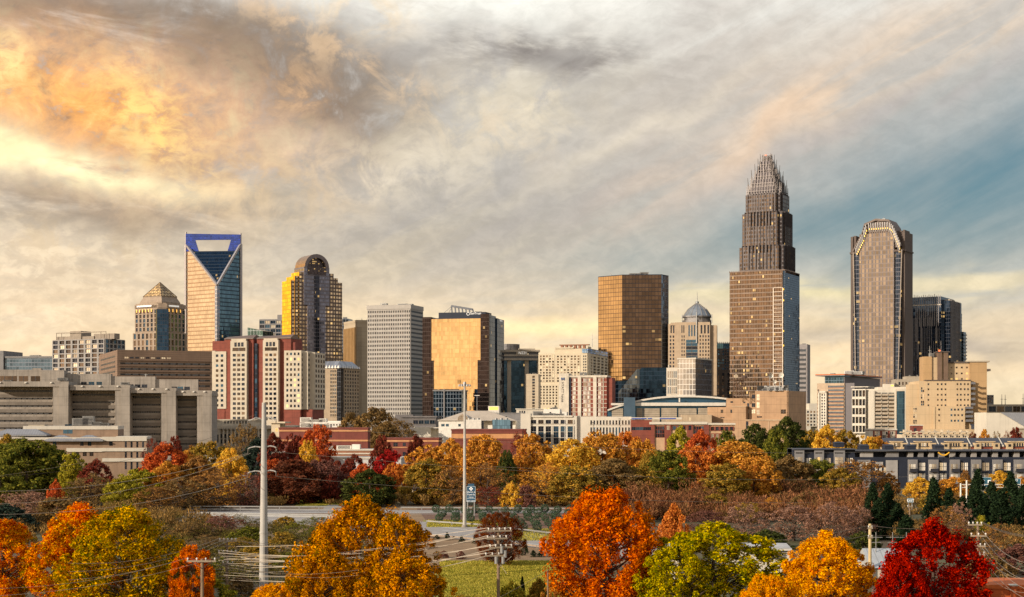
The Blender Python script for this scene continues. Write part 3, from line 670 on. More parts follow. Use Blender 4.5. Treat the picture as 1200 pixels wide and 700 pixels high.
b.finish([redbrick, cream, darkgrey, redbrick2])
for pa, pb in ((263, 297), (301, 341)):
    m = MB(); xa, xb = b.lx(pa, 1), b.lx(pb, 1); za = b.z(395.5); m.face([(xa, .9, za), (xb, .9, za), (xb, 6, za+2.2), (xa, 6, za+1.1)]); m.face([(xb, .9, za), (xb, 14, za), (xb, 6, za+2.2)]); m.box(xa, xb, .7, 14, za-.6, za-.05)
    b.part('roof', m, plain('brown_roof', (112, 92, 78)))

# --- neoclassical courthouse with colonnade
b = Bld('museum_building', 'pale stone colonnaded courthouse with arched windows behind the steel pole', 'building', 800, -5, 345, 246, dep=30)
b.w.box(b.lx(246), b.lx(345), 1.6, 30, 0, b.z(500)); b.w.box(b.lx(246), b.lx(345), -.3, 30.5, b.z(502.5), b.z(499), 0); b.w.box(b.lx(250, 5), b.lx(300, 5), 5, 25, b.z(499), b.z(492), 0)
b.w.box(b.lx(246), b.lx(256.5), -.1, 2, 0, b.z(502.5)); b.w.box(b.lx(246, 4.7), b.lx(302, 4.7), 4.7, 26, b.z(493), b.z(491.5))
b.gpx('F', 262, 290, 493.6, 496.6, 8, 1, fw=.4, fh=1, dep=0, y=4.95, kinds=('dark',))
b.gpx('F', 250.2, 252.6, 509, 519, 1, 1, fw=1, fh=1, dep=0, y=-.12, kinds=('blue',)); b.gpx('F', 254.3, 256, 509.5, 519, 1, 1, fw=1, fh=1, dep=0, y=-.12, kinds=('dark',))
for i in range(12): b.gpx('F', 258+i*4.6, 260.2+i*4.6, 508, 521, 1, 2, fw=1, fh=.75, dep=0, y=1.58, kinds=('dark',))
b.finish(wall('pale_limestone', (190, 176, 152)))
for i in range(13):
    m = MB(); x = b.lx(257+i*4.6); m.tube((x, .5, 0), (x, .5, b.z(503)), .55, .48, 10, cap=False); m.box(x-.75, x+.75, -.2, 1.2, b.z(503.6), b.z(502.4)); b.part('column', m, wall('pale_limestone', (0, 0, 0)), smooth=False)

# --- slanted glass pavilion roof and far blocks behind the brick towers
b = Bld('glass_building', 'small green-blue glass block peeking above brick towers beside portal tower', 'building', 1250, -25, 308, 290, 320)
g = MB(); xa, xb = b.x0, b.x1; z0, z1 = b.z(384), b.z(388); g.prism([(xa, 0), (xb, 0), (xb, b.dep), (xa, b.dep)], 0, z1, top=False)
g.face([(xa, 0, z1), (xb, 0, z1), (xa, 0, z0+.5)]); g.face([(xb, 0, z1), (xb, b.dep, z1), (xa, 0, z0+.5)]); g.face([(xb, b.dep, z1), (xa, b.dep, z1), (xa, 0, z0+.5)])
b.part('glass_wall', g, curtain('cw_pav', (92, 120, 118), 3, 4, .25, .3, (150, 152, 146)))
b = Bld('office_building', 'distant blue-glass block with white floor bands left of arched-top tower', 'building', 1750, -10, 336, 304, dep=40)
b.vol(304, 336, 374); b.vol(325, 333, 368.5, y0=6, y1=20); b.gpx('F', 304, 336, 375, 410, 5, 7, fw=.85, fh=.66, dep=.7, kinds=('blue', 'dark', 'blue', 'bright')); b.finish(midgrey)

# --- arched-top tower with sunset-tinted west face
b = Bld('skyscraper', 'brown granite tower with arched barrel top and blazing gold left face', 'skyscraper', 1500, 33, 341, 401, 330.5)
x0, x1, d = b.x0, b.x1, b.dep; W = x1-x0
granite = wall('brown_granite', (112, 94, 84), .6)
gridc = curtain('cw_arch', (214, 190, 156), 3.4, 3.75, 1.3, 1.6, (98, 82, 72), .1, lit=.06, lit_e=.8, metal=.75, tilt=.05, var=.55)
gridg = curtain('cw_arch_sunset_tint', (255, 214, 90), 3.4, 3.75, .6, .7, (226, 170, 60), .9, metal=1.0, tilt=.03, var=.3, rough=.15)  # blazing gold of the low sun put into pane and frame colours
tiers = [(0, 1, 0, 336), (.09, .915, .07, 327), (.2, .8, .2, 320.5), (.3, .72, .32, 313)]
tiers = [(0.0, 1.0, 0.0, 334), (.11, .88, .10, 328.5), (.24, .78, .22, 323)]
def pc(px): return b.lx(px)
cols = [(341, 401, 0, 0.0, 328.5), (345.5, 396, -1.2, .12, 323.5), (350.5, 391, -2.4, .24, 318.5)]
g = MB(); gg = MB()
for k, (pa, pb, y, din, pt) in enumerate(cols):
    xa, xb = b.lx(pa, y), b.lx(pb, y); yb = d*(1-din); z1 = b.z(pt)
    ya = y
    g.face([(xa, ya, 0), (xb, ya, 0), (xb, ya, z1), (xa, ya, z1)]); g.face([(xb, ya, 0), (xb, yb, 0), (xb, yb, z1), (xb, ya, z1)]); g.face([(xb, yb, 0), (xa, yb, 0), (xa, yb, z1), (xb, yb, z1)])
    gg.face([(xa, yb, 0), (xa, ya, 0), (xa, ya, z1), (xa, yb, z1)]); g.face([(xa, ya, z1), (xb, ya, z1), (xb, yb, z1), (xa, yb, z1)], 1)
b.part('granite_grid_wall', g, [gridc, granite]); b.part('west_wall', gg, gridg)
g = MB(); y = -4.2; xa, xb = b.lx(356.5, y), b.lx(386, y); z1 = b.z(312)
xm0, xm1 = b.lx(360.5, y), b.lx(381.5, y); zs = b.z(357)
g.prism([(xm0, y-.2), (xm1, y-.2), (xm1, 2), (xm0, 2)], 0, zs); g.prism([(xa, y), (xb, y), (xb, d*.9), (xa, d*.9)], zs, z1, bottom=True)
b.part('centre_bay', g, curtain('cw_archbay', (120, 122, 136), 1.7, 3.75, .35, 1.4, (122, 112, 112), .4, lit=.02, metal=.8, sp_tint=(118, 112, 116)))
g = MB(); xs0, xs1 = b.lx(368.8, y), b.lx(373.4, y); g.prism([(xs0, y-1.6), (xs1, y-1.6), (xs1, y), (xs0, y)], 0, b.z(322)); b.part('centre_window', g, curtain('cw_slot', (60, 62, 72), 2, 3.75, .2, .6, (72, 70, 74), lit=.05))
# barrel vault along depth
def arch(xa, xb, z1, rise, n=14): return [((xa+xb)/2+math.cos(math.pi-i*math.pi/n)*(xb-xa)/2, z1+math.sin(i*math.pi/n)*rise) for i in range(n+1)]
m = MB(); ya, yb = -1.0, d*.86; P_ = arch(xa+.5, xb-.5, z1, b.z(296.5)-z1)
Pi = arch(xa+3.8, xb-3.8, b.z(312), b.z(301)-b.z(312))
for i in range(14):
    p, q = P_[i], P_[i+1]; pi, qi = Pi[i], Pi[i+1]
    m.face([(p[0], ya-3.6, p[1]), (q[0], ya-3.6, q[1]), (q[0], yb, q[1]), (p[0], yb, p[1])][::-1], 0 if i < 7 else 1)
    m.face([(p[0], ya-3.6, p[1]), (pi[0], ya-3.6, pi[1]), (qi[0], ya-3.6, qi[1]), (q[0], ya-3.6, q[1])], 1); m.face([(pi[0], ya-3.6, pi[1]), (pi[0], ya, pi[1]), (qi[0], ya, qi[1]), (qi[0], ya-3.6, qi[1])], 1)
m.face([(p[0], yb, p[1]) for p in reversed(P_)], 1)
b.part('barrel_roof', m, [wall('vault_sunlit', (160, 128, 92), .35, metal=.6), wall('vault_granite', (118, 106, 104), .6)])  # left half of the vault coloured lighter gold, as lit by sunset
m = MB(); m.face([(p[0], ya-.2, p[1]) for p in reversed(Pi)]); m.box(xa+3.8, xb-3.8, ya-3.9, ya, b.z(321), z1)
b.part('arched_window', m, curtain('cw_archwin', (70, 62, 62), 1.6, 1.9, .25, .25, (96, 84, 80), lit=.12, lit_e=.7))
b = Bld('glass_building', 'sliver of blue glass block right of the arched-top tower', 'building', 1620, -8, 408, 399, dep=20)
g = MB(); b.vol(399, 408, 373.5, mb=g); b.part('glass_wall', g, curtain('cw_sliver', (104, 128, 150), 3, 3.5, .4, .6, (120, 124, 130))); b.hvac([(404, 373.5, 4, 2, 3)])

# --- beige slab with gold-lit fins
b = Bld('office_tower', 'plain beige concrete slab tower with gold-lit fins on its left part', 'skyscraper', 1560, 24, 418, 431, 403)
b.x1 = b.lx(440); b.vol(418, 440, 375)
b.w.box(b.x0-.3, b.x1, -.3, b.dep, b.z(378), b.z(375.4))
for i in range(9):
    y = b.dep*(i+.3)/9; b.w.box(b.x0-1.4, b.x0, y, y+.9, 0, b.z(383.5), 1)
for i in range(4): b.w.box(b.x0+.9+i*1.3, b.x0+1.5+i*1.3, -.5, 0, 0, b.z(383), 0)
b.finish([wall('beige_concrete', (178, 160, 132), .9, .1, .08, lines=(100, 3.9, .2)), wall('fin_sunlit', (196, 160, 112), .5, .1, metal=.15)])  # left fins carry the gold evening light in their colour
b.mast([(424, 375.2, 371), (430, 375.2, 372)])

# --- hexagonal-ish brown office with glass hip roof
b = Bld('office_building', 'mid-rise tan office with silver sloped roof and black centre slot', 'building', 1050, -24, 399, 368, 421)
x0, x1, d = b.x0, b.x1, b.dep
b.vol(368, 399, 431); b.w.box(x1-.5, x1+.3, -.3, .5, 0, b.z(431))
b.gpx('F', 370, 378, 441, 489, 2, 11, fw=.6, fh=.5, dep=.1, kinds=('dark', 'brown'), frame=False); b.gpx('F', 387, 399, 433, 489, 5, 13, fw=.6, fh=.6, dep=.3, kinds=('dark', 'blue', 'brown'))
b.gpx('R', 403, 420.5, 433, 489, 6, 13, fw=.6, fh=.6, dep=.3, kinds=('dark', 'brown', 'dark'))
b.finish(wall('tan_precast', (164, 144, 118), .9, .1))
m = MB(); m.prism([(x1-2.5, -.6), (x1+.6, -.6), (x1+.6, 3.2), (x1-2.5, 3.2)], 0, b.z(432)); b.part('corner_slot', m, curtain('cw_slot2', (34, 36, 44), 1.2, 3.5, .2, .3, (40, 40, 44)))
m = MB(); zb, zt = b.z(431), b.z(423); e = [(x0-.5, -.8), (x1+.8, -.8), (x1+.8, d+.5), (x0-.5, d+.5)]; i_ = [(x0+3.5, 4), (x1-3.5, 4), (x1-3.5, d-4), (x0+3.5, d-4)]
m.loft(e, zb, i_, zt, cap=True); b.part('sloped_roof', m, curtain('cw_hiproof', (160, 160, 160), 1.6, 30, .2, .1, (130, 128, 124), metal=.6, rough=.3))
m = MB()
for i in range(9): xx = x0+(x1-x0)*(i+.5)/9; m.face([(xx-1, -1.2, zb-.3), (xx+1, -1.2, zb-.3), (xx, -1.0, zb+1.9)])
for i in range(8): yy = d*(i+.5)/8; m.face([(x1+1.2, yy-1, zb-.3), (x1+1.2, yy+1, zb-.3), (x1+1.0, yy, zb+1.9)])
b.part('eave_tooth', m, WHITE)

# --- white gridded tower
b = Bld('office_tower', 'pale concrete tower with dense even grid of small dark windows', 'skyscraper', 1420, -17, 481, 430.5, 495.5)
b.vol(430.5, 481, 357.5); b.w.box(b.x0-.6, b.x1+.6, -.6, b.dep+.6, b.z(362), b.z(357))
b.gpx('F', 431, 481, 362.5, 492, 24, 26, fw=.56, fh=.54, dep=.55, kinds=('dark', 'black', 'dark', 'brown'))
b.gpx('R', 481, 495.3, 362.5, 492, 1, 26, fw=.96, fh=.45, dep=.5, kinds=('dark', 'blue'), strip=True, name='window_band')
b.finish(wall('pale_concrete', (176, 168, 156), .85, .07))
b.hvac([(443, 357.5, 5, 1.5, 4), (450, 357.5, 5, 3, 4), (471, 357.5, 9, 2.4, 5), (478, 357.5, 8, 2, 5)]); b.mast([(446, 356, 352.5), (451, 354, 352)])

# --- dark glass tower with a golden reflection tinted on its face
b = Bld('office_tower', 'dark blue glass tower with broad golden reflecting front and slanted rooftop truss', 'skyscraper', 1300, -14, 573, 495, 590.5)
dk = curtain('cw_suntrust', (24, 44, 70), 1.8, 3.8, .14, .22, (38, 46, 58), .4, lit=.02, lit_e=.5, var=.3)
brg = curtain('cw_bronze', (62, 52, 52), 1.8, 3.8, .16, .3, (70, 56, 48), .4, var=.3, lit=.01)
gg_ = curtain('cw_sunset_face', (240, 208, 158), 1.8, 3.8, .13, .2, (190, 132, 70), .7, var=.14, tilt=.03, big=(5, .35), metal=1.0)  # gold dusk reflection put into pane tint and frame colour
y = 2; g = MB(); g.box(b.lx(497, y), b.lx(573.5, y), y, b.dep, 0, b.z(374)); b.part('tower_core', g, dk)
g = MB(); g.box(b.lx(495), b.lx(505, 0), 0, b.dep*.9, 0, b.z(370.5)); g.box(b.lx(563), b.x1, 0, 8, 0, b.z(368)); g.box(b.lx(505), b.lx(508, 0), .4, 3, 0, b.z(422)); g.box(b.lx(559.5), b.lx(563), .4, 3, 0, b.z(422)); b.part('bronze_bay', g, brg)
g = MB(); g.box(b.lx(505, 1), b.lx(563, 1), 1, 3, b.z(456), b.z(373)); g.box(b.lx(538, 1), b.lx(556, 1), 1.1, 3, b.z(490), b.z(456)); b.part('gold_reflecting_wall', g, gg_)
g = MB(); g.box(b.x1-6, b.x1+.2, 3, b.dep*.45, 0, b.z(369)); g.box(b.x1-6, b.x1+1.2, b.dep*.45, b.dep*.56, 0, b.z(371)); g.box(b.x1-6, b.x1+.2, b.dep*.56, b.dep, 0, b.z(371)); b.part('side_glass_wall', g, dk)
g = MB(); g.box(b.lx(514, 4), b.lx(569, 4), 4, 24, b.z(374), b.z(365.2)); g.box(b.lx(505, 2), b.lx(563, 2), 1.5, 12, b.z(374.2), b.z(372)); b.part('penthouse', g, darkgrey)
m = MB(); y = 9; zt = b.z(365.2)
xA, xB = b.lx(529, y), b.lx(554, y); zA, zB_ = b.z(357), b.z(361.6)
m.bar((xA, y, zA), (xB, y, zB_), 1.8)
for i in range(7):
    t = i/6; x = xA+(xB-xA)*t; m.bar((x, y, zA+(zB_-zA)*t), (x+.6, y, zt), 1.0)
m.bar((xA, y, zA-.5), (b.lx(519, y), y+2, zt), .25); m.bar((xA, y, zA-1.5), (b.lx(525, y), y+2, zt), .25)
b.part('roof_truss', m, plain('truss_grey', (104, 106, 110), .6, .2))
lettering('SunTrust', 2.7, b.root, (b.lx(557.5, 3.9), 3.85, b.z(367.9)), 0, SIGNW, align='CENTER'); m = MB(); xx = b.lx(548.6, 3.9)
for i in range(10):
    a0, a1 = i*.628, (i+1)*.628; m.bar((xx+1.3*math.cos(a0), 3.8, b.z(367.2)+1.3*math.sin(a0)), (xx+1.3*math.cos(a1), 3.8, b.z(367.2)+1.3*math.sin(a1)), .3)
b.part('sign_ring', m, SIGNW)
lettering('SunTrust', 2.6, b.root, (b.x1+.35, b.dep*.78, b.z(373.5)), R(90), SIGNW)
b.hvac([(560, 365.2, 5, 1.5, 4), (565, 366, 4, 1.2, 3)])
# --- blue-glass low block in front of it
b = Bld('glass_building', 'blue glass mid-rise with white grid at foot of gold-faced tower', 'building', 1230, -10, 541, 508, dep=22)
g = MB(); b.vol(508, 541, 457.5, mb=g); b.part('glass_wall', g, curtain('cw_bluelow2', (62, 92, 116), 2.4, 3.6, .3, .4, (112, 122, 132), lit=.03, lit_e=.4, var=.6)); b.vol(507, 542, 457, 458.5, y0=-.6); b.vol(519.5, 521, 456, y0=-1, y1=1); b.finish(midgrey)

# --- dark glass with grey columns
b = Bld('office_building', 'dark glass office with grey pillars and stepped curved cornice', 'building', 1400, 4, 588, 632.5, dep=36)
g = MB(); b.vol(589, 630, 416, y0=2, mb=g); b.part('glass_wall', g, curtain('cw_n221', (40, 62, 84), 2, 3.7, .12, .2, (34, 44, 58), lit=.03, lit_e=.6))
for pa, pb in ((594.5, 599), (615, 619.5), (629.5, 631.5)): b.vol(pa, pb, 420, y0=0, y1=4)
for pt, pb_, y, xb in ((410, 412.5, -1, 633), (415.5, 417.5, -1.5, 632.5), (420, 422.4, -2, 631)): b.vol(588, xb, pt, pb_, y0=y)
b.vol(608, 627, 408.6, 411, y0=-1.2, y1=14); b.vol(605, 618, 412, 416, y0=-1.6, y1=2); b.vol(619.5, 631, 413, 420, y0=1.0, y1=20, mi=1); b.vol(588.5, 605, 412, 415.5, y0=.8, y1=20, mi=1); b.vol(588.5, 631, 417, 420, y0=.6, y1=20, mi=1)
m = MB(); cx = b.lx(597, 12); m.prism(ngon(cx, 12, 9.5, 20), b.z(411), b.z(403)); b.part('drum_penthouse', m, curtain('cw_drum', (120, 116, 112), 1.3, 30, .4, .2, (86, 84, 86), metal=.5, rough=.4))
b.finish([stone, GL['dark']])
lettering('N221', 3.4, b.root, (b.lx(612.5, -1.7), -1.75, b.z(415.2)), 0, SIGNW)
b = Bld('stone_slab_building', 'narrow tan slab with one column of dark windows beside pillared office', 'building', 1150, -6, 631, 616.5, dep=20)
b.vol(616.5, 631, 438.5); b.gpx('F', 623.5, 627, 440, 481, 1, 12, fw=.85, fh=.72, dep=0, kinds=('brown', 'dark')); b.finish(beige); b.hvac([(620, 438.5, 2, .8, 2), (626, 438.5, 3, 1, 2)])

# --- cream hotel
b = Bld('hotel_building', 'large cream hotel with rows of small windows left of bronze glass tower', 'building', 1200, -16, 688, 631, 712)
b.vol(631, 688, 414); b.vol(650, 688, 408.5, y0=1.5); b.gpx('F', 632, 650, 415.5, 448, 5, 10, fw=.6, fh=.62, dep=.2, kinds=('warm', 'brown', 'warm', 'bright'))
b.gpx('F', 652, 680, 416, 448, 7, 10, fw=.55, fh=.6, dep=.2, kinds=('warm', 'brown', 'warm', 'bright')); b.vol(630.5, 655, 450, y0=-1.6, y1=4); b.gpx('F', 632, 654, 451.5, 475, 6, 7, fw=.5, fh=.6, dep=.15, y=-1.6, kinds=('warm', 'brown'))
b.vol(633, 650, 475, y0=-3, y1=2); b.gpx('F', 636, 648, 478, 482, 3, 1, fw=.6, fh=.8, dep=.15, y=-3, kinds=('dark', 'lit')); b.gpx('F', 683, 687.5, 416, 455, 2, 12, fw=.6, fh=.6, dep=.1, kinds=('dark',), frame=False)
b.vol(650.5, 672, 406.8, 408.4, y0=.8, y1=16); b.vol(688, 689, 406, y0=.5, y1=12)
x1, d = b.x1, b.dep; b.gpx('R', 689, 711.5, 416, 470, 5, 15, fw=.72, fh=.66, dep=.8, kinds=('dark', 'blue', 'brown')); b.finish(wall('cream_hotel', (204, 188, 158), .9, .06))
m = MB(); m.box(x1-4, x1+.6, -.6, d*.98, b.z(413.6), b.z(409)); m.box(x1-4, x1+.9, -.9, d, b.z(409), b.z(408.2), 1); b.part('roof_crown', m, [curtain('cw_crownblue', (90, 140, 190), 1.2, 4, .3, .3, (180, 190, 200), lit=.3, lit_e=.7, lit_col=(.1, .35, .9)), stone])
m = MB()
for i in range(6): m.box(x1-22+i*3.6, x1-20.2+i*3.6, 2, 5, b.z(414), b.z(404.5)+.3*(i % 2)); 
m.box(x1-23, x1+1, 1.6, 5.5, b.z(404.6), b.z(403.4)); b.part('roof_pavilion', m, wall('roof_terracotta', (150, 104, 78)))
b.mast([(694, 404, 388)]); b.hvac([(657, 408.4, 3, 1, 3), (668, 408.4, 4, 1.2, 3)])

# --- narrow white sign slab + brick hotel
b = Bld('hotel_building', 'red brick hotel with cream window columns and tall white sign slab', 'building', 1050, -12, 711, 655, 717)
b.dep = 18
b.vol(667.5, 711, 441.5); b.w.box(b.x1-.2, b.lx(717, 0), 1.6, 17, 0, b.z(442.5))
b.vol(655, 666.5, 437.5, y0=-1.2, y1=10, mi=1); b.vol(666.6, 669, 440, y0=-.6, y1=10, mi=2); b.vol(667, 711.5, 440, 442, y0=-.8, y1=17.6, mi=1)
for pa, pb in ((677, 681), (695, 699)): b.vol(pa, pb, 440.5, y0=-.9, y1=2, mi=1)
b.vol(706.4, 707.2, 441, y0=-.5, y1=1, mi=1)
for pa, pb in ((671, 674.6), (683.5, 687.6), (688.4, 692), (701, 704.6)): b.gpx('F', pa, pb, 443, 488, 2, 9, fw=.86, fh=.7, dep=0, kinds=('curt', 'bright', 'curt'))
for k in range(10): b.w.edge((b.lx(669), 0), (b.lx(711), 0), .18, b.z(443.2+k*5.0), b.z(442.6+k*5.0), 1)
for pa, pb in ((683.2, 683.5), (692.1, 692.5)): pass
b.finish([redbrick, wall('white_sign_wall', (206, 194, 172)), darkgrey])
bl = plain('sign_blue', (30, 70, 120)); dkp = plain('sign_dark', (48, 46, 50))
m = MB(); xx = b.lx(659.6, -1.2); zz = b.z(444); m.box(xx-1.1, xx-.5, -1.6, -1.25, zz-1, zz+1); m.box(xx+.5, xx+1.1, -1.6, -1.25, zz-1, zz+1); m.box(xx-.5, xx+.5, -1.6, -1.25, zz-.3, zz+.3); b.part('hotel_logo', m, bl)
o = lettering('HYATT house', 2.4, b.root, (b.lx(659.3, -1.3)-.8, -1.3, b.z(447.5)), 0, dkp, align='LEFT'); o.rotation_euler = (R(90), R(90), 0)
b.hvac([(681, 440, 2, 2.4, 2), (686, 440, 2, 2.2, 2), (700, 440, 4, 1, 2)])

# --- bronze glass tower, left face tinted with gold reflection
b = Bld('office_tower', 'bronze mirrored glass tower glowing gold on its left face', 'skyscraper', 1400, -5, 775, 729, None, dep=36)
csunset = curtain('cw_701sunset_tint', (206, 174, 128), 3.0, 3.9, .34, .5, (84, 60, 40), .6, lit=.0, var=.12, tilt=.012, metal=1.0)  # same mirror glass as the front, with the sky's gold tinted in
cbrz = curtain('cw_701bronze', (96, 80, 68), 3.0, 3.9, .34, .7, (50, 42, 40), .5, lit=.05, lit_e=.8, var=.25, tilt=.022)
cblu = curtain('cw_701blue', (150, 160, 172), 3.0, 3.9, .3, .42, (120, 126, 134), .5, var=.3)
xa, xb = b.lx(729), b.lx(775); wl = 34; 
def solve_left(b, xcorner, ycorner, ang, px):
    k = (px-600)/F; bx = b.B[0]+xcorner*b.c-ycorner*b.s; by = b.B[1]+xcorner*b.s+ycorner*b.c; a = ang+b.th; ux, uy = math.cos(a), math.sin(a)
    t = (k*by-bx)/(ux-k*uy); return (xcorner+math.cos(ang)*t, ycorner+math.sin(ang)*t)
pl = solve_left(b, xa, 0, R(180-38), 701); pr = solve_left(b, xb, 0, R(62), 783.5)
zt = b.z(322.5); back = [(pr[0]-2, pr[1]+20), (pl[0]+8, pl[1]+24)]
g = MB(); g.face([(*pl, 0), (xa, 0, 0), (xa, 0, zt), (*pl, zt)]); b.part('west_glass_wall', g, csunset)
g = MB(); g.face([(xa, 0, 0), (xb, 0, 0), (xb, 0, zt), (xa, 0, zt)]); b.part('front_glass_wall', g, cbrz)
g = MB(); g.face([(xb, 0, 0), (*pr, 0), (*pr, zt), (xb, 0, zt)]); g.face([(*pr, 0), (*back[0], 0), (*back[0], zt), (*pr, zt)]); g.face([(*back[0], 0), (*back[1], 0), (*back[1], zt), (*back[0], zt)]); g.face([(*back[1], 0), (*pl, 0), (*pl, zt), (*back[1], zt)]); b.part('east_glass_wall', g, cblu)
m = MB(); m.prism([pl, (xa, -.2), (xb, -.2), pr, back[0], back[1]], zt, zt+.7); b.part('parapet', m, darkgrey); b.hvac([(746, 321.5, 14, 1.8, 7), (755, 321.5, 8, 2.8, 6)], y=8); b.mast([(716, 321.5, 318.5), (737, 321.5, 320)], y=6)
# --- low dark glass building with slanted facet
b = Bld('glass_building', 'dark blue glass block with a slanted facet at foot of bronze tower', 'building', 1320, -8, 783, 717, dep=30)
g = MB(); z1, z2 = b.z(446), b.z(431); xs = [b.lx(p) for p in (717, 735, 752, 783)]
g.face([(xs[0], 0, 0), (xs[3], 0, 0), (xs[3], 0, z2), (xs[2], 0, z2), (xs[1], 0, z1), (xs[0], 0, b.z(447))]); g.face([(xs[3], 0, 0), (xs[3], 30, 0), (xs[3], 30, z2), (xs[3], 0, z2)]); g.face([(xs[0], 30, 0), (xs[0], 0, 0), (xs[0], 0, z1), (xs[0], 30, z1)])
g.face([(xs[0], 0, z1), (xs[1], 0, z1), (xs[1], 30, z1), (xs[0], 30, z1)]); g.face([(xs[1], 0, z1), (xs[2], 0, z2), (xs[2], 30, z2), (xs[1], 30, z1)]); g.face([(xs[2], 0, z2), (xs[3], 0, z2), (xs[3], 30, z2), (xs[2], 30, z2)])
b.part('glass_wall', g, curtain('cw_dkfacet', (34, 54, 74), 2.4, 3.8, .1, .3, (40, 56, 72), lit=.05, lit_e=.4))
g = MB(); g.face([(xs[1]-8, -.8, 0), (xs[2]-4, -.8, 0), (xs[2]-4, -.8, z2-1), (xs[1]-8, -.8, b.z(460))]); g.face([(xs[2]-4, -.8, 0), (xs[2]-2, 0, 0), (xs[2]-2, 0, z2-1), (xs[2]-4, -.8, z2-1)]); b.part('slanted_facet', g, curtain('cw_facet2', (96, 104, 112), 2.4, 3.8, .2, .4, (70, 84, 96), lit=.06, lit_e=.5))

# --- stone tower with ribbed cupola and spire
b = Bld('office_tower', 'stone tower with conical metal cupola and thin spire right of bronze tower', 'skyscraper', 1392, -9, 833, 783, 840)
b.dep = 34
b.vol(783, 833, 379, y0=2); b.vol(791, 832, 377.5, y0=0, y1=30); b.vol(833, 840, 381, y0=3, y1=26); b.vol(786, 795, 377.8, 381, y0=1, y1=20)
b.gpx('F', 784, 798, 392, 440, 4, 11, fw=.5, fh=.6, dep=.1, y=2, kinds=('dark',), frame=False); b.gpx('F', 798, 803, 392, 440, 2, 11, fw=.5, fh=.6, dep=0, kinds=('dark',)); b.gpx('F', 819, 832, 392, 440, 4, 11, fw=.5, fh=.6, dep=0, kinds=('dark', 'brown'))
b.gpx('F', 804, 817.5, 398, 440, 1, 11, fw=1, fh=.92, dep=0, kinds=('blue', 'dark')); b.gpx('F', 798, 802.5, 381, 390, 2, 1, fw=.5, fh=1, dep=0, kinds=('dark',)); b.gpx('F', 820, 832, 381, 391, 3, 1, fw=.5, fh=1, dep=0, kinds=('dark',)); b.gpx('F', 806, 815.5, 381, 394, 3, 1, fw=.5, fh=1, dep=0, kinds=('blue',)); b.gpx('F', 785, 797, 381, 390, 4, 1, fw=.5, fh=1, dep=0, y=1.98, kinds=('dark',))
b.finish(wall('cupola_stone', (184, 160, 130), .85, .1))
cx, cyy = b.lx(817, 14), 14; r = 13.6
m = MB(); m.prism(ngon(cx, cyy, r, 16), b.z(378), b.z(374.5)); m.prism(ngon(cx, cyy, r*.9, 16), b.z(374.5), b.z(371)); m.prism(ngon(cx, cyy, r*1.02, 16), b.z(371), b.z(369.6)); b.part('drum', m, wall('drum_metal', (140, 134, 128), .5, metal=.4))
m = MB(); A_ = ngon(cx, cyy, r*.98, 16); B1 = ngon(cx, cyy, r*.66, 16); B2 = ngon(cx, cyy, r*.12, 16)
m.loft(A_, b.z(369.6), B1, b.z(361.5)); m.loft(B1, b.z(361.5), B2, b.z(354.5)); m.prism(B2, b.z(354.5), b.z(352)); b.part('cupola', m, wall('cupola_metal', (150, 154, 154), .4, metal=.5))
m = MB()
for i in range(16): m.bar((*A_[i], b.z(369.4)), (*B1[i], b.z(361.3)), .3); m.bar((*B1[i], b.z(361.3)), (*B2[i], b.z(354.3)), .3)
b.part('cupola_rib', m, plain('rib_pale', (150, 140, 126), .5))
m = MB(); m.tube((cx, cyy, b.z(352)), (cx, cyy, b.z(340)), .5, .12, 6); b.part('spire', m, METAL)
m = MB(); m.tube((cx, cyy-r-1, b.z(402)), (cx, cyy-r-1, b.z(366)), .7, .5, 6)
for s_ in (-1, 1): m.tube((cx+s_*r*1.0, cyy-r*.6, b.z(378)), (cx+s_*r*1.0, cyy-r*.6, b.z(368)), .5, .4, 6)
b.part('flagpole_mast', m, METAL)
# --- white gridded glass block
b = Bld('glass_building', 'glass office with white grid front and dark right side before cupola tower', 'building', 1200, -28, 815, 794, 834)
g = MB(); b.vol(794, 815, 420.5, mb=g); z1 = b.z(420.5)
g2 = MB(); g2.face([(b.x1+.1, 0, 0), (b.x1+.1, b.dep, 0), (b.x1+.1, b.dep, z1), (b.x1+.1, 0, z1)]); b.part('glass_wall', g, curtain('cw_whitegrid', (190, 180, 168), 2.7, 4.2, .35, .4, (206, 196, 180), .1, var=.25, metal=.6)); b.part('side_glass_wall', g2, curtain('cw_darkside', (72, 84, 98), 1.8, 4.2, .2, .4, (96, 102, 112), lit=.02))
b.vol(793.5, 815.5, 419.3, 421, y0=-.6); b.vol(781, 794, 430.5, y0=1, y1=16); b.gpx('F', 782, 793.5, 434, 462, 5, 3, fw=.5, fh=.85, dep=.2, y=1, kinds=('warm', 'blue')); b.vol(783, 784, 427, 431, y0=1, y1=3); b.finish(wall('grid_white', (196, 184, 164), .85, .08))
b = Bld('office_building', 'grey stone office with square window grid left of the two-part tower', 'building', 1430, -5, 858, 837, dep=24)
b.vol(837, 858, 408.5); b.gpx('F', 838, 857, 410, 434, 7, 7, fw=.6, fh=.62, dep=.2, kinds=('dark', 'blue')); b.gpx('F', 838, 857, 437, 470, 3, 9, fw=.4, fh=.8, dep=.3, kinds=('dark', 'brown'))
b.finish(wall('grey_stone', (142, 126, 112))); g = MB(); b.vol(838, 856, 402, 408.5, y0=3, y1=18, mb=g); b.part('glass_penthouse', g, curtain('cw_pent', (84, 122, 142), 2, 3.5, .3, .3, (120, 126, 130)))
for i in range(7): b.mast([(841+i*2.3, 402, 400.4)], y=4)
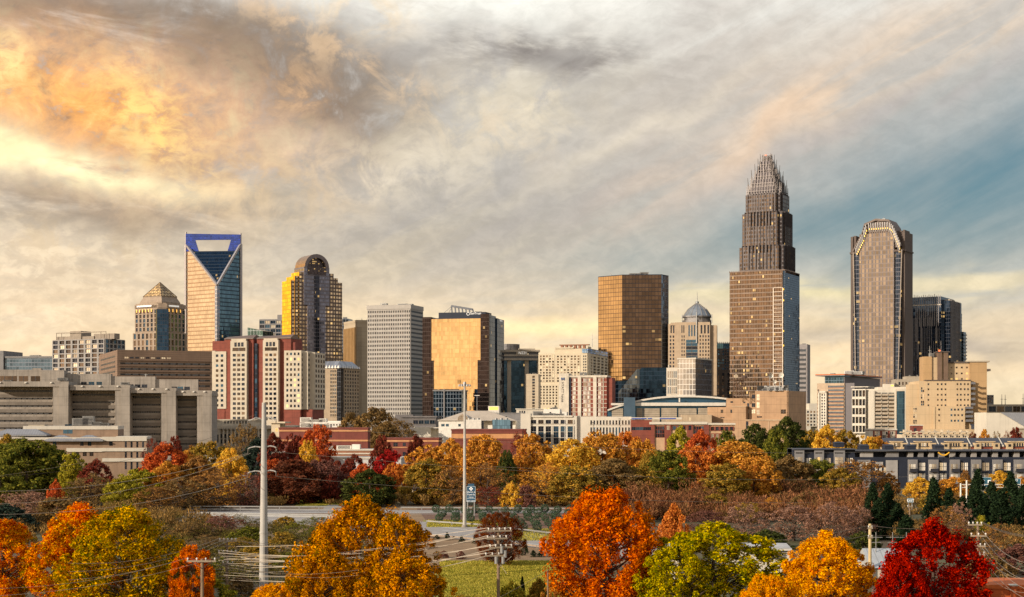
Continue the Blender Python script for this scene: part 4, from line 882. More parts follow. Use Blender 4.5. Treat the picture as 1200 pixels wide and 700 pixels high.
# --- tallest tower: stepped shaft with crown of fins
D0 = 1500; cxp = 899.2; SX = 1.09
root = empty('skyscraper', (gx(cxp, D0), D0, 0), R(-28), 'tallest tower, dark stepped shaft ending in a tapering crown of silver fins', 'skyscraper')
Z = lambda py: gz(py, D0)
m_ = F/D0
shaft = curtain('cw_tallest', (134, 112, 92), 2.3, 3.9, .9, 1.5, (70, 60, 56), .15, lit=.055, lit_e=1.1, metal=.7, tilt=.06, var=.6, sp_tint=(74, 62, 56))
shaft_d = curtain('cw_tallest_shaded', (92, 84, 84), 2.3, 3.9, 1.0, 1.5, (66, 58, 56), .2, lit=.05, lit_e=1.0, metal=.7, tilt=.04, var=.6)  # darker copy for the right faces: their shade is in the tint
def cross(h, n): # notched square
    return [(-h, -h+n), (-h+n, -h+n), (-h+n, -h), (h-n, -h), (h-n, -h+n), (h, -h+n), (h, h-n), (h-n, h-n), (h-n, h), (-h+n, h), (-h+n, h-n), (-h, h-n)]
tiers = [(20.6, 318, 291.5), (18.5, 291.5, 252.5), (16.0, 252.5, 230)]
g = MB()
for k, (h, pb, pt) in enumerate(tiers):
    poly = cross(h, h*.16); n = len(poly); z0, z1 = (0 if k == 0 else Z(pb)-.5), Z(pt)
    for i in range(n):
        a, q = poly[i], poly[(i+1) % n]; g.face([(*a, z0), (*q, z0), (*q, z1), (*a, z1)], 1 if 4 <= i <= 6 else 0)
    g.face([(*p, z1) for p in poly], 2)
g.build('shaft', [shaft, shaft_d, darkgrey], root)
g = MB() # projecting centre bays
for h, pb, pt in ((21.4, 318, 299), (19.6, 318, 268), (17.3, 268, 231)):
    g.box(-h*.62, h*.62, -h, -h*.4, 0 if pb == 318 else Z(pb), Z(pt)); g.box(h*.4, h, -h*.5, h*.55, 0 if pb == 318 else Z(pb), Z(pt))
g.build('centre_bay', [shaft], root)
g = MB()
for h, pb, pt in ((20.6, 318, 291.5), (18.5, 291.5, 252.5), (16.0, 252.5, 231)):
    for i in range(11):
        x = -h*.8+i*h*.16; g.box(x-.28, x+.28, -h*1.0-.45-(0 if abs(i-5) > 3 else h*.055), -h*.8, Z(pb), Z(pt)+1.2); y = -h*.8+i*h*.16; g.box(h*.8, h+.45+(0 if abs(i-5) > 3 else h*.05), y-.28, y+.28, Z(pb), Z(pt)+1.2)
g.build('granite_pier', [wall('tower_pier', (66, 57, 53), .7)], root)
root.scale = (SX, SX, 1)
silver = plain('crown_silver', (96, 88, 82), .4, .5); cd = plain('crown_core', (70, 62, 62), .5, .4)
rng = random.Random(3)
for h, pb, pc_, pt in ((15.4, 231, 221.5, 216), (12.6, 222, 212, 206), (9.9, 213, 204, 199), (7.4, 205, 197, 192.5), (5.6, 198, 190, 187)):
    g = MB(); g.prism(cross(h*.86, h*.2), Z(pb), Z(pc_), 1)
    poly = cross(h, h*.2); n = len(poly)
    for i in range(n):
        a, q = Vector(poly[i]), Vector(poly[(i+1) % n]); L = (q-a).length; k = max(1, int(L/2.3))
        for j in range(k):
            p = a.lerp(q, j/k); mid = 1-abs((j/k)-.5)*.5 if L > h*.9 else .4
            zt = Z(pc_)+(Z(pt)-Z(pc_))*(mid+rng.uniform(-.25, .15)); g.tube((p.x, p.y, Z(pb)-1), (p.x, p.y, zt), .42, .16, 4)
        for zz in (Z(pb)+1, (Z(pb)+Z(pc_))/2): g.bar((a.x, a.y, zz), (q.x, q.y, zz), .35)
    for sx, sy in ((-1, -1), (1, -1), (1, 1), (-1, 1)): g.tube((sx*h*.82, sy*h*.82, Z(pb)-2), (sx*h*.9, sy*h*.9, Z(pt)+5.0), .6, .15, 5)
    g.build('crown_tier', [silver, cd], root)
g = MB()
for i in range(22):
    a = i*2*math.pi/22; g.tube((4.6*math.cos(a), 4.6*math.sin(a), Z(196)), (4.4*math.cos(a), 4.4*math.sin(a), Z(181)-.6*(i % 2)), .28, .2, 4)
for zz in (191, 187, 183.5): 
    P_ = ngon(0, 0, 4.6, 12)
    for i in range(12): g.bar((*P_[i], Z(zz)), (*P_[(i+1) % 12], Z(zz)), .3)
g.prism(ngon(0, 0, 3.4, 10), Z(198), Z(184), 1); g.build('crown_lantern', [silver, cd], root)
g = MB(); g.box(-.6, .6, -4.9, -4.5, Z(183)-.5, Z(183)+.5); g.build('beacon_light', plain('red_lamp', (255, 110, 60), .5, 0, 1.5), root)

# --- broad glass tower in front of it
b = Bld('office_tower', 'broad bronze glass tower with scattered lit offices in front of tallest tower', 'skyscraper', 1350, -27, 920, 855, 937)
x0, x1, d = b.x0, b.x1, b.dep; zt = b.z(317)
g = MB(); g.face([(x0, 0, 0), (x1-2.5, 0, 0), (x1-2.5, 0, zt), (x0, 0, zt)]); b.part('front_glass_wall', g, curtain('cw_broad', (136, 108, 84), 1.5, 4.0, .22, .9, (128, 106, 84), .4, lit=.06, lit_e=1.1, var=.4, sp_tint=(104, 88, 74), tilt=.05))
g = MB(); g.face([(x1-2.5, .8, 0), (x1, .8, 0), (x1, 0.8, zt), (x1-2.5, .8, zt)]); g.face([(x1, 0.8, 0), (x1, d, 0), (x1, d, zt-2), (x1, 0.8, zt-2)]); g.face([(x1, d, 0), (x0, d, 0), (x0, d, zt), (x1, d, zt)]); g.face([(x0, d, 0), (x0, 0, 0), (x0, 0, zt), (x0, d, zt)]); b.part('side_glass_wall', g, curtain('cw_broadside', (72, 92, 114), 1.5, 2.0, .15, .35, (60, 72, 88), .5, lit=.008, var=.25))
m = MB(); m.box(x0-.3, x1+.2, -.4, d, zt, zt+.8); m.box(x1-2.9, x1-2.3, -.6, .4, 0, zt)
for i in range(26): m.box(x0+i*2.0, x0+.25+i*2.0, -.5, -.1, zt, zt+1.6)
for i in range(14): m.box(x1+.05, x1+.3, 1+i*2.3, 1.25+i*2.3, zt-2, zt+1.0)
b.part('parapet', m, wall('brz_parapet', (116, 96, 80), .6, metal=.3))
m = MB(); xa, xb = b.lx(906.5), b.lx(917.5)
for x in (xa, xb): m.box(x-.3, x+.3, -.8, -.2, 0, b.z(337))
for k in range(31): m.box(xa, xb, -.6, -.25, b.z(337+k*4.8)-.18, b.z(337+k*4.8)+.18)
b.part('fin_column', m, plain('fin_silver', (178, 164, 146), .4, .4))
m = MB()
for py in (339, 352, 388, 405): m.box(x1-2.3, x1-1.2, .2, .7, b.z(py)-.7, b.z(py)+.7)
b.part('facade_lamp', m, plain('lamp_yellow', (255, 200, 60), .5, 0, 1.6)); g = MB(); g.face([(x0, 0, zt+.01), (x1, 0, zt+.01), (x1, d, zt+.01), (x0, d, zt+.01)])
b = Bld('office_building', 'narrow grey slab with dark horizontal window bands right of tallest tower', 'building', 1720, -20, 946, 932, 949.5)
b.vol(932, 946, 403.5); b.gpx('F', 936, 944.5, 408, 490, 1, 15, fw=.96, fh=.5, dep=.3, kinds=('dark', 'blue'), strip=True, name='window_band'); b.finish(wall('slab_grey', (150, 142, 136))); b.hvac([(942, 403.5, 4, 1.2, 3)])

# --- arena
b = Bld('arena', 'wide arena with shallow white curved roof over a teal glass band', 'arena', 950, -3, 884, 716, dep=90)
def rz(px): return b.z(463.6+14*abs((px-803)/85)**2.2) if px < 803 else b.z(463.6+10.5*abs((px-803)/85)**2.2)
m = MB(); N = 36; xs = [712+i*(890-712)/N for i in range(N+1)]
for i in range(N):
    pa, pb = xs[i], xs[i+1]; xa, xb = b.lx(pa), b.lx(pb); za, zb = rz(pa), rz(pb)
    m.face([(xa, -2.5, za), (xb, -2.5, zb), (xb, 88, zb), (xa, 88, za)]); m.face([(xa, -2.5, za-1.1), (xb, -2.5, zb-1.1), (xb, -2.5, zb), (xa, -2.5, za)]); m.face([(xa, 0, za-1.1), (xb, 0, zb-1.1), (xb, -2.5, zb-1.1), (xa, -2.5, za-1.1)])
b.part('curved_roof', m, wall('roof_white', (214, 204, 186), .6, .05))
g = MB()
for i in range(N):
    pa, pb = xs[i], xs[i+1]; xa, xb = b.lx(pa), b.lx(pb); g.face([(xa, 0, 0), (xb, 0, 0), (xb, 0, rz(pb)-1.1), (xa, 0, rz(pa)-1.1)])
b.part('glass_band', g, curtain('cw_arena', (60, 98, 124), 6, 7, .1, .1, (60, 84, 102), metal=.6, rough=.25, var=.15))
m = MB(); m.box(b.lx(740), b.lx(850), -3, 0, b.z(475.8), b.z(472)); m.box(b.lx(716), b.lx(731), -2.5, 0, b.z(475), b.z(472.5)); b.part('canopy_fascia', m, wall('roof_white', (0, 0, 0)))
m = MB(); m.box(b.lx(731), b.lx(744), -6, 2, 0, b.z(466)); b.part('stair_tower', m, wall('arena_teal', (66, 88, 102), .6))
for i, (pa, pb) in enumerate(((746, 753), (754, 773), (775, 793), (795, 816), (818, 832), (717, 730))):
    m = MB(); m.box(b.lx(pa), b.lx(pb), -1.4, .2, 0, b.z(478.4+(i % 2)*.4)); 
    for k in range(5): m.box(b.lx(pa), b.lx(pb), -1.6, -1.38, b.z(480.5+k*2.6)-.12, b.z(480.5+k*2.6)+.12, 1)
    b.part('precast_panel', m, [wall('arena_panel', (176, 160, 136), .85), wall('arena_joint', (140, 128, 112))])
m = MB(); m.box(b.lx(795), b.lx(796.6), -3.4, -2.9, b.z(471.5), b.z(466.5)); b.part('roof_vent', m, WHITE)
m = MB(); m.box(b.lx(737), b.lx(739), -.4, .3, 0, 1); 

# --- tan brick telephone exchange
b = Bld('telephone_exchange', 'blocky tan brick building with satellite dishes on its roof', 'building', 850, -25, 924, 828, 944)
def bx(pa, pb, pt, y0, y1, mi=0, pyb=None): b.w.box(b.lx(pa, y0), b.lx(pb, y0), y0, y1, 0 if pyb is None else b.z(pyb), b.z(pt), mi)
bx(878, 924, 458, 0, 40); bx(851, 878.2, 466.5, 1, 38); bx(829, 852, 477, 2, 34); bx(858, 874, 476.5, -4, 4); bx(873.8, 924.5, 492.5, -4.2, 0); bx(829, 873, 490, -1, 3, 0)
bx(857.6, 874.4, 476, -4.3, 4.2, 1, 477.2); bx(873.8, 924.8, 491.7, -4.6, 0, 1, 493.2)
x1 = b.x1; b.w.box(x1-1, x1+.05, 0, b.dep, 0, b.z(458.6))
for px in (887.5, 900.5): bx(px, px+1, 494, -4.4, -4.0, 1, 515)
for a in ((881, 885, 462.5, 467, 'dark'), (881, 885, 472.5, 477, 'dark'), (875.5, 878, 472.5, 477, 'dark'), (886.8, 890, 462, 469, 'bright'), (886.8, 890, 471.5, 478, 'bright'), (886.8, 890, 480.5, 486, 'bright'), (881, 885, 480, 484.5, 'bright'), (875.5, 878, 480, 484.5, 'bright'), (915, 921, 480, 485, 'brown'), (887, 893, 488, 489.6, 'black')):
    b.gpx('F', *a[:4], 1, 1, fw=1, fh=1, dep=0, kinds=(a[4],))
for a in ((856, 859, 470, 472, 'black'), (871, 873.5, 470.5, 472.5, 'black')): b.gpx('F', *a[:4], 1, 1, fw=1, fh=1, dep=0, y=1, kinds=(a[4],))
for a in ((844.5, 847.5, 480, 484, 'brown'), (844, 849, 489, 490, 'black'), (856, 858, 480, 484, 'black')): b.gpx('F', *a[:4], 1, 1, fw=1, fh=1, dep=0, y=2 if a[0] < 850 else 1, kinds=(a[4],))
b.gpx('F', 874.2, 877, 494, 503, 1, 1, fw=1, fh=1, dep=0, y=-4.2, kinds=('dark',)); b.gpx('R', 926, 941, 488, 502, 7, 1, fw=.3, fh=1, dep=0, kinds=('brown', 'dark'))
b.finish([tanbrick, wall('tan_coping', (176, 150, 118))])
b.hvac([(893, 458, 6, 3, 5), (900, 458, 7, 2.2, 5), (907, 458, 6, 2.8, 5), (914, 458, 6, 2.0, 4), (920, 458, 2.5, 3.2, 3)], y=5)
def dish(px, py, r, D=853, base=458, ang=-20, label='', y=0):
    z = gz(py, D); x = gx(px, D); root = empty('satellite_dish', (x, D, gz(base, D)), R(ang), label, 'satellite dish', 'satellite dishes on the tan brick roof'); h = z-gz(base, D)
    m = MB(); N = 14; 
    def ring(rr, dy): return [Vector((rr*math.cos(i*2*math.pi/N), dy, h+rr*math.sin(i*2*math.pi/N)+dy*-.35)) for i in range(N)]
    rs = [ring(.05, .9), ring(r*.5, .65), ring(r*.85, .2), ring(r, -.15)]
    for a, q in zip(rs, rs[1:]):
        for i in range(N): j = (i+1) % N; m.face([a[i], a[j], q[j], q[i]])
    m.build('reflector', plain('dish_white', (214, 206, 190), .5), root)
    m = MB(); m.tube((0, 1, 0), (0, 1, h), .22, .18, 6); m.tube((0, 1, h), (0, .3, h), .15, .15, 5); m.tube((0, -.1, h-r*.8), (0, -1.6, h+.3), .06, .06, 4); m.box(-.15, .15, -1.8, -1.5, h+.1, h+.45); m.box(-.9, .9, .2, 1.8, 0, .4); m.build('mount', METAL, root)
dish(903, 440.5, 1.55, ang=24, label='left of the two large white satellite dishes on brick rooftop'); dish(915.5, 440, 1.6, ang=-24, label='right of the two large white satellite dishes on brick rooftop')
dish(908, 447.5, 1.1, D=851, label='small white dish below the two large dishes on brick rooftop'); dish(913.5, 446, .6, D=850, label='tiny white dish under the right large satellite dish')
# lattice tower with microwave horns
D = 856; root = empty('lattice_tower', (gx(866, D), D, gz(466.5, D)), R(12), 'rusty lattice tower with drum antennas on left part of brick roof', 'lattice tower')
h = gz(446, D)-gz(466.5, D); m = MB(); w = 2.6
for sx in (-1, 1):
    for sy in (-1, 1): m.bar((sx*w, sy*w, 0), (sx*w*.8, sy*w*.8, h), .3)
for k in range(3):
    z0, z1 = h*k/3, h*(k+1)/3
    for s_ in (-1, 1): m.bar((-w, s_*w, z0), (w*.9, s_*w*.9, z1), .18); m.bar((w, s_*w, z0), (-w*.9, s_*w*.9, z1), .18); m.bar((s_*w, -w, z0), (s_*w*.9, w*.9, z1), .18); m.bar((-w, s_*w, z1), (w, s_*w, z1), .2)
m.box(-3.4, 3.4, -3.4, 3.4, h, h+.3); m.build('frame', plain('rusty_steel', (120, 92, 70), .8), root)
for (x, y, z, r, mt) in ((-3.0, -2.6, h+2.2, 1.1, 0), (1.4, -2.6, h+1.8, 1.0, 1), (3.2, -2.0, h+2.2, 1.0, 1), (-1, -2.8, h-3, .8, 1)):
    m = MB(); m.tube((x, y, z), (x, y-1.0, z+.1), r, r*1.02, 12); m.tube((x, y+.2, z-1.4), (x, y+.2, z+1), .12, .12, 5); m.build('drum_antenna', plain('horn_pale', (200, 178, 146)) if mt == 0 else plain('horn_brown', (110, 88, 72)), root)

# --- long white parking / office with loggia
b = Bld('parking_building', 'long white concrete building with tall window bays in front of brick hotel', 'building', 780, -6, 669, 611, 740)
b.th; b.dep = 30
w0, w1 = b.lx(611), b.lx(676, 0)
b.w.box(w0, w1, 0, 30, 0, b.z(487.5)); b.w.box(w1-.5, b.lx(740, 1.5), 1.5, 28, 0, b.z(488.5)); b.w.box(b.lx(616), b.lx(671), -.6, 0, b.z(489), b.z(487)); b.w.box(w0-.3, b.lx(622), -1, 6, 0, b.z(484.8))
for pa, pb in ((621, 647), (647.5, 672.5)):
    b.gpx('F', pa, pb, 492, 497, 3, 1, fw=.72, fh=.9, dep=.4, kinds=('dark', 'brown', 'warm')); b.gpx('F', pa, pb, 499.5, 513, 3, 2, fw=.72, fh=.95, dep=.4, kinds=('dark', 'blue')); b.gpx('F', pa, pb, 513, 521, 3, 1, fw=.72, fh=.9, dep=.4, kinds=('dark',))
b.gpx('F', 691, 739, 492.5, 498, 13, 1, fw=.5, fh=.9, dep=.3, y=1.5, kinds=('dark', 'brown')); b.gpx('F', 691, 739, 500.5, 512, 13, 1, fw=.5, fh=.9, dep=.3, y=1.5, kinds=('dark', 'blue'))
b.finish(white_c); b.hvac([(630, 487.5, 5, 2.4, 4), (640, 487.5, 9, 1.4, 5), (655, 487.5, 5, 1.2, 4)], y=8)
b = Bld('white_penthouse_building', 'bright white stair block rising behind the long white building', 'building', 830, -6, 657, 637, dep=14)
b.vol(637, 656, 479.5); b.vol(654, 664, 483, y0=1); b.gpx('F', 644, 646, 483, 486, 1, 1, fw=1, fh=1, dep=0, kinds=('black',)); b.finish(WHITE); b.hvac([(650, 479.5, 3, 1, 2)])

# --- transit style brick-and-cream building with blue stripe
b = Bld('brick_arcade_building', 'low red brick and cream building with long windows behind orange trees', 'building', 760, -3, 861, 740, dep=26)
b.vol(763, 861, 496.5, mi=1); b.vol(740, 764, 492.5, y0=1, mi=0); b.vol(761, 829, 494.6, 497.5, y0=-1.2, y1=20, mi=2); b.vol(829, 862, 496, 498, y0=-.9, y1=20, mi=2); b.vol(739, 799, 489.3, 491.6, y0=.2, y1=18, mi=2)
for pa, pb in ((763, 767), (779, 786.5), (805, 812), (825, 831)): b.vol(pa, pb, 497.6, y0=-.7, y1=1)
for pa, pb, c_ in ((768, 778.5, 4), (813, 824.5, 4)): b.gpx('F', pa, pb, 499.5, 513, c_, 3, fw=.82, fh=.85, dep=.2, kinds=('dark', 'blue'))
b.gpx('F', 787.5, 804, 499, 504.5, 3, 1, fw=.7, fh=.8, dep=.2, kinds=('dark', 'blue')); b.gpx('F', 781, 785, 499, 504, 1, 1, fw=.8, fh=1, dep=0, y=-.72, kinds=('bright',)); b.gpx('F', 806.5, 810.5, 499, 504, 1, 1, fw=.8, fh=1, dep=0, y=-.72, kinds=('dark',))
b.gpx('F', 832, 860, 500, 505, 5, 1, fw=.6, fh=.8, dep=.35, kinds=('dark', 'brown')); b.gpx('F', 832, 860, 508, 514, 5, 1, fw=.6, fh=.8, dep=.35, kinds=('dark', 'bright')); b.gpx('F', 740, 763, 500.5, 504.5, 5, 1, fw=.95, fh=.9, dep=0, y=1, kinds=('blue',))
b.finish([redbrick, wall('cream_trim', (196, 160, 122)), white_c])
m = MB(); 
for pa, pb in ((740, 757.5), (759, 764), (773, 792)): m.box(b.lx(pa), b.lx(pb), 0, .18, b.z(491.2), b.z(490.1)) 
b.part('blue_stripe', m, plain('stripe_blue', (40, 70, 150), .5, 0, .15))
b = Bld('low_annex', 'plain tan flat-roofed annex between the arena and brick arcade', 'building', 860, -4, 834, 781, dep=16)
b.vol(799, 834, 486); b.vol(781, 800, 489.5, y0=2); b.gpx('F', 807.5, 809.5, 489.5, 493, 1, 1, fw=1, fh=1, dep=0, kinds=('bright',)); b.finish(wall('tan_annex', (182, 160, 130)))

# --- right: tower with slanted-bracket crown
b = Bld('skyscraper', 'tan tower with chamfered crown of slanted yellow-lit brackets', 'skyscraper', 1330, -31, 1055, 998, 1066)
x0, x1, d = b.x0, b.x1, b.dep; W = x1-x0
hs = curtain('cw_hearst', (170, 148, 124), 3.2, 3.9, 1.05, .8, (82, 68, 60), .1, lit=.03, lit_e=.8, metal=.5, var=.35, big=(2, 1.7), sp_tint=(104, 86, 72), tilt=.012)
hg = curtain('cw_hearstglass', (66, 78, 96), 2.0, 3.9, .16, .7, (70, 68, 72), .3, lit=.07, lit_e=1.0, metal=.8, var=.4)
hb = wall('hearst_stone', (100, 86, 76), .8, .1, lines=(3.2, 60, .5))
zt = b.z(293)
g = MB(); g.box(b.lx(1007.5), b.lx(1048), -.8, 6, 0, b.z(272)); b.part('centre_shaft', g, hs)
g = MB(); g.prism([(b.lx(998.5), 1.0), (x1, 1.0), (x1, d-1), (b.lx(998.5), d-1)], b.z(447), zt); b.part('glass_wing', g, hg)
m = MB(); m.box(b.x0-1, b.lx(999.4), .4, d, 0, b.z(274)+0); m.box(b.lx(999.4), b.lx(1002.5), 1.6, d, zt, b.z(273)); m.box(x1-.3, x1+2.6, 5, d+.5, 0, b.z(271)); m.box(b.lx(1048, 4), x1-.2, 6, d, zt, b.z(269.5)); m.box(x1+.1, x1+1.8, 7, d*.8, 0, b.z(268.5)); b.part('stone_wing', m, hb)
m = MB(); m.box(b.x0-1.6, b.lx(1008), -.6, d, zt-1.3, zt+.4); m.box(b.lx(1047.5), x1+1.8, -.6, 5, zt-1.3, zt+.4); m.box(x1+1, x1+3.4, 4, d+.8, b.z(294), b.z(292.4)); b.part('cornice', m, hb)
m = MB() # slanted silver edge lines, flaring out toward the top
m.tube((b.lx(1003), -.6, b.z(447)), (b.lx(1000.2), -.6, zt), .5, .5, 5); m.tube((b.lx(1052.5), -.6, b.z(447)), (b.lx(1057), -.6, zt), .5, .5, 5); b.part('edge_rail', m, plain('rail_pale', (190, 176, 160), .4, .5))
m = MB(); prof = [(1000, 290.5), (1010, 272), (1013.5, 259.5), (1027, 254.5), (1042, 256.5), (1047, 264), (1056, 288)]
y0, y1 = 1.0, d-6
for a, q in zip(prof, prof[1:]):
    xa, za, xb, zb = b.lx(a[0], y0), b.z(a[1]), b.lx(q[0], y0), b.z(q[1]); m.face([(xa, y0-2.2, za), (xb, y0-2.2, zb), (xb, y1, zb), (xa, y1, za)][::-1]); m.face([(xa, y0-2.2, za-1.8), (xb, y0-2.2, zb-1.8), (xb, y0-2.2, zb), (xa, y0-2.2, za)])
pts = [(b.lx(p, y0), y0-.2, b.z(q)-1) for p, q in prof]; m.face(pts[::-1]+[] if False else [pts[i] for i in range(len(pts)-1, -1, -1)]); m.box(b.lx(1003, 8), b.lx(1055, 8), 6, y1, b.z(300), zt)
b.part('crown', m, wall('crown_stone', (120, 104, 92), .7))
n_ = 0; yl = plain('lamp_yellow', (255, 200, 60), .5, 0, 1.6); 
br, la = MB(), MB()
for (pa, qa), (pb, qb), k in (((1001.5, 291), (1010.5, 273.5), 7), ((1010.8, 271), (1014.5, 261.5), 3), ((1016, 261.5), (1041, 261.5), 9), ((1041.5, 262), (1047, 267), 3), ((1047, 268), (1055, 288), 7)):
    for i in range(k):
        t = (i+.5)/k; px, py = pa+(pb-pa)*t, qa+(qb-qa)*t; mid = (px-1028)/28
        x, z = b.lx(px, -3), b.z(py); dx = -mid*3.2 if abs(mid) < .6 else (-3.0 if mid > 0 else 3.0)
        br.tube((x, -2.0, z+1.5), (x+dx*.35, -1.8, z-6.5), .75, .3, 5); la.tube((x+dx*.35+.5, -1.9, z-4.6), (x+dx*.25+.5, -1.9, z-3.2), .25, .2, 4)
b.part('crown_bracket', br, plain('bracket_silver', (150, 146, 142), .4, .4)); b.part('bracket_light', la, yl)
m = MB(); m.box(b.lx(1036, 10)-1.5, b.lx(1036, 10)+1.5, 8, 11, b.z(255.5), b.z(253.6)); m.tube((b.lx(1036, 10), 10, b.z(254)), (b.lx(1036, 10), 10, b.z(251)), .2, .15, 5); b.part('antenna', m, METAL)
m = MB(); m.box(b.lx(1000), b.lx(1012), -3, 4, 0, b.z(438)); b.part('podium', m, hb)

# --- dark pinstriped tower, and its balconied neighbour
b = Bld('office_tower', 'dark blue glass tower with pale vertical fins and uneven roof spikes', 'skyscraper', 1600, -30, 1103, 1066, 1118)
g = MB(); b.vol(1066, 1103, 347.5, mb=g); g.box(b.x1-1, b.x1+8, 6, b.dep, 0, b.z(352)); b.part('glass_wall', g, curtain('cw_dark1', (58, 76, 100), 2.1, 3.9, .16, .3, (40, 46, 58), lit=.02, lit_e=.8))
m = MB(); rr = random.Random(5)
for i in range(17):
    x = b.x0+(b.x1-b.x0)*(i+.5)/17; zt = b.z(347)
    m.box(x-.22, x+.22, -.7, 0, b.z(360+rr.choice((0, 22, 40, 60))), zt+rr.uniform(.6, 2.4)); m.box(x+.7, x+.95, -.6, 0, 0, b.z(rr.choice((372, 384, 400))))
for i in range(8): y = 8+i*(b.dep-10)/8; m.box(b.x1+8, b.x1+8.6, y, y+.4, 0, b.z(351.5))
b.part('fin', m, plain('fin_pale', (150, 142, 136), .5, .2)); m = MB(); m.box(b.x0, b.x1, -.4, .3, b.z(357.5), b.z(356.5)); b.part('cornice_light_strip', m, plain('fin_pale2', (200, 186, 160)))
m = MB(); m.box(b.x1+1, b.x1+7, 10, 30, b.z(353), b.z(350.5)); b.part('penthouse', m, stone)
b = Bld('apartment_tower', 'blue glass apartment tower with projecting balconies right of the pinstriped tower', 'skyscraper', 1640, -30, 1117, 1104, 1123)
g = MB(); b.vol(1104, 1117, 362, mb=g); g.box(b.x1-1, b.x1+5, 4, b.dep*.8, 0, b.z(367)); g.box(b.x1+4, b.x1+9.5, 6, b.dep*.8, 0, b.z(389)); b.part('glass_wall', g, curtain('cw_apt', (76, 104, 126), 2.4, 3.6, .2, .5, (120, 122, 124), lit=.08, lit_e=.7, var=.6)); 
for k in range(22):
    m = MB(); z = b.z(369+k*4); m.box(b.x1+4.5, b.x1+6.6, 3, 12, z-.2, z+.2); m.box(b.x1+6.4, b.x1+6.6, 3, 12, z+.2, z+1.1)
    if k > 5: m.box(b.x1+9, b.x1+11.2, 6, 15, z-.2, z+.2); m.box(b.x1+11, b.x1+11.2, 6, 15, z+.2, z+1.1)
    b.part('balcony', m, plain('balcony_grey', (150, 146, 140), .6))

# --- office with orange roof plate and grey flank
b = Bld('office_building', 'office with thin orange-edged flat roof and blank grey right flank', 'building', 1050, -32, 989.5, 957, 1031)
x1 = b.x1
b.w.box(b.lx(957), b.lx(960), 1, 20, 0, b.z(449.5)); b.w.box(b.lx(957.5), x1, 0, 14, 0, b.z(449)); b.w.box(x1-.02, b.lx(999, 0)+1, 1, 30, 0, b.z(449), 1)
b.w.box(x1-.5, x1+.02, 0.2, b.dep, 0, b.z(441.5), 1)
for k in range(11): pass
b.gpx('F', 970.5, 988.8, 451, 508, 1, 13, fw=1, fh=.56, dep=.35, kinds=('blue', 'dark', 'blue'), strip=True, name='window_band')
for k in range(13): b.w.edge((b.lx(970.5), 0), (b.lx(989), 0), .5, b.z(455.2+k*4.38)+.0, b.z(454.3+k*4.38), 3)
b.w.box(b.lx(960), b.lx(961.5), -2.2, 0, 0, b.z(458.5), 2); b.w.box(b.lx(968.3), b.lx(969.8), -2.2, 0, 0, b.z(458.5), 2); b.w.box(b.lx(960), b.lx(969.8), -2.2, 0, b.z(460.3), b.z(458.5), 2); b.w.box(b.lx(961.5), b.lx(968.3), -1.2, 0, 0, b.z(460), 2)
b.gpx('F', 962, 968, 461, 506, 2, 13, fw=.55, fh=.6, dep=0, y=-1.2, kinds=('dark', 'brown')); b.gpx('F', 958, 960, 455, 506, 1, 12, fw=.9, fh=.4, dep=0, kinds=('brown',))
b.finish([wall('peach_precast', (184, 160, 132)), wall('flank_grey', (116, 110, 108), .9, .06), white_c, wall('copper_band', (178, 126, 86))])
g = MB(); g.box(b.lx(966), x1-.6, 1.0, 14, b.z(449), b.z(440.5)); b.part('penthouse_glass', g, curtain('cw_pent2', (70, 100, 118), 2, 2, .2, .3, (80, 100, 112)))
m = MB(); m.box(b.lx(957), x1+1.2, -2.5, b.dep+2, b.z(440.5), b.z(439.6), 0); m.box(b.lx(957)+.1, x1+1.1, -2.6, b.dep+1.9, b.z(439.6), b.z(438.4), 1); b.part('roof_plate', m, [midgrey, wall('copper_edge', (196, 110, 62))]); b.hvac([(995, 438.4, 7, 2.6, 6), (975, 438.4, 3, 1, 3), (1004, 438.4, 8, 2, 5)], y=12)

# --- white concrete frame building
b = Bld('parking_building', 'curved open white concrete frame building beside balconied condo block', 'building', 990, -30, 1017, 998, 1026)
b.w.box(b.lx(998.5), b.lx(1026), 1.5, 16, 0, b.z(456))
b.gpx('F', 999, 1015, 456, 508, 4, 5, fw=.8, fh=.72, dep=1.2, kinds=('dark', 'brown', 'black')); b.gpx('R', 1017.5, 1025.5, 459, 508, 3, 5, fw=.75, fh=.7, dep=1.0, kinds=('brown', 'dark', 'warm'))
b.vol(997, 1017.5, 453, 454, y0=-1, y1=12); b.finish(white_c)
# --- balconied condominium
b = Bld('condominium', 'white and dark balconied condominium with blue glass centre strip', 'apartment building', 960, -5, 1079, 1022.5, dep=18)
b.vol(1024, 1079, 457); b.vol(1029, 1079, 453.5, y0=3); b.vol(1049, 1080, 455.6, 458.5, y0=-1.8, y1=6, mi=0); b.vol(1048.4, 1050.6, 456.5, y0=-1.9, y1=2); b.vol(1060.4, 1062, 456.5, y0=-1.9, y1=2); b.vol(1023.4, 1025, 458, y0=-1.7, y1=2)
b.gpx('F', 1025, 1048.4, 460, 504, 3, 10, fw=.86, fh=.86, dep=.2, kinds=('dark', 'brown', 'warm', 'blue')); b.gpx('F', 1062, 1078, 460, 500, 3, 9, fw=.84, fh=.86, dep=.2, kinds=('dark', 'warm', 'brown'))
b.vol(1036, 1048, 449.8, 453.5, y0=6, y1=12); b.finish(white_c)
g = MB(); g.box(b.lx(1050.6), b.lx(1060.4), -1.5, 1, 0, b.z(458.5)); b.part('glass_strip', g, curtain('cw_condo', (66, 100, 122), 2.4, 3.3, .1, .25, (60, 88, 106), metal=.7))
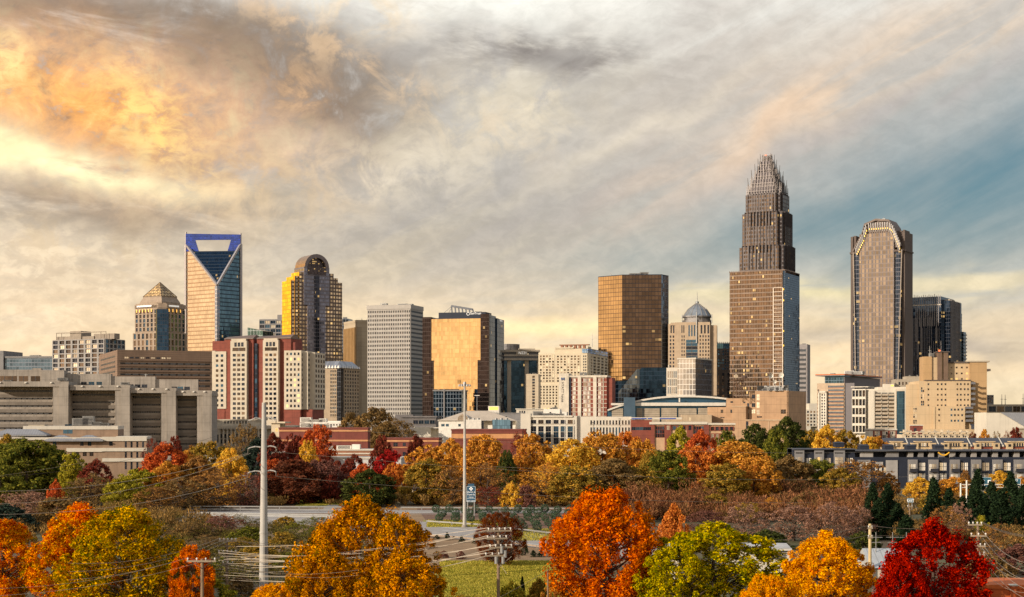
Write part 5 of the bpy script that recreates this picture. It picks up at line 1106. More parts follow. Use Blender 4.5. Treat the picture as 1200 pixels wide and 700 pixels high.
for k in range(10):
    for pa, pb in ((1025.5, 1032.6), (1033.4, 1040.4), (1041.2, 1048)):
        m = MB(); z = b.z(463.5+k*4.4); m.box(b.lx(pa), b.lx(pb), -1.5, 0, z-.15, z+.1); m.box(b.lx(pa), b.lx(pb), -1.5, -1.4, z+.1, z+1.15); b.part('balcony', m, plain('balcony_cream', (178, 164, 142)))
for k in range(9):
    for pa, pb in ((1062.6, 1069.6), (1070.4, 1077.6)):
        m = MB(); z = b.z(463.5+k*4.4); m.box(b.lx(pa), b.lx(pb), -1.5, 0, z-.15, z+.1); m.box(b.lx(pa), b.lx(pb), -1.5, -1.4, z+.1, z+1.15); b.part('balcony', m, plain('balcony_cream', (178, 164, 142)))
m = MB(); x = b.lx(1045, 8); m.box(x-.8, x+.8, 5.9, 6, b.z(452.3), b.z(451.2)); b.part('lit_sign', m, plain('lamp_yellow', (0, 0, 0)))
b = Bld('brick_shop', 'small red brick and white podium with arched bays below the condominium', 'building', 900, -4, 1052, 1017, dep=12)
b.vol(1018, 1051, 504); b.vol(1017.5, 1051.5, 502.6, 504.4, y0=-.6, mi=1); b.vol(1018, 1023, 505, y0=-.4, mi=1)
for pa in (1025, 1034, 1043): b.gpx('F', pa, pa+6, 505.5, 514, 3, 2, fw=.8, fh=.85, dep=.2, kinds=('bright', 'curt', 'dark'), mi=1)
b.finish([redbrick, white_c])

# --- big beige block with twin dark shafts
b = Bld('hospital_building', 'massive windowless-looking beige concrete block with twin brown shafts on roof', 'building', 930, -6, 1158.5, 1066, 1161)
b.dep = 50
def bx(pa, pb, pt, y0, y1, mi=0, pyb=None): b.w.box(b.lx(pa, y0), b.lx(pb, y0), y0, y1, 0 if pyb is None else b.z(pyb), b.z(pt), mi)
bx(1077, 1138, 446, 4, 46); bx(1137, 1156.5, 423.5, 8, 44, 4); bx(1134, 1160, 422.4, 7.4, 45, 1, 424); bx(1110, 1138, 424.5, 12, 44); bx(1110, 1138, 423, 11.6, 30, 2, 425)
bx(1082, 1092, 417, 9, 24, 4); bx(1092, 1100, 418, 10, 22); bx(1099, 1103.8, 412, 8, 18, 3); bx(1106, 1111, 412, 8, 18, 3); bx(1103.8, 1106, 413, 9.5, 17, 0); bx(1098, 1113, 411, 7.5, 19, 2, 412.2)
bx(1072, 1131, 476, -2, 6); bx(1094.5, 1131, 477, -3.5, 0); bx(1066, 1078, 450, 5, 20, 0); bx(1084, 1137.5, 446, 3.6, 8, 0); bx(1084, 1138, 445, 3.2, 20, 2, 446.2); bx(1131, 1138, 477.5, -1, 6); bx(1068, 1158, 503, -8, 4, 0); bx(1094, 1096, 476, -3.9, -3.5, 0)
bx(1156.5, 1161, 432, 8, 20, 2, 434.5)
for pa in (1114, 1120, 1126, 1132): 
    for py in (429, 436, 442.5): b.gpx('F', pa, pa+2.2, py, py+2, 1, 1, fw=1, fh=1, dep=0, y=12, kinds=('dark', 'brown', 'lit'))
for pa in (1087, 1098, 1102.5, 1107, 1121, 1125, 1129.5, 1133.5):
    for py in (449, 455, 461.5, 467.5, 474): b.gpx('F', pa, pa+1.9, py, py+2.2, 1, 1, fw=1, fh=1, dep=0, y=3.6, kinds=('dark', 'brown', 'dark'))
for pa in (1114, 1118, 1122, 1126.5):
    for py in (479, 485.5, 492): b.gpx('F', pa, pa+2, py, py+2.4, 1, 1, fw=1, fh=1, dep=0, y=-3.5, kinds=('brown', 'dark', 'blue'))
for py in (479, 485.5, 492): b.gpx('F', 1099.5, 1101.6, py, py+2.2, 1, 1, fw=1, fh=1, dep=0, y=-3.5, kinds=('brown',))
for k in range(3): b.gpx('F', 1079, 1083, 453.5+k*8, 459.5+k*8, 2, 2, fw=.8, fh=.8, dep=.1, y=4, kinds=('blue', 'dark', 'bright'))
for k in range(3): b.gpx('F', 1070, 1074.5, 478+k*7, 483+k*7, 2, 2, fw=.8, fh=.8, dep=.1, y=-2, kinds=('dark', 'bright'))
b.finish([wall('hosp_beige', (196, 170, 132), .9, .07, .06, lines=(9, 5.2, .12)), stone, wall('dark_coping', (92, 80, 70)), wall('brown_shaft', (112, 90, 72)), wall('hosp_tan', (178, 144, 100), .9, .1, .08, lines=(9, 5.2, .12))])
for k in range(5):
    m = MB(); z = b.z(450+k*6.2); xa = b.lx(1137.4, 3); m.box(xa, xa+2.6, 1.4, 8, z-.2, z+.25); m.box(xa+.1, xa+2.6, 1.4, 1.6, z+.25, z+1.2); b.part('stair_landing', m, plain('landing_grey', (110, 108, 108)))
for k in range(4):
    m = MB(); z = b.z(479+k*5); xa = b.lx(1131.4, -4); m.box(xa, xa+4.4, -5, 1, z-.2, z+.3); m.box(xa, xa+4.4, -5, -4.8, z+.3, z+1.2); b.part('stair_landing', m, plain('landing_grey', (0, 0, 0)))
m = MB(); xa = b.lx(1138, -8); m.face([(xa, -8.4, b.z(499.5)), (xa+10.5, -8.4, b.z(503.2)), (xa+10.5, -3, b.z(500.2)), (xa, -3, b.z(496.5))]); m.face([(xa, -8.4, b.z(502.8)), (xa+10.5, -8.4, b.z(503.4)), (xa+10.5, -8.4, b.z(503.2)), (xa, -8.4, b.z(499.5))]); b.part('canopy_roof', m, charcoal)
b.mast([(1089.5, 416, 404), (1091, 417, 411)], y=12); b.hvac([(1092, 416.8, 3, 2, 3), (1103, 411, 1, .8, 1)], y=12)
g = MB(); x = b.lx(1101, 8); g.box(x-.5, x+.5, 8, 9, b.z(411), b.z(411)+.9); b.part('beacon_light', g, plain('red_lamp', (0, 0, 0)))
# long low glazed building and white hall on the right edge
b = Bld('office_building', 'long low beige building with ribbon of wide windows at right edge', 'building', 1000, -2, 1215, 1157, dep=20)
b.vol(1157, 1215, 474); b.gpx('F', 1158, 1215, 476, 483, 6, 1, fw=.86, fh=.9, dep=.3, kinds=('dark', 'brown', 'dark')); b.finish(stone); b.mast([(1174, 474, 462), (1178, 474, 462.5), (1199, 474, 461)])
b = Bld('tower_stub', 'distant dark grid-window block above the low right-hand building', 'building', 1700, 0, 1164.5, 1157, dep=12)
b.vol(1157, 1164.5, 463); b.gpx('F', 1157.5, 1164, 464, 472, 3, 4, fw=.8, fh=.7, dep=.3, kinds=('dark', 'brown')); b.finish(midgrey)
b = Bld('hall', 'white hall with sloping pale roof at right edge behind the townhouses', 'building', 880, -4, 1230, 1156, dep=30)
m = MB(); xa, xb, xc = b.lx(1156), b.lx(1172), b.lx(1230); za, zb, zc = b.z(483.5), b.z(483.5), b.z(505)
m.face([(xa, 0, 0), (xc, 0, 0), (xc, 0, b.z(510)), (b.lx(1200), 0, b.z(500)), (xb, 0, zb), (xa, 0, za)]); m.face([(xa, 30, 0), (xa, 0, 0), (xa, 0, za), (xa, 30, za)]); b.part('wall', m, white_c)
m = MB(); m.face([(xa, -.3, za), (xb, -.3, zb), (xb, 30, zb), (xa, 30, za)]); m.face([(xb, -.3, zb), (b.lx(1200), -.3, b.z(500)), (b.lx(1200)+16, 30, b.z(483.6)), (xb, 30, zb)]); m.face([(b.lx(1200), -.3, b.z(500)), (xc, -.3, b.z(510)), (xc, 30, b.z(484)), (b.lx(1200)+16, 30, b.z(483.6))]); b.part('roof', m, wall('pale_roof', (186, 176, 162), .7, .08, lines=(1.5, 60, .12)))
m = MB(); m.box(b.lx(1187), xc, -6, -.5, 0, b.z(503)); m.box(b.lx(1186), xc, -6.6, -.4, b.z(503), b.z(501.6)); b.part('porch', m, stone)

# --- cream terrace buildings below the beige block
b = Bld('terrace_building', 'cream low building with arched loggias and rooftop chimneys below beige block', 'building', 820, -3, 1139, 1056, dep=14)
b.vol(1057, 1138, 509.5); b.vol(1056, 1139, 506.2, 507.2, y0=-1.4, y1=3)
for i in range(11): px = 1059+i*7.4; b.vol(px, px+2.0, 503.8+(i % 3)*.9, 509.5, y0=-1, y1=1.5); b.gpx('F', px+2.2, px+7, 510.5, 513, 2, 1, fw=.7, fh=.8, dep=0, kinds=('dark', 'brown'))
b.finish(wall('loggia_cream', (206, 188, 158), .85, .1))
for i in range(5): m = MB(); x = b.lx(1062+i*16, -1.2); m.box(x, x+2.4, -1.2, 0, b.z(507), b.z(507)+.6); m.tube((x+.8, -.6, b.z(507)+.6), (x+.8, -.6, b.z(507)+1.5), .2, .2, 5); b.part('roof_vent', m, METAL)
b = Bld('brick_shed', 'small red brick stair house in front of beige concrete block', 'building', 850, -4, 1081.5, 1069.5, dep=8)
b.vol(1069.5, 1081.5, 498.5); b.vol(1069, 1082, 498, 499, y0=-.4, mi=1); b.gpx('F', 1071, 1074, 502, 506, 1, 1, fw=1, fh=1, dep=0, kinds=('dark',)); b.finish([redbrick2, white_c])

# --- townhouses with slate roofs (each a house)
th_lab = ['leftmost slate-roofed cream townhouse, half hidden by yellow trees', 'second slate-roofed cream townhouse, above the dark row', 'middle slate-roofed townhouse with a wide cream gable bay', 'fourth slate-roofed townhouse, with red brick strip and cream bays', 'rightmost slate-roofed townhouse at the picture edge']
for i, (pa, pb) in enumerate(((1038, 1064.3), (1064.6, 1100), (1100.3, 1137.5), (1137.8, 1174.7), (1175, 1212))):
    b = Bld('townhouse', th_lab[i], 'house', 690+i*.0, 0, pb, pa, dep=13, group='slate-roofed townhouses')
    xa, xb = b.lx(pa), b.lx(pb); ze, zr = b.z(523.5), b.z(513.6)
    b.w.box(xa, xb, 0, 13, 0, ze, 1 if i >= 3 else 0)
    mid = (xa+xb)/2; hw = (xb-xa)*.27
    for s_ in (-1, 1): b.w.box(mid+s_*hw*1.1-1.5, mid+s_*hw*1.1+1.5, -.9, 4.5, 0, b.z(519.2)); b.grid((mid+s_*hw*1.1-.9, -.92), (mid+s_*hw*1.1+.9, -.92), b.z(524), b.z(520.6), 1, 1, fw=.7, fh=.9, dep=0, kinds=('dark',)); b.grid((mid+s_*hw*1.1-.9, -.92), (mid+s_*hw*1.1+.9, -.92), b.z(530), b.z(526), 1, 1, fw=.7, fh=.9, dep=0, kinds=('dark', 'bright'))
    b.w.box(mid-hw*.8, mid+hw*.8, -.2, 5, ze, b.z(518.2)); b.w.box(mid-hw*1.0, mid+hw*1.0, -.6, 5, b.z(518.2), b.z(517.2)); b.grid((mid-hw*.6, -.22), (mid+hw*.6, -.22), b.z(523.5), b.z(519.2), 4, 1, fw=.6, fh=.9, dep=0, kinds=('dark', 'curt')); b.grid((mid-hw*.6, -.02), (mid+hw*.6, -.02), b.z(531), b.z(526), 4, 1, fw=.6, fh=.9, dep=0, kinds=('curt', 'lit', 'dark'))
    b.finish([wall('town_cream', (198, 172, 132), .85, .08), redbrick])
    m = MB(); m.face([(xa, -.5, ze), (xb, -.5, ze), (xb, 6.5, zr), (xa, 6.5, zr)]); m.face([(xb, 13.5, ze), (xa, 13.5, ze), (xa, 6.5, zr), (xb, 6.5, zr)]); m.face([(xa, -.5, ze), (xa, 6.5, zr), (xa, 13.5, ze)]); m.face([(xb, 13.5, ze), (xb, 6.5, zr), (xb, -.5, ze)]); b.part('roof', m, slate)
    if i: m = MB(); m.box(xa-.25, xa+.25, -1, 13.6, ze, ze+.8); m.face([(xa-.3, -.6, ze+.3), (xa+.3, -.6, ze+.3), (xa+.3, 6.5, zr+.5), (xa-.3, 6.5, zr+.5)]); b.part('party_wall', m, white_c)

plain('black_rail', (40, 40, 46))
# --- dark modern townhouse row in front
def darkhouse(pa, pb, label, style, pt=521.5, D=520):
    b = Bld('modern_townhouse', label, 'house', D, 0, pb, pa, dep=12, group='dark modern townhouses')
    xa, xb = b.lx(pa)+.01, b.lx(pb)-.01; W = xb-xa; Zt = b.z(pt+10)
    b.w.box(xa, xb, 0, 12, 0, Zt, 0); pm = pa+(pb-pa)*.52
    if style == 0:   # grey bay + twin window bay
        b.w.box(xa+.5, b.lx(pm), -.9, 0, 0, Zt-.5, 1)
        for (a, q) in ((pt+17, pt+24.5), (pt+29, pt+37)): b.gpx('F', pa+3, pm-1.5, a, q, 3, 1, fw=.84, fh=1, dep=0, y=-.92, kinds=('curt', 'curt', 'bright'), mi=0)
        for (a, q) in ((pt+15.5, pt+24.5), (pt+28, pt+37)): b.gpx('F', pm+2, pb-1.5, a, q, 2, 1, fw=.8, fh=1, dep=0, kinds=('curt', 'curt', 'bright'))
        m = MB(); z = b.z(pt+25.5); m.box(xa+.8, b.lx(pm)-.3, -2.0, -.9, z-.2, z); m.box(xa+.8, b.lx(pm)-.3, -2.0, -1.9, z, z+1.0); b.part('balcony', m, plain('black_rail', (40, 40, 46)))
    elif style == 1: # taller grey piers
        b.w.box(xa+.3, b.lx(pm), -.9, 0, 0, b.z(pt+4), 1)
        for (a, q) in ((pt+12, pt+20), (pt+24, pt+32)): b.gpx('F', pa+2.5, pm-1.5, a, q, 3, 1, fw=.86, fh=1, dep=0, y=-.92, kinds=('curt', 'bright', 'lit'))
        b.gpx('F', pa+2.5, pm-1.5, pt+6.2, pt+7.6, 1, 1, fw=1, fh=1, dep=0, y=-.92, kinds=('black',)); b.gpx('F', pm+2, pb-2, pt+13, pt+20.5, 2, 1, fw=.7, fh=1, dep=0, kinds=('bright', 'curt'))
        m = MB(); z = b.z(pt+22); m.box(b.lx(pm), xb-.3, -1.4, 0, z-.2, z); m.box(b.lx(pm), xb-.3, -1.4, -1.3, z, z+1.0); b.part('balcony', m, plain('black_rail', (0, 0, 0)))
        b.w.box(xa, xb, .6, 12, Zt, b.z(pt+3), 0)
    else:            # end wall with pale panels
        b.gpx('F', pa+22, pb-12, pt+21, pt+27, 5, 1, fw=.5, fh=1, dep=0, kinds=('curt', 'dark', 'bright')); b.w.box(b.lx(pa+3), b.lx(pa+18), -.25, 0, 0, b.z(pt+12), 1); b.gpx('F', pa+5, pa+16, pt+15, pt+21, 3, 1, fw=.8, fh=1, dep=0, y=-.27, kinds=('curt', 'bright'))
        b.w.box(b.lx(pa+24), xb-8, -.3, 0, b.z(pt+19), b.z(pt+14.5), 2); b.w.box(xb-7, xb-3, -.3, 0, 0, b.z(pt+12.5), 2); b.w.box(xa-.1, xa+2.2, -.3, 0, 0, b.z(pt+19.5), 2)
    # roof terrace
    b.w.box(xa, xb, 3.5, 11, Zt, b.z(pt+2.5), 0); b.w.box(xa, xb, .0, .3, Zt, Zt+.35, 0)
    if style != 1:
        for k in range(2): x = xa+W*(.12+.5*k); b.w.box(x, x+W*.24, .5, 3.4, Zt, Zt+2.0, 2 if k == 0 else 1)
        m = MB(); m.box(xa-.1, xb+.1, -1.0, 11.5, b.z(pt+1.2)-.2, b.z(pt+1.2)+.25); b.part('roof_plate', m, charcoal)
    else: m = MB(); m.box(xa, xb, -1.2, 11.5, b.z(pt+3), b.z(pt+3)+.3); b.part('roof_plate', m, charcoal)
    for q in (979, 1008, 1037, 1063, 1096):
        if not pa <= q < pb: continue
        m = MB(); xm = b.lx(q, 5); z = b.z(pt+1.2)+.2; m.box(xm, xm+3.1, 5, 9, z, z+1.4); m.face([(xm-.2, 4.8, z+1.4), (xm+3.3, 4.8, z+1.4), (xm+3.3, 9.2, z+1.8), (xm-.2, 9.2, z+1.8)]); b.part('stair_house', m, darkgrey)
    b.finish([darkgrey, midgrey, wall('light_panel', (158, 152, 144), .85)]); return b
dl = ['leftmost grey-pier townhouse of the dark row, behind brown trees', 'second grey-pier townhouse of the dark row with black balcony', 'third grey-pier townhouse of dark row, rising above the brown tree',
      'dark end-wall townhouse with pale grey square panels', 'dark townhouse right of the pale-panelled end wall', 'dark townhouse standing behind the round yellow tree', 'dark townhouse under the yellow rooftop ornament',
      'dark townhouse with curtained windows behind two steel posts', 'dark townhouse behind the tallest pointed evergreens', 'last dark townhouse at the right picture edge']
for i, (pa, pb, st) in enumerate(((930, 953, 1), (953, 976, 1), (976, 1002, 1), (1002, 1062, 2), (1062, 1086, 0), (1086, 1111, 0), (1111, 1136, 0), (1136, 1161, 0), (1161, 1186, 0), (1186, 1212, 0))):
    darkhouse(pa, pb, dl[i], st, 524 if i < 3 else 527)
root = empty('roof_ornament', (gx(1106.5, 518), 518.5, gz(535.5, 518)), 0, 'yellow smile-shaped swag hanging on the dark townhouse roof terrace', 'ornament')
m = MB(); P_ = [Vector((-1.9+i*.38, 0, 1.5-1.0*math.sin(math.pi*i/10))) for i in range(11)]
for a, q in zip(P_, P_[1:]): m.tube(a, q, .24, .24, 6)
m.build('swag', plain('yellow_cloth', (240, 180, 40), .8), root); m = MB(); m.tube((-1.9, 0, -.5), (-1.9, 0, 1.6), .06, .06, 4); m.tube((1.9, 0, -.5), (1.9, 0, 1.6), .06, .06, 4); m.build('post', METAL, root)

# --- low buildings at the middle left
def lowbrick(name, label, D, th, pc, pf, ps, pt, bands, wins, mats=None, dep=None):
    b = Bld(name, label, 'building', D, th, pc, pf, ps, dep=dep); b.vol(pf, pc, pt)
    b.w.box(b.x0-.2, b.x1+.2, -.25, b.dep+.2, b.z(pt+1.2), b.z(pt-.4), 1)
    for t_, u_, mi in bands: b.w.edge((b.x0, 0), (b.x1, 0), .25, b.z(u_), b.z(t_), mi); b.w.edge((b.x1, 0), (b.x1, b.dep), .25, b.z(u_), b.z(t_), mi)
    for w in wins: b.gpx('F', w[0], w[1], w[2], w[3], 1, 1, fw=1, fh=1, dep=0, kinds=(w[4] if len(w) > 4 else 'dark',))
    b.finish(mats or [redbrick2, wall('brick_coping', (120, 62, 48)), wall('tan_band', (196, 140, 92))]); return b
b = lowbrick('brick_building', 'long red brick flat-roofed building with tan stripes behind red trees', 640, -6, 431, 327, 434, 501.5, ((504, 506, 2), (515.5, 517.5, 2)), ((384, 389, 508, 513), (383, 389, 520, 526), (345, 348, 510, 514)))
b.hvac([(358, 501, 5, 2, 3), (372, 501, 8, 1.6, 4), (380, 501, 5, 1.4, 4)], WHITE); 
b = lowbrick('brick_building', 'two-storey brick building with square windows right of the red tree', 600, -6, 514, 452, 518, 513.5, ((516, 518, 2), (524, 525, 2)), ((461, 466, 519, 523.5), (472, 475.5, 519, 523), (472, 475.5, 530, 536), (484, 488, 519, 523)))
b = lowbrick('brick_building', 'wide orange-banded brick building below the white hip-roofed hall', 700, -5, 612, 529, 617, 503.5, ((507, 508.2, 1), (508.6, 514, 2), (514.5, 516, 1)), tuple((p, p+2.2, 508.6, 514.2) for p in (540, 556, 569, 580, 588.5, 594.5)))
b = lowbrick('low_brick_wing', 'low brown brick wing with white coping and rooftop units', 610, -4, 440, 365, None, 527, ((531, 532.4, 2),), (), [wall('brown_brick', (150, 104, 76)), white_c, white_c], dep=12)
b.hvac([(384, 526.5, 5, 1.2, 3), (403, 526.5, 6, 1.4, 3)], WHITE); m = MB(); x = b.lx(417, 2); m.box(x-1.6, x+1.6, 2, 5, b.z(527), b.z(521)); b.part('stair_house', m, WHITE)
b = lowbrick('warehouse', 'long low white-walled warehouse behind the dark red trees', 560, -3, 470, 240, None, 536.5, (), (), [wall('warehouse_white', (200, 194, 186), .9, .08, lines=(4, 40, .15)), white_c, white_c], dep=16)
b.hvac([(338, 536, 4, 1.5, 3), (349, 536, 4, 1.5, 3), (364, 536, 5, 1.0, 3)])
b = lowbrick('warehouse', 'pale tan flat-roofed warehouse beside the brick wing', 590, -3, 366, 312, None, 530.5, (), (), [wall('warehouse_tan', (190, 174, 150), .9, .08), white_c, white_c], dep=14)
b = Bld('stair_block_building', 'small cream block with one lit window beside the steel pole', 'building', 700, -6, 328, 318, dep=10)
b.vol(318, 328, 496); b.vol(315, 334, 494.3, 496.2, y0=-1); b.gpx('F', 323, 325.5, 502, 506, 1, 1, fw=1, fh=1, dep=0, kinds=('lit',)); b.finish(wall('loggia_cream', (0, 0, 0)))
b = Bld('white_block', 'long white low block with rooftop units behind brick building', 'building', 820, -5, 415, 333, dep=14)
b.vol(357, 415, 495); b.vol(384, 415, 493.5, y0=1); b.gpx('F', 386, 400, 497, 499, 4, 1, fw=.5, fh=1, dep=0, kinds=('warm',)); b.finish(WHITE); b.hvac([(358, 495, 6, 2.6, 4), (370, 495, 8, 1.4, 4), (378, 495, 4, 2, 4)], WHITE)
b = Bld('grey_parking_deck', 'low grey parking deck with dark openings right of brown trees', 'building', 900, -6, 511, 455, dep=20)
b.vol(455, 511, 490); b.vol(468, 512, 487.6, 489.4, y0=-1); b.vol(463, 484, 486, y0=6, y1=12); b.gpx('F', 484, 510, 492.5, 497, 4, 1, fw=.86, fh=.9, dep=.4, kinds=('dark', 'blue')); b.finish(wall('deck_grey', (112, 106, 102)))
b = Bld('white_tank_building', 'small white-walled mechanical block beside grey parking deck', 'building', 820, -6, 505, 485, dep=10)
b.vol(485, 505, 500.5); b.vol(505, 529, 503, y0=2); b.vol(504, 529, 501, 502, y0=-1); b.finish(white_c)
for i in range(4): pass
# white hip-roofed hall with arched gable
b = Bld('hall', 'white hall with big hip roof and round arch window behind light pole', 'building', 800, -6, 560, 514, 606)
b.dep = 34
b.vol(514, 560, 492.5); b.vol(560, 604, 493.5, y0=4); b.w.box(b.x0-.4, b.x1+.4, -.5, 10, b.z(493.6), b.z(492.2)); b.gpx('F', 517, 521, 497, 500, 1, 1, fw=1, fh=1, dep=0, kinds=('blue',)); b.gpx('F', 522.5, 526, 497, 500, 1, 1, fw=1, fh=1, dep=0, kinds=('blue',)); b.gpx('F', 537, 540, 497, 500, 1, 1, fw=1, fh=1, dep=0, kinds=('blue',))
b.finish(WHITE); m = MB(); e = [(b.lx(513, 0), -1), (b.lx(606, 0), -1), (b.lx(604, 30), 30), (b.lx(514, 30), 30)]; t0 = [(b.lx(547, 9), 9), (b.lx(572, 9), 9), (b.lx(572, 20), 20), (b.lx(547, 20), 20)]
m.loft(e, b.z(493), t0, b.z(481.5), cap=True); b.part('hip_roof', m, wall('hall_roof', (184, 168, 146), .8, .1, .2, lines=(60, 1.2, .1)))
m = MB(); xx = b.lx(543, 1); pts = arch(xx-2.9, xx+2.9, b.z(492.8), 3.2, 12); m.face([(p[0], -.6, p[1]) for p in reversed(pts)]); 
for p, q in zip(pts, pts[1:]): m.face([(p[0], -.6, p[1]), (q[0], -.6, q[1]), (q[0], 6, q[1]), (p[0], 6, p[1])][::-1], 1)
b.part('arched_gable', m, [curtain('cw_gable', (150, 128, 102), .9, .9, .12, .12, (196, 180, 156), metal=.3, rough=.4), WHITE])
for (pa, pb, pt, nme, lab, mt, D) in ((546, 564, 492, 'chiller', 'large white mechanical unit behind the brick building parapet', WHITE, 760), (577, 598, 492, 'cooling_tower', 'blue-grey louvred cooling tower on roof behind brick building', curtain('cw_cool', (110, 140, 152), 1.2, 5, .2, .3, (86, 110, 122), metal=.2, rough=.5), 762)):
    root = empty(nme, (gx(pa, D), D, 0), 0, lab, 'rooftop plant'); m = MB(); w = gx(pb, D)-gx(pa, D); m.box(0, w, 0, 6, gz(507, D), gz(pt, D)); m.build('casing', mt, root); m = MB()
    for k in range(3): m.tube((w*(.2+.3*k), 3, gz(pt, D)), (w*(.2+.3*k), 3, gz(pt, D)+.8), .8, .8, 10)
    m.build('fan_stack', METAL, root); m = MB(); m.box(w+.01, w+1.2, .5, 5.5, gz(507, D), gz(pt+1.5, D)); m.build('side_panel', DARKM, root); m = MB()
    m.box(-.5, w+1.7, -.5, 6.5, 0, gz(507, D)-.02); m.build('base', white_c, root)
for (px, lab) in ((575, 'lit cream billboard-like penthouse glowing yellow above the hall roof'),):
    D = 1000; root = empty('lit_penthouse', (gx(572, D), D, 0), 0, lab, 'building'); w = gx(585, D)-gx(572, D); m = MB(); m.box(0, w, 0, 8, 0, gz(476, D)); m.build('wall', WHITE, root); m = MB(); m.box(.8, w-.8, -.12, -.02, gz(480.5, D), gz(477, D)); m.build('lit_window', plain('lamp_warm', (255, 206, 90), .5, 0, 1.1), root)
b = Bld('grey_wall_building', 'plain grey windowless block behind hip-roofed hall, left of white building', 'building', 860, -6, 612, 586, dep=12)
b.vol(586, 612, 484.5); b.vol(585.5, 613, 483.8, 484.8, y0=-.4); b.gpx('F', 590, 594, 488, 490, 1, 1, fw=1, fh=1, dep=0, kinds=('dark',)); b.finish(midgrey)
b = Bld('white_block', 'pale flat-roofed block behind the long white building', 'building', 900, -5, 640, 603, dep=12)
b.vol(605, 640, 479.5); b.vol(604, 641, 479, 480, y0=-.5); b.gpx('F', 608, 616, 481.5, 484, 3, 1, fw=.6, fh=1, dep=0, kinds=('dark',)); b.finish(white_c)
# far blocks seen down the street at right of the exchange
b = Bld('office_building', 'hazy white block at the end of street between towers', 'building', 1700, 0, 960, 944, dep=20)
b.vol(948, 960, 473); b.vol(944, 950, 480, y0=-4); b.gpx('F', 945, 960, 481, 500, 4, 5, fw=.6, fh=.6, dep=.2, y=-4, kinds=('dark', 'warm')); b.finish(white_c)
# peeking far right podium of the crown-bracket tower
b = Bld('stone_podium', 'tan rooftop block with white railings between condominium and beige block', 'building', 1120, -6, 1082, 1049, dep=20)
b.vol(1049, 1082, 444.5); b.vol(1062, 1081, 441, y0=2); b.gpx('F', 1052, 1080, 447, 452, 7, 1, fw=.5, fh=.7, dep=.2, kinds=('warm', 'dark')); b.finish(stone)
for k in range(2): b.mast([(1066+k*9, 441, 439)])
# ================================================================== GROUND, ROADS
def groundmat(name, stops, sc=.05, bump=.3):
    m, t, out = mat(name); tc = t.n('ShaderNodeTexCoord').outputs['Object']
    n1 = t.noise(tc, sc, 8, .65).outputs[0]; n2 = t.noise(tc, sc*30, 4, .6).outputs[0]
    f = t.m('ADD', t.m('MULTIPLY', n1, .75), t.m('MULTIPLY', n2, .25))
    col = t.ramp(f, stops); b = t.n('ShaderNodeBsdfPrincipled', {'Base Color': col, 'Roughness': .95})
    bp = t.n('ShaderNodeBump', {'Strength': bump, 'Distance': .3, 'Height': n2}); t.L.new(bp.outputs[0], b.inputs['Normal'])
    t.L.new(b.outputs[0], out.inputs[0]); return m
gm = groundmat('ground_autumn', [(.3, lin(62, 56, 34)), (.45, lin(92, 74, 48)), (.55, lin(84, 82, 42)), (.7, lin(122, 96, 62))])
g = MB(); g.face([(-9000, -3000, 0), (9000, -3000, 0), (9000, 16000, 0), (-9000, 16000, 0)]); o = g.build('ground', gm); o['kind'] = 'structure'
def gpoly(pts, z): return [(*gp(px, py), z) for px, py in pts]
def sheet(name, pts, z, m, kind='structure'):
    g = MB(); g.face([p for p in gpoly(pts, z)][::-1]); o = g.build(name, m)
    if o.data.polygons[0].normal.z < 0: o.data.flip_normals()
    o['kind'] = kind; return o
asph = groundmat('asphalt_worn', [(.36, lin(138, 130, 120)), (.47, lin(164, 155, 143)), (.54, lin(152, 142, 130)), (.64, lin(182, 172, 158))], .22, .1)
dirt = groundmat('dry_verge', [(.3, lin(104, 88, 56)), (.5, lin(146, 114, 78)), (.7, lin(164, 134, 92))], .1)
lawnm = groundmat('lawn_grass', [(.36, lin(96, 104, 36)), (.46, lin(142, 140, 50)), (.54, lin(184, 172, 70)), (.62, lin(170, 136, 80))], .25)
vergeg = groundmat('verge_grass', [(.3, lin(96, 100, 40)), (.5, lin(150, 142, 52)), (.7, lin(176, 140, 80))], .15)
sheet('road_verge', [(140, 592), (700, 592), (760, 640), (740, 664), (470, 664), (160, 640)], .004, dirt)
sheet('planting_bed', [(488, 596), (700, 597), (712, 634), (640, 634), (500, 611)], .008, groundmat('bed_mulch', [(.3, lin(96, 66, 48)), (.6, lin(128, 92, 66))], .3))
sheet('verge_strip', [(496, 609.5), (620, 621), (720, 633), (720, 637), (600, 626), (496, 614)], .012, vergeg)
sheet('lawn', [(508, 664), (560, 657), (668, 657), (690, 700), (700, 722), (500, 722), (512, 690)], .012, lawnm)
sheet('far_lawn', [(350, 582), (395, 580), (402, 592), (345, 594)], .008, lawnm)
for nm, pts, z in (('road', [(120, 597), (700, 598.5), (700, 601.5), (470, 602), (120, 601.5)], .016),
                   ('road', [(120, 605.5), (300, 604), (420, 607.5), (520, 613), (640, 625), (760, 641), (760, 657), (640, 643), (520, 629.5), (400, 616), (250, 612.5), (120, 612)], .016),
                   ('access_road', [(374, 600), (392, 586), (400, 586), (392, 600)], .02),
                   ('dirt_track', [(440, 644), (520, 645), (600, 652), (600, 657), (500, 662), (440, 660)], .016)):
    sheet(nm, pts, z, asph if 'dirt' not in nm else dirt)
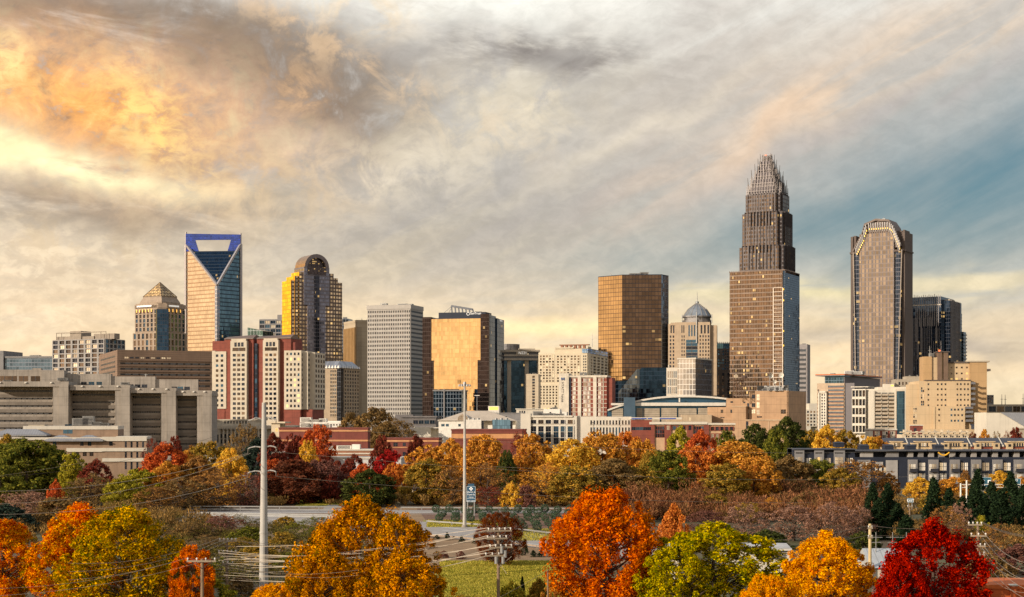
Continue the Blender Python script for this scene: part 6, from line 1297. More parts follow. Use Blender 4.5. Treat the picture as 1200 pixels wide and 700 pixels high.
# lane lines on the near carriageway
line = plain('line_paint', (225, 220, 205)); g = MB()
cen = [(250, 611), (400, 614.5), (520, 621.8), (640, 634), (700, 641)]
def along(cen, w, dash, gap, m, z=.022, name='lane_marking'):
    g = MB(); P_ = [Vector(gp(*c)) for c in cen]
    for a, q in zip(P_, P_[1:]):
        d = (q-a); L = d.length; d.normalize(); n = Vector((-d.y, d.x))*w/2; t = 0
        while t < L:
            e = min(L, t+dash); p0, p1 = a+d*t, a+d*e; g.face([(*(p0-n), z), (*(p1-n), z), (*(p1+n), z), (*(p0+n), z)]); t += dash+gap
    o = g.build(name, m); o['kind'] = 'structure'
    for f in o.data.polygons:
        if f.normal.z < 0: o.data.flip_normals(); break
along(cen, .35, 6, 9, line); along([(x, y-3.6) for x, y in cen], .5, 9, 6, line); along([(x, y+5.4) for x, y in cen], .45, 60, 0, line)
along([(120, 600.8), (700, 601)], .4, 200, 0, line); along([(470, 603), (640, 604)], .5, 60, .1, plain('kerb_stone', (190, 180, 164)), .024, 'kerb')
# guardrails and barriers
def rail(name, pts, label, h=.85, post=4.0, m=None, solid=False, cat='guardrail', base=0, rails=(1,)):
    P_ = [Vector(gp(*p)) for p in pts]; root = empty(name, (P_[0].x, P_[0].y, 0), 0, label, cat); o0 = P_[0]; r = MB(); ps = []
    for a, q in zip(P_, P_[1:]):
        a, q = a-o0, q-o0; d = q-a; L = d.length; d.normalize(); n = Vector((-d.y, d.x))
        if solid:
            r.prism([tuple(a-n*.3), tuple(q-n*.3), tuple(q+n*.3), tuple(a+n*.3)], 0, h*.55)
        for f in rails: r.prism([tuple(a-n*.08), tuple(q-n*.08), tuple(q+n*.08), tuple(a+n*.08)], h*f-.3, h*f, bottom=True)
        k = int(L/post)
        for i in range(k+1): ps.append(a+d*(i*L/max(k, 1)))
    r.build('barrier' if solid else 'rail', m or METAL, root); me = None
    for p in ps[:99]:
        if me is None: b_ = MB(); b_.box(-.1, .1, -.1, .1, 0, h-.02); po = b_.build('post', m or METAL, root); me = po.data
        else: po = bpy.data.objects.new('post', me); COL.objects.link(po); po.parent = root
        po.location = (p.x, p.y, 0)
rail('guardrail', [(190, 599), (420, 600)], 'pale railing along the far carriageway left and right of the steel pole', 1.4, 5, METAL, rails=(1, .5))
rail('guardrail', [(470, 598), (690, 599.5)], 'long guardrail above the clipped shrubs along upper carriageway', .9, 5)
rail('guardrail', [(230, 604), (395, 607)], 'white low barrier between the two carriageways near the steel pole', 0.8, 6, METAL, True)
rail('guardrail', [(500, 614), (560, 618), (640, 627.5), (700, 636)], 'guardrail at foot of the clipped shrub bed beside lower carriageway', .8, 4)
rail('guardrail', [(480, 629), (530, 632.5), (600, 640), (660, 648)], 'near guardrail in front of the small cone evergreens', .75, 4, wall('weathered_steel', (150, 132, 112)))

# ================================================================== TREES
NPR = np.random.default_rng(11)
def leaf_mesh(name, N, clusters, shape, size, clump, flat=.0, H_=10.0, W_=10.0, base=.18, seed=1, out=1.0, upright=0.0, irr=.22, top_peaks=0):
    """a crown of N leaf sprays gathered into clumps inside an uneven envelope; H_ high, W_ wide, foot at z = base*H_."""
    rg = np.random.default_rng(seed); t = rg.random(clusters)
    if shape == 'round': env = lambda t: np.sqrt(np.clip(1-(2*t-1)**2, 0, 1))**.8*(1.0-.12*t)
    elif shape == 'flame': env = lambda t: np.clip(np.where(t < .32, (t/.32)**.5*.92+.08, ((1-t)/.68)**.58), 0, 1)
    elif shape == 'cone': env = lambda t: np.clip((1-t)**.75*1.0+.03, 0, 1)*np.clip(t*9+.55, 0, 1)
    elif shape == 'wide': env = lambda t: np.clip(np.where(t < .25, .55+t*1.8, np.sqrt(np.clip(1-((t-.25)/.75)**2.2, 0, 1))), 0, 1)
    elif shape == 'oval': env = lambda t: np.clip(np.sin(np.pi*np.clip(t, 0, 1)**.9), 0, 1)**.5*(1-.15*t)
    elif shape == 'ball': env = lambda t: np.sqrt(np.clip(1-(2*t-1)**2, 0, 1))
    elif shape == 'bush': env = lambda t: np.sqrt(np.clip(1-t**1.8, 0, 1))
    a = rg.random(clusters)*2*np.pi; ph = rg.random(6)*6.28
    lob = 1+irr*(np.sin(2*a+ph[0]+3*t)+.7*np.sin(3*a+ph[1]-5*t)+.6*np.sin(5*a+ph[2]+8*t))/1.6
    rr = env(t)*lob*(1-(1-rg.random(clusters)**(.34/out))*.92)
    cx, cyy = rr*np.cos(a)*W_/2, rr*np.sin(a)*W_/2; cz = (base+(1-base)*t)*H_*(1+irr*.25*np.sin(2*a+ph[3])*t)
    C_ = np.stack([cx, cyy, cz], 1); csz = clump*(.65+.7*rg.random(clusters))*(1-.25*t)
    k = rg.integers(0, clusters, N); d = rg.normal(size=(N, 3)); d /= np.linalg.norm(d, axis=1)[:, None]
    rad = rg.random(N)**.45; off = d*rad[:, None]*csz[k][:, None]; off[:, 2] *= (.75+upright)
    P_ = C_[k]+off
    nrm = d*.7+rg.normal(size=(N, 3))*.6+np.array([0, 0, .35]); nrm /= np.linalg.norm(nrm, axis=1)[:, None]
    u = np.cross(nrm, rg.normal(size=(N, 3))); u /= np.linalg.norm(u, axis=1)[:, None]; v = np.cross(nrm, u)
    s = size*(.55+.9*rg.random(N))[:, None]*.5; asp = .6
    V = np.stack([P_-u*s, P_-v*s*asp, P_+u*s, P_+v*s*asp], 1).reshape(-1, 3)
    V[:, 2] = np.maximum(V[:, 2], .05)
    me = bpy.data.meshes.new(name); me.vertices.add(N*4); me.vertices.foreach_set('co', V.astype('f').ravel())
    me.loops.add(N*4); me.loops.foreach_set('vertex_index', np.arange(N*4, dtype='i')); me.polygons.add(N)
    me.polygons.foreach_set('loop_start', np.arange(0, N*4, 4, dtype='i')); me.update(); me.validate()
    me.materials.append(None); me['H'] = H_; me['W'] = W_
    return me, C_
def trunk_mesh(name, C_, H_=10.0, base=.18, r=.28, limbs=16, seed=1, bark=None, twigs=0):
    rg = random.Random(seed); m = MB(); pts = []
    n = 7; x = y = 0; top = H_*.78
    for i in range(n+1): pts.append(Vector((x, y, top*i/n))); x += rg.uniform(-.12, .12); y += rg.uniform(-.12, .12)
    for i in range(n): m.tube(pts[i], pts[i+1], r*(1-.8*i/n)*(1.25 if i == 0 else 1), r*(1-.8*(i+1)/n), 6, cap=False)
    idx = rg.sample(range(len(C_)), min(limbs, len(C_)))
    for j in idx:
        e = Vector(C_[j]); zb = max(H_*base*.8, min(e.z-1.0-.35*math.hypot(e.x, e.y), top*.9)); zb = max(zb, .6); f = zb/top*n; i = min(int(f), n-1); s_ = pts[i].lerp(pts[i+1], f-i)
        mid = s_.lerp(e, .5)+Vector((rg.uniform(-.3, .3), rg.uniform(-.3, .3), -.25)); rr = r*(1-.8*zb/top)*.5
        m.tube(s_, mid, rr, rr*.6, 4, cap=False); m.tube(mid, e, rr*.6, rr*.18, 4, cap=False)
        for _ in range(twigs):
            q = mid.lerp(e, rg.uniform(.1, 1)); w = Vector((rg.uniform(-1, 1), rg.uniform(-1, 1), rg.uniform(.1, 1.3)))*1.1; m.tube(q, q+w, rr*.3, .015, 3, cap=False)
    o = m.build(name, bark or BARK); me = o.data; bpy.data.objects.remove(o); return me
BARK = wall('bark', (88, 72, 58), .95, .25, 2.0); BARKD = wall('bark_dark', (58, 46, 40), .95, .25, 2.0); BARKP = wall('bark_pale', (138, 116, 96), .95, .2, 2.0)
KIND = {}
def kind(nm, nvar, **kw):
    L = []
    tw = kw.pop('twigs', 0); limbs = kw.pop('limbs', 16); bark = kw.pop('bark', None); r = kw.pop('r', .28)
    for i in range(nvar):
        me, C_ = leaf_mesh('%s_crown' % nm, seed=hash_(nm)+i*7, **kw); L.append((me, trunk_mesh('%s_trunk' % nm, C_, kw.get('H_', 10.), kw.get('base', .18), r, limbs, hash_(nm)+i, bark, tw)))
    KIND[nm] = L
def hash_(s): return sum(ord(c)*(i+3) for i, c in enumerate(s)) % 9973
kind('round', 4, N=16000, clusters=190, shape='round', size=.42, clump=.95, base=.10, irr=.24)
kind('wide', 3, N=18000, clusters=220, shape='wide', size=.42, clump=1.0, base=.06, irr=.24)
kind('flame', 3, N=14000, clusters=170, shape='flame', size=.4, clump=.85, base=.08, irr=.16, upright=.4)
kind('airy', 4, N=4200, clusters=170, shape='round', size=.36, clump=.95, base=.08, irr=.28, limbs=60, twigs=5)
kind('cone', 3, N=6500, clusters=190, shape='cone', size=.42, clump=.62, base=.01, irr=.08, W_=5.0, upright=.5, limbs=6)
kind('bush', 3, N=5200, clusters=110, shape='bush', size=.5, clump=.9, base=.0, irr=.24, H_=6., W_=10., limbs=12)
kind('ball', 3, N=7000, clusters=190, shape='ball', size=.2, clump=.42, base=.0, irr=.03, out=2.5, H_=4.2, W_=4.6, limbs=4)
kind('cone_small', 2, N=3400, clusters=110, shape='cone', size=.22, clump=.34, base=.0, irr=.06, H_=5., W_=3., limbs=4, upright=.4)
# near trees: many small leaves
kind('near_flame', 1, N=48000, clusters=430, shape='oval', size=.23, clump=.60, base=.05, irr=.2, upright=.9, limbs=70, r=.3)
kind('near_round', 2, N=46000, clusters=400, shape='oval', size=.24, clump=.60, base=.04, irr=.24, upright=.5, limbs=70, r=.3)
kind('near_wide', 2, N=44000, clusters=340, shape='wide', size=.24, clump=.72, base=.03, irr=.26, upright=.4, limbs=80, r=.3)
kind('near_open', 1, N=38000, clusters=280, shape='round', size=.25, clump=.66, base=.04, irr=.22, upright=.2, limbs=100, twigs=2, r=.28)
kind('near_airy', 1, N=26000, clusters=420, shape='round', size=.2, clump=.55, base=.1, irr=.10, upright=.5, limbs=200, twigs=6, r=.25)
L_ = lin
PAL = dict(
    orange=[L_(156, 76, 24), L_(212, 116, 28), L_(232, 146, 40), L_(186, 92, 26)],
    goldor=[L_(132, 92, 30), L_(206, 140, 34), L_(232, 164, 46), L_(176, 108, 34)],
    redor=[L_(136, 48, 24), L_(196, 78, 26), L_(222, 110, 30), L_(160, 60, 26)],
    red=[L_(96, 12, 14), L_(156, 20, 16), L_(196, 34, 20), L_(120, 14, 16)],
    dred=[L_(84, 40, 34), L_(116, 48, 36), L_(146, 62, 40), L_(104, 62, 40)],
    rust=[L_(110, 56, 34), L_(140, 68, 38), L_(120, 72, 46), L_(96, 58, 42)],
    yellow=[L_(196, 142, 26), L_(232, 178, 34), L_(238, 192, 56), L_(210, 146, 28)],
    ygreen=[L_(96, 104, 26), L_(150, 146, 32), L_(200, 176, 40), L_(122, 118, 30)],
    olive=[L_(92, 88, 34), L_(142, 122, 40), L_(196, 148, 44), L_(110, 96, 38)],
    green=[L_(58, 72, 28), L_(92, 100, 34), L_(146, 136, 42), L_(70, 80, 30)],
    dgreen=[L_(42, 54, 28), L_(64, 74, 34), L_(100, 100, 42), L_(46, 58, 30)],
    ever=[L_(26, 40, 30), L_(38, 54, 34), L_(54, 70, 40), L_(30, 44, 30)],
    blueg=[L_(36, 48, 44), L_(50, 62, 54), L_(66, 78, 62), L_(40, 50, 44)],
    brown=[L_(104, 78, 44), L_(146, 104, 52), L_(184, 128, 56), L_(120, 84, 48)],
    gbrown=[L_(92, 80, 50), L_(130, 104, 58), L_(160, 122, 66), L_(104, 86, 56)],
    pink=[L_(128, 92, 76), L_(158, 116, 92), L_(178, 134, 104), L_(136, 98, 80)],
    maroon=[L_(104, 66, 58), L_(128, 82, 68), L_(144, 96, 76), L_(110, 70, 60)],
    multi=[L_(220, 70, 18), L_(238, 118, 26), L_(240, 168, 40), L_(120, 112, 34)],
    multig=[L_(84, 96, 30), L_(160, 138, 34), L_(232, 172, 38), L_(116, 112, 32)],
    amber=[L_(70, 76, 28), L_(186, 116, 24), L_(244, 164, 38), L_(100, 90, 28)],
    near_or=[L_(170, 66, 18), L_(224, 100, 20), L_(240, 132, 32), L_(150, 92, 30)], clip=[L_(46, 66, 56), L_(76, 100, 80), L_(118, 136, 98), L_(60, 80, 62)],
    near_yg=[L_(84, 92, 26), L_(150, 150, 34), L_(220, 186, 42), L_(104, 108, 30)],
    near_yel=[L_(226, 128, 24), L_(240, 164, 34), L_(244, 184, 52), L_(226, 120, 22)],
    fallen=[L_(150, 84, 30), L_(190, 120, 40), L_(120, 70, 34), L_(206, 150, 60)], near_red=[L_(66, 14, 14), L_(150, 18, 16), L_(206, 44, 22), L_(96, 18, 14)])
cnt = {}
def tree(px, top, w, D, kd, pal, label, cat='tree', name=None, group=None, rz=None, sy=None):
    i = cnt.get(kd, 0); cnt[kd] = i+1; me, tm = KIND[kd][i % len(KIND[kd])]
    h = gz(top, D); Wm = w/F*D; H0 = me['H']*1.03; W0 = me['W']*1.06
    root = empty(name or ('shrub' if h < 5 or kd in ('bush', 'ball') else 'tree'), (gx(px, D), D, 0), 0, label, cat, group)
    zr = random.uniform(0, 6.28) if rz is None else rz; near = kd.startswith('near'); scx = Wm/W0*(1.13 if near else 1.06)
    lm = leafmat(('leaf_' if not near else 'nleaf_')+pal, PAL[pal], .34 if not near else .42, sat=.97 if not near else 1.12)
    for nm, mesh in (('crown', me), ('trunk', tm)):
        o = bpy.data.objects.new(nm, mesh); COL.objects.link(o); o.parent = root; o.scale = (scx, scx, h/H0); o.rotation_euler = (0, 0, zr)
        if nm == 'crown': o.material_slots[0].link = 'OBJECT'; o.material_slots[0].material = lm
    return root
# ------------------------------------------------------------------ near trees
tree(4, 612, 104, 196, 'near_round', 'multi', 'fiery orange-red tree cut by left picture edge at bottom')
tree(92, 597, 118, 192, 'near_wide', 'multi', 'large bright orange tree at bottom left with red-orange top')
tree(150, 599, 130, 184, 'near_wide', 'multig', 'large olive and amber tree at bottom left, right of the orange one')
tree(226, 642, 58, 180, 'near_open', 'near_or', 'small orange tree beside wooden power pole at bottom left')
tree(422, 590, 134, 180, 'near_wide', 'amber', 'large golden-brown tree in bottom centre-left foreground')
tree(470, 606, 88, 176, 'near_open', 'amber', 'amber-olive tree leaning against right side of the large golden-brown one')
tree(380, 640, 90, 168, 'near_round', 'amber', 'low amber tree below left side of large golden-brown tree')
tree(470, 652, 110, 164, 'near_wide', 'amber', 'rust-amber tree filling the bottom edge below large golden-brown tree')
tree(320, 686, 66, 158, 'near_round', 'near_yel', 'low bright yellow-orange bush at foot of the tall steel pole')
tree(709, 577, 140, 182, 'near_flame', 'near_or', 'tall dense orange-red maple in bottom centre')
tree(790, 593, 48, 250, 'flame', 'orange', 'small orange tree just right of tall orange-red maple')
tree(836, 616, 156, 178, 'near_open', 'near_yg', 'yellow-green tree with sky-lit gaps right of the orange maple')
tree(792, 640, 90, 172, 'near_open', 'near_yg', 'green tree low between the orange maple and yellow-green tree')
tree(968, 627, 124, 172, 'near_round', 'near_yel', 'rounded bright yellow-orange tree at bottom right')
tree(902, 676, 80, 160, 'near_round', 'near_yel', 'low yellow-orange tree at bottom edge left of rounded yellow one')
tree(1094, 616, 122, 168, 'near_wide', 'near_red', 'deep crimson maple at bottom right')
tree(1058, 655, 70, 162, 'near_round', 'near_red', 'lower crimson tree at the left foot of the deep crimson maple')
tree(586, 601, 62, 246, 'near_airy', 'rust', 'wispy rust-red tree standing on green lawn behind power pole')
# ------------------------------------------------------------------ middle distance, left to right
T = [
 (770, 586, 36, 360, 'airy', 'rust', 'rusty bare tree at the left part of brown thicket'),
 (838, 580, 40, 375, 'round', 'olive', 'small olive tree poking out of brown thicket middle'),
 (905, 583, 34, 370, 'airy', 'goldor', 'sparse golden tree inside the brown thicket'),
 (948, 578, 44, 380, 'round', 'gbrown', 'dull green-brown tree at right part of brown thicket'),
 (728, 574, 36, 385, 'airy', 'dred', 'reddish bare tree at left end of the brown thicket'),
 (875, 590, 40, 345, 'airy', 'olive', 'thin olive tree at the front of brown thicket'),
 (30, 516, 95, 430, 'wide', 'green', 'broad dark green tree at left edge below hip-roofed building'),
 (62, 524, 70, 440, 'round', 'green', 'green tree with yellow edge right of the broad dark green tree'),
 (0, 540, 60, 400, 'round', 'green', 'dark green tree cut by left edge under the broad green one'),
 (8, 512, 40, 480, 'round', 'olive', 'olive treetop at the left edge in front of hip-roofed building'),
 (85, 534, 34, 420, 'round', 'ygreen', 'narrow yellow-green tree left of the dark red tree'),
 (113, 540, 40, 415, 'round', 'dred', 'dark red tree in front of white-banded building'),
 (65, 565, 26, 380, 'bush', 'redor', 'small red-orange shrub below the dark green trees'),
 (105, 556, 70, 385, 'airy', 'gbrown', 'sparse brown-green tree under the dark red tree'),
 (30, 576, 80, 350, 'airy', 'pink', 'pinkish bare thicket tree at left edge'),
 (70, 584, 90, 330, 'bush', 'gbrown', 'grey-brown bush mass above the big orange tree'),
 (10, 592, 70, 320, 'bush', 'blueg', 'dark bluish bush at left edge above orange treetop'),
 (145, 562, 50, 380, 'round', 'ygreen', 'yellow-green tree left of centre-left orange-gold trees'),
 (163, 552, 56, 400, 'round', 'ygreen', 'yellow-olive tree beneath the red-orange round tree'),
 (193, 522, 62, 460, 'round', 'redor', 'round red-orange tree in front of concrete jail'),
 (218, 530, 30, 470, 'round', 'goldor', 'small golden tree on right shoulder of red-orange round tree'),
 (205, 514, 22, 520, 'round', 'dred', 'dark red treetop at right end of white-banded building'),
 (178, 516, 26, 500, 'airy', 'dred', 'dark red-green tree tight against white-banded building corner'),
 (196, 543, 50, 405, 'round', 'goldor', 'golden tree below the red-orange round tree'),
 (232, 538, 60, 410, 'round', 'brown', 'golden-brown tree between golden and olive-green trees'),
 (247, 520, 56, 450, 'round', 'olive', 'olive-green round tree in front of the jail right pillar'),
 (270, 528, 46, 440, 'round', 'yellow', 'yellow tree immediately left of the steel pole'),
 (225, 524, 24, 520, 'round', 'brown', 'small brown tree against the jail base'),
 (258, 552, 70, 395, 'airy', 'brown', 'sparse golden-brown tree above the left end of the railing'),
 (215, 560, 70, 392, 'airy', 'gbrown', 'wispy brown tree above left end of freeway'),
 (175, 570, 70, 380, 'airy', 'brown', 'wispy brown tree behind the olive and amber tree'),
 (290, 555, 50, 398, 'airy', 'maroon', 'mauve-brown sparse tree left of the steel pole base of wood'),
 (286, 500, 44, 620, 'airy', 'gbrown', 'bare spreading tree in front of pale colonnaded courthouse'),
 (302, 516, 44, 560, 'round', 'blueg', 'dark blue-green tree directly behind the steel pole'),
 (268, 520, 40, 560, 'airy', 'gbrown', 'bare brown tree right of the olive-green round tree'),
 (322, 540, 40, 430, 'round', 'redor', 'red-orange tree just right of steel pole'),
 (345, 541, 74, 425, 'wide', 'rust', 'broad rusty brown-red tree right of steel pole'),
 (376, 541, 56, 430, 'round', 'maroon', 'dull maroon-brown tree between rusty and dark red trees'),
 (320, 510, 34, 520, 'round', 'dred', 'dark red tree left in front of long brick building'),
 (343, 512, 30, 530, 'round', 'dred', 'dark red tree in front of long brick building left part'),
 (372, 500, 40, 560, 'round', 'redor', 'vivid red-orange tree rising in front of long brick building'),
 (360, 519, 24, 480, 'round', 'yellow', 'small lone yellow tree before the pale warehouse'),
 (349, 535, 20, 470, 'round', 'dred', 'small dark red tree before the white warehouse'),
 (382, 534, 26, 460, 'round', 'dred', 'small dark red tree at middle of white warehouse'),
 (415, 534, 30, 470, 'round', 'dred', 'dark red tree at right end of white warehouse'),
 (396, 542, 34, 440, 'round', 'dred', 'dark red tree with bare trunk over the small lawn'),
 (386, 558, 26, 425, 'round', 'dred', 'low dark red tree left of the small lawn'),
 (426, 546, 40, 430, 'round', 'redor', 'scarlet-edged tree left of bright red tree'),
 (455, 529, 36, 460, 'round', 'red', 'bright red tree in front of brick buildings'),
 (448, 513, 30, 520, 'round', 'dred', 'dark red tree in front of two-storey brick building'),
 (488, 512, 24, 530, 'round', 'dred', 'dark reddish tree at right of two-storey brick building'),
 (433, 552, 64, 410, 'wide', 'dgreen', 'dark green-brown tree right of the small lawn'),
 (462, 545, 30, 440, 'round', 'orange', 'orange tree right of the bright red tree'),
 (437, 480, 58, 800, 'round', 'gbrown', 'tall grey-brown tree cluster top behind brick building'),
 (412, 486, 34, 820, 'round', 'gbrown', 'smaller grey-brown tree left of tall grey-brown cluster'),
 (468, 492, 50, 790, 'airy', 'gbrown', 'bare grey tree right of tall grey-brown cluster'),
 (452, 496, 44, 760, 'round', 'gbrown', 'grey-brown tree low in front of the tall grey-brown cluster'),
 (505, 525, 66, 450, 'round', 'goldor', 'golden treetop left of the tall light pole'),
 (500, 540, 60, 420, 'wide', 'olive', 'dark-trunked olive-gold tree left of tall light pole'),
 (528, 516, 44, 480, 'round', 'goldor', 'orange-gold tree left behind the tall light pole'),
 (565, 513, 62, 470, 'wide', 'goldor', 'golden-yellow tree right behind the tall light pole'),
 (530, 548, 50, 415, 'airy', 'brown', 'bare brown tree left of the blue freeway sign'),
 (570, 545, 60, 415, 'airy', 'brown', 'bare brown tree behind the blue freeway sign'),
 (594, 530, 26, 440, 'round', 'dgreen', 'small dark green tree right of the light pole'),
 (622, 512, 54, 490, 'round', 'goldor', 'orange-gold tree before the left end of white building'),
 (612, 506, 36, 560, 'airy', 'dred', 'dark reddish tree touching the orange-banded brick building'),
 (600, 567, 30, 402, 'bush', 'yellow', 'small yellow-orange tree left of the round brown shrub'),
 (616, 570, 26, 400, 'bush', 'maroon', 'round brown-purple shrub above clipped shrub bed'),
 (572, 570, 34, 402, 'airy', 'dred', 'sparse reddish tree right of the blue freeway sign'),
 (668, 518, 70, 470, 'wide', 'yellow', 'broad yellow tree before the white building, left one'),
 (705, 508, 70, 480, 'wide', 'goldor', 'broad gold-orange tree before the white building, right one'),
 (640, 544, 76, 420, 'airy', 'goldor', 'sparse golden tree behind clipped shrub bed'),
 (672, 548, 60, 415, 'round', 'olive', 'dark olive tree right above clipped shrub bed'),
 (720, 540, 80, 420, 'wide', 'gbrown', 'broad brown-green tree left above the orange maple'),
 (735, 508, 44, 520, 'round', 'orange', 'orange treetop at the right end of white building'),
 (752, 518, 50, 480, 'round', 'goldor', 'gold tree left of the yellow-green round tree'),
 (765, 530, 40, 450, 'round', 'olive', 'olive tree under the gold and yellow-green trees'),
 (797, 503, 38, 540, 'round', 'ygreen', 'bright yellow-green round tree before brick arcade building'),
 (822, 506, 44, 530, 'round', 'redor', 'red-orange tree right of the bright yellow-green tree'),
 (851, 507, 30, 560, 'round', 'green', 'small green tree before the tan brick building left end'),
 (884, 500, 48, 560, 'wide', 'dgreen', 'dark green oak before tan brick building'),
 (922, 492, 56, 560, 'round', 'dgreen', 'tallest dark green oak at right of tan brick building'),
 (910, 505, 34, 545, 'round', 'green', 'green tree between the two dark green oaks'),
 (865, 519, 90, 470, 'wide', 'goldor', 'wide orange-gold tree below the dark green oaks'),
 (815, 525, 56, 470, 'round', 'orange', 'orange tree left of the wide orange-gold tree'),
 (784, 530, 54, 440, 'round', 'green', 'dark green tree rising above the brown thicket left'),
 (748, 548, 50, 420, 'round', 'olive', 'olive tree near the left end of brown thicket'),
 (850, 546, 60, 420, 'round', 'olive', 'olive-gold tree in the middle of brown thicket top'),
 (885, 538, 62, 430, 'wide', 'goldor', 'gold-brown tree below the wide orange-gold tree'),
 (925, 536, 66, 440, 'wide', 'gbrown', 'brown-green tree under the dark green oaks'),
 (970, 500, 40, 640, 'round', 'yellow', 'yellow tree in front of orange-edged office'),
 (952, 506, 34, 650, 'round', 'olive', 'olive-brown tree at street end left of yellow trees'),
 (992, 506, 38, 640, 'round', 'olive', 'olive-yellow tree before curved white frame building'),
 (1013, 513, 34, 640, 'round', 'yellow', 'golden tree before the brick podium right of the frame building'),
 (1030, 513, 28, 650, 'round', 'goldor', 'golden tree just above the dark row roof'),
 (1154, 505, 18, 740, 'round', 'goldor', 'small orange tree above the slate roofs right of beige block'),
 (1167, 508, 16, 740, 'airy', 'gbrown', 'small bare tree above the slate roofs'),
 (1190, 503, 18, 740, 'round', 'dred', 'small dark red tree above the slate roofs at the right'),
 (1140, 509, 14, 740, 'round', 'rust', 'small rusty tree below the beige block stair'),
 (1179, 506, 15, 745, 'airy', 'pink', 'small pale bare tree left of the dark red one at right'),
 (955, 540, 54, 450, 'round', 'green', 'green-brown tree in front of the left end of dark row'),
 (1008, 540, 72, 440, 'airy', 'brown', 'large brown tree with pinkish tips hiding the dark row'),
 (985, 550, 50, 430, 'round', 'olive', 'olive-green tree left below the large brown tree'),
 (1042, 556, 26, 440, 'round', 'brown', 'small golden-brown tree before the pale-panelled end wall'),
 (1078, 561, 40, 425, 'round', 'yellow', 'round bright yellow tree before dark townhouses'),
 (1118, 560, 44, 430, 'round', 'goldor', 'orange-gold tree in front of dark townhouses'),
 (1131, 552, 16, 440, 'round', 'brown', 'small amber tree left of the tall pointed evergreens'),
 (1172, 553, 34, 440, 'round', 'yellow', 'yellow tree behind the tall pointed evergreens'),
 (1198, 560, 20, 440, 'round', 'goldor', 'yellow-orange tree at the right edge'),
 (1092, 578, 40, 380, 'bush', 'olive', 'olive shrub right of the small green road sign'),
]
for a in T: tree(*a)
E = [(1023, 568, 20, 330, 'left-hand pointed dark evergreen below the large brown tree'), (1040, 569, 22, 335, 'second pointed dark evergreen, left of round yellow tree'), (1030, 588, 26, 300, 'lower dark evergreen between the two pointed ones'),
     (1052, 592, 24, 305, 'short dark evergreen behind the crimson maple left side'), (1094, 562, 22, 345, 'slim dark evergreen between yellow and orange-gold trees'), (1112, 574, 20, 340, 'ragged dark evergreen above crimson maple'),
     (1146, 552, 22, 350, 'tallest pointed evergreen, left one of the right-hand group'), (1144, 574, 26, 320, 'broad evergreen in front of the tallest pointed one'), (1162, 567, 24, 330, 'second pointed evergreen of the right-hand group'), (1184, 555, 24, 345, 'third pointed evergreen of the right-hand group, tall'),
     (1173, 576, 26, 318, 'low broad evergreen between second and third pointed ones'), (1199, 570, 22, 325, 'rightmost evergreen cut by the picture edge'), (1128, 584, 22, 325, 'small evergreen behind the crimson maple top'), (1062, 606, 26, 280, 'dark evergreen immediately left of crimson maple')]
for px, top, w, D, lab in E: tree(px, top-2, w*1.35, D, 'cone', 'ever', lab, 'evergreen tree', 'evergreen_tree')
for i in range(9):
    px = [470, 480, 494, 512, 524, 541, 557, 487, 506][i]; tp = [622, 625, 622, 627, 624, 628, 626, 626, 633][i]; D = [296, 300, 303, 300, 298, 292, 290, 285, 280][i]
    tree(px, tp, 9 if i < 7 else 8, D, 'cone_small', 'ever', 'small dark cone evergreen in the roadside row below lower carriageway', 'evergreen shrub', 'cone_shrub', 'small cone evergreens along lower roadside')
for px, tp, w, D, lab in ((615, 632, 11, 265, 'taller slim cone evergreen on right side of rust-red lawn tree'), (625, 645, 11, 262, 'small cone evergreen, second right of rust-red lawn tree'), (634, 645, 11, 262, 'small cone evergreen, third right of rust-red lawn tree'), (646, 641, 12, 262, 'cone evergreen touching the left side of the orange maple')):
    tree(px, tp, w, D, 'cone_small', 'ever', lab, 'evergreen shrub', 'cone_shrub')
# clipped evergreen shrub bed
rs = random.Random(4); shr = []
for row, (py, x0, x1, n) in enumerate(((601.5, 512, 684, 12), (606, 508, 690, 12), (611, 516, 688, 11), (616.5, 582, 690, 7), (623, 612, 686, 5))):
    for i in range(n):
        px = x0+(x1-x0)*(i+.5*(row % 2))/max(n-1, 1)+rs.uniform(-2, 2)
        if 536 < px < 542: px += 6
        if px < 560 and 612 < py: continue
        D = gD(py+rs.uniform(-.8, .8)); w = rs.uniform(10.2, 12)*340/D; shr.append((px, D, w))
for px, D, w in shr: tree(px, HY+F*(H-rs.uniform(1.7, 2.2))/D, w, D, 'ball', 'clip', 'round dark evergreen shrub in clipped bed between the carriageways', 'shrub', 'round_shrub', 'round evergreens in the bed between carriageways')
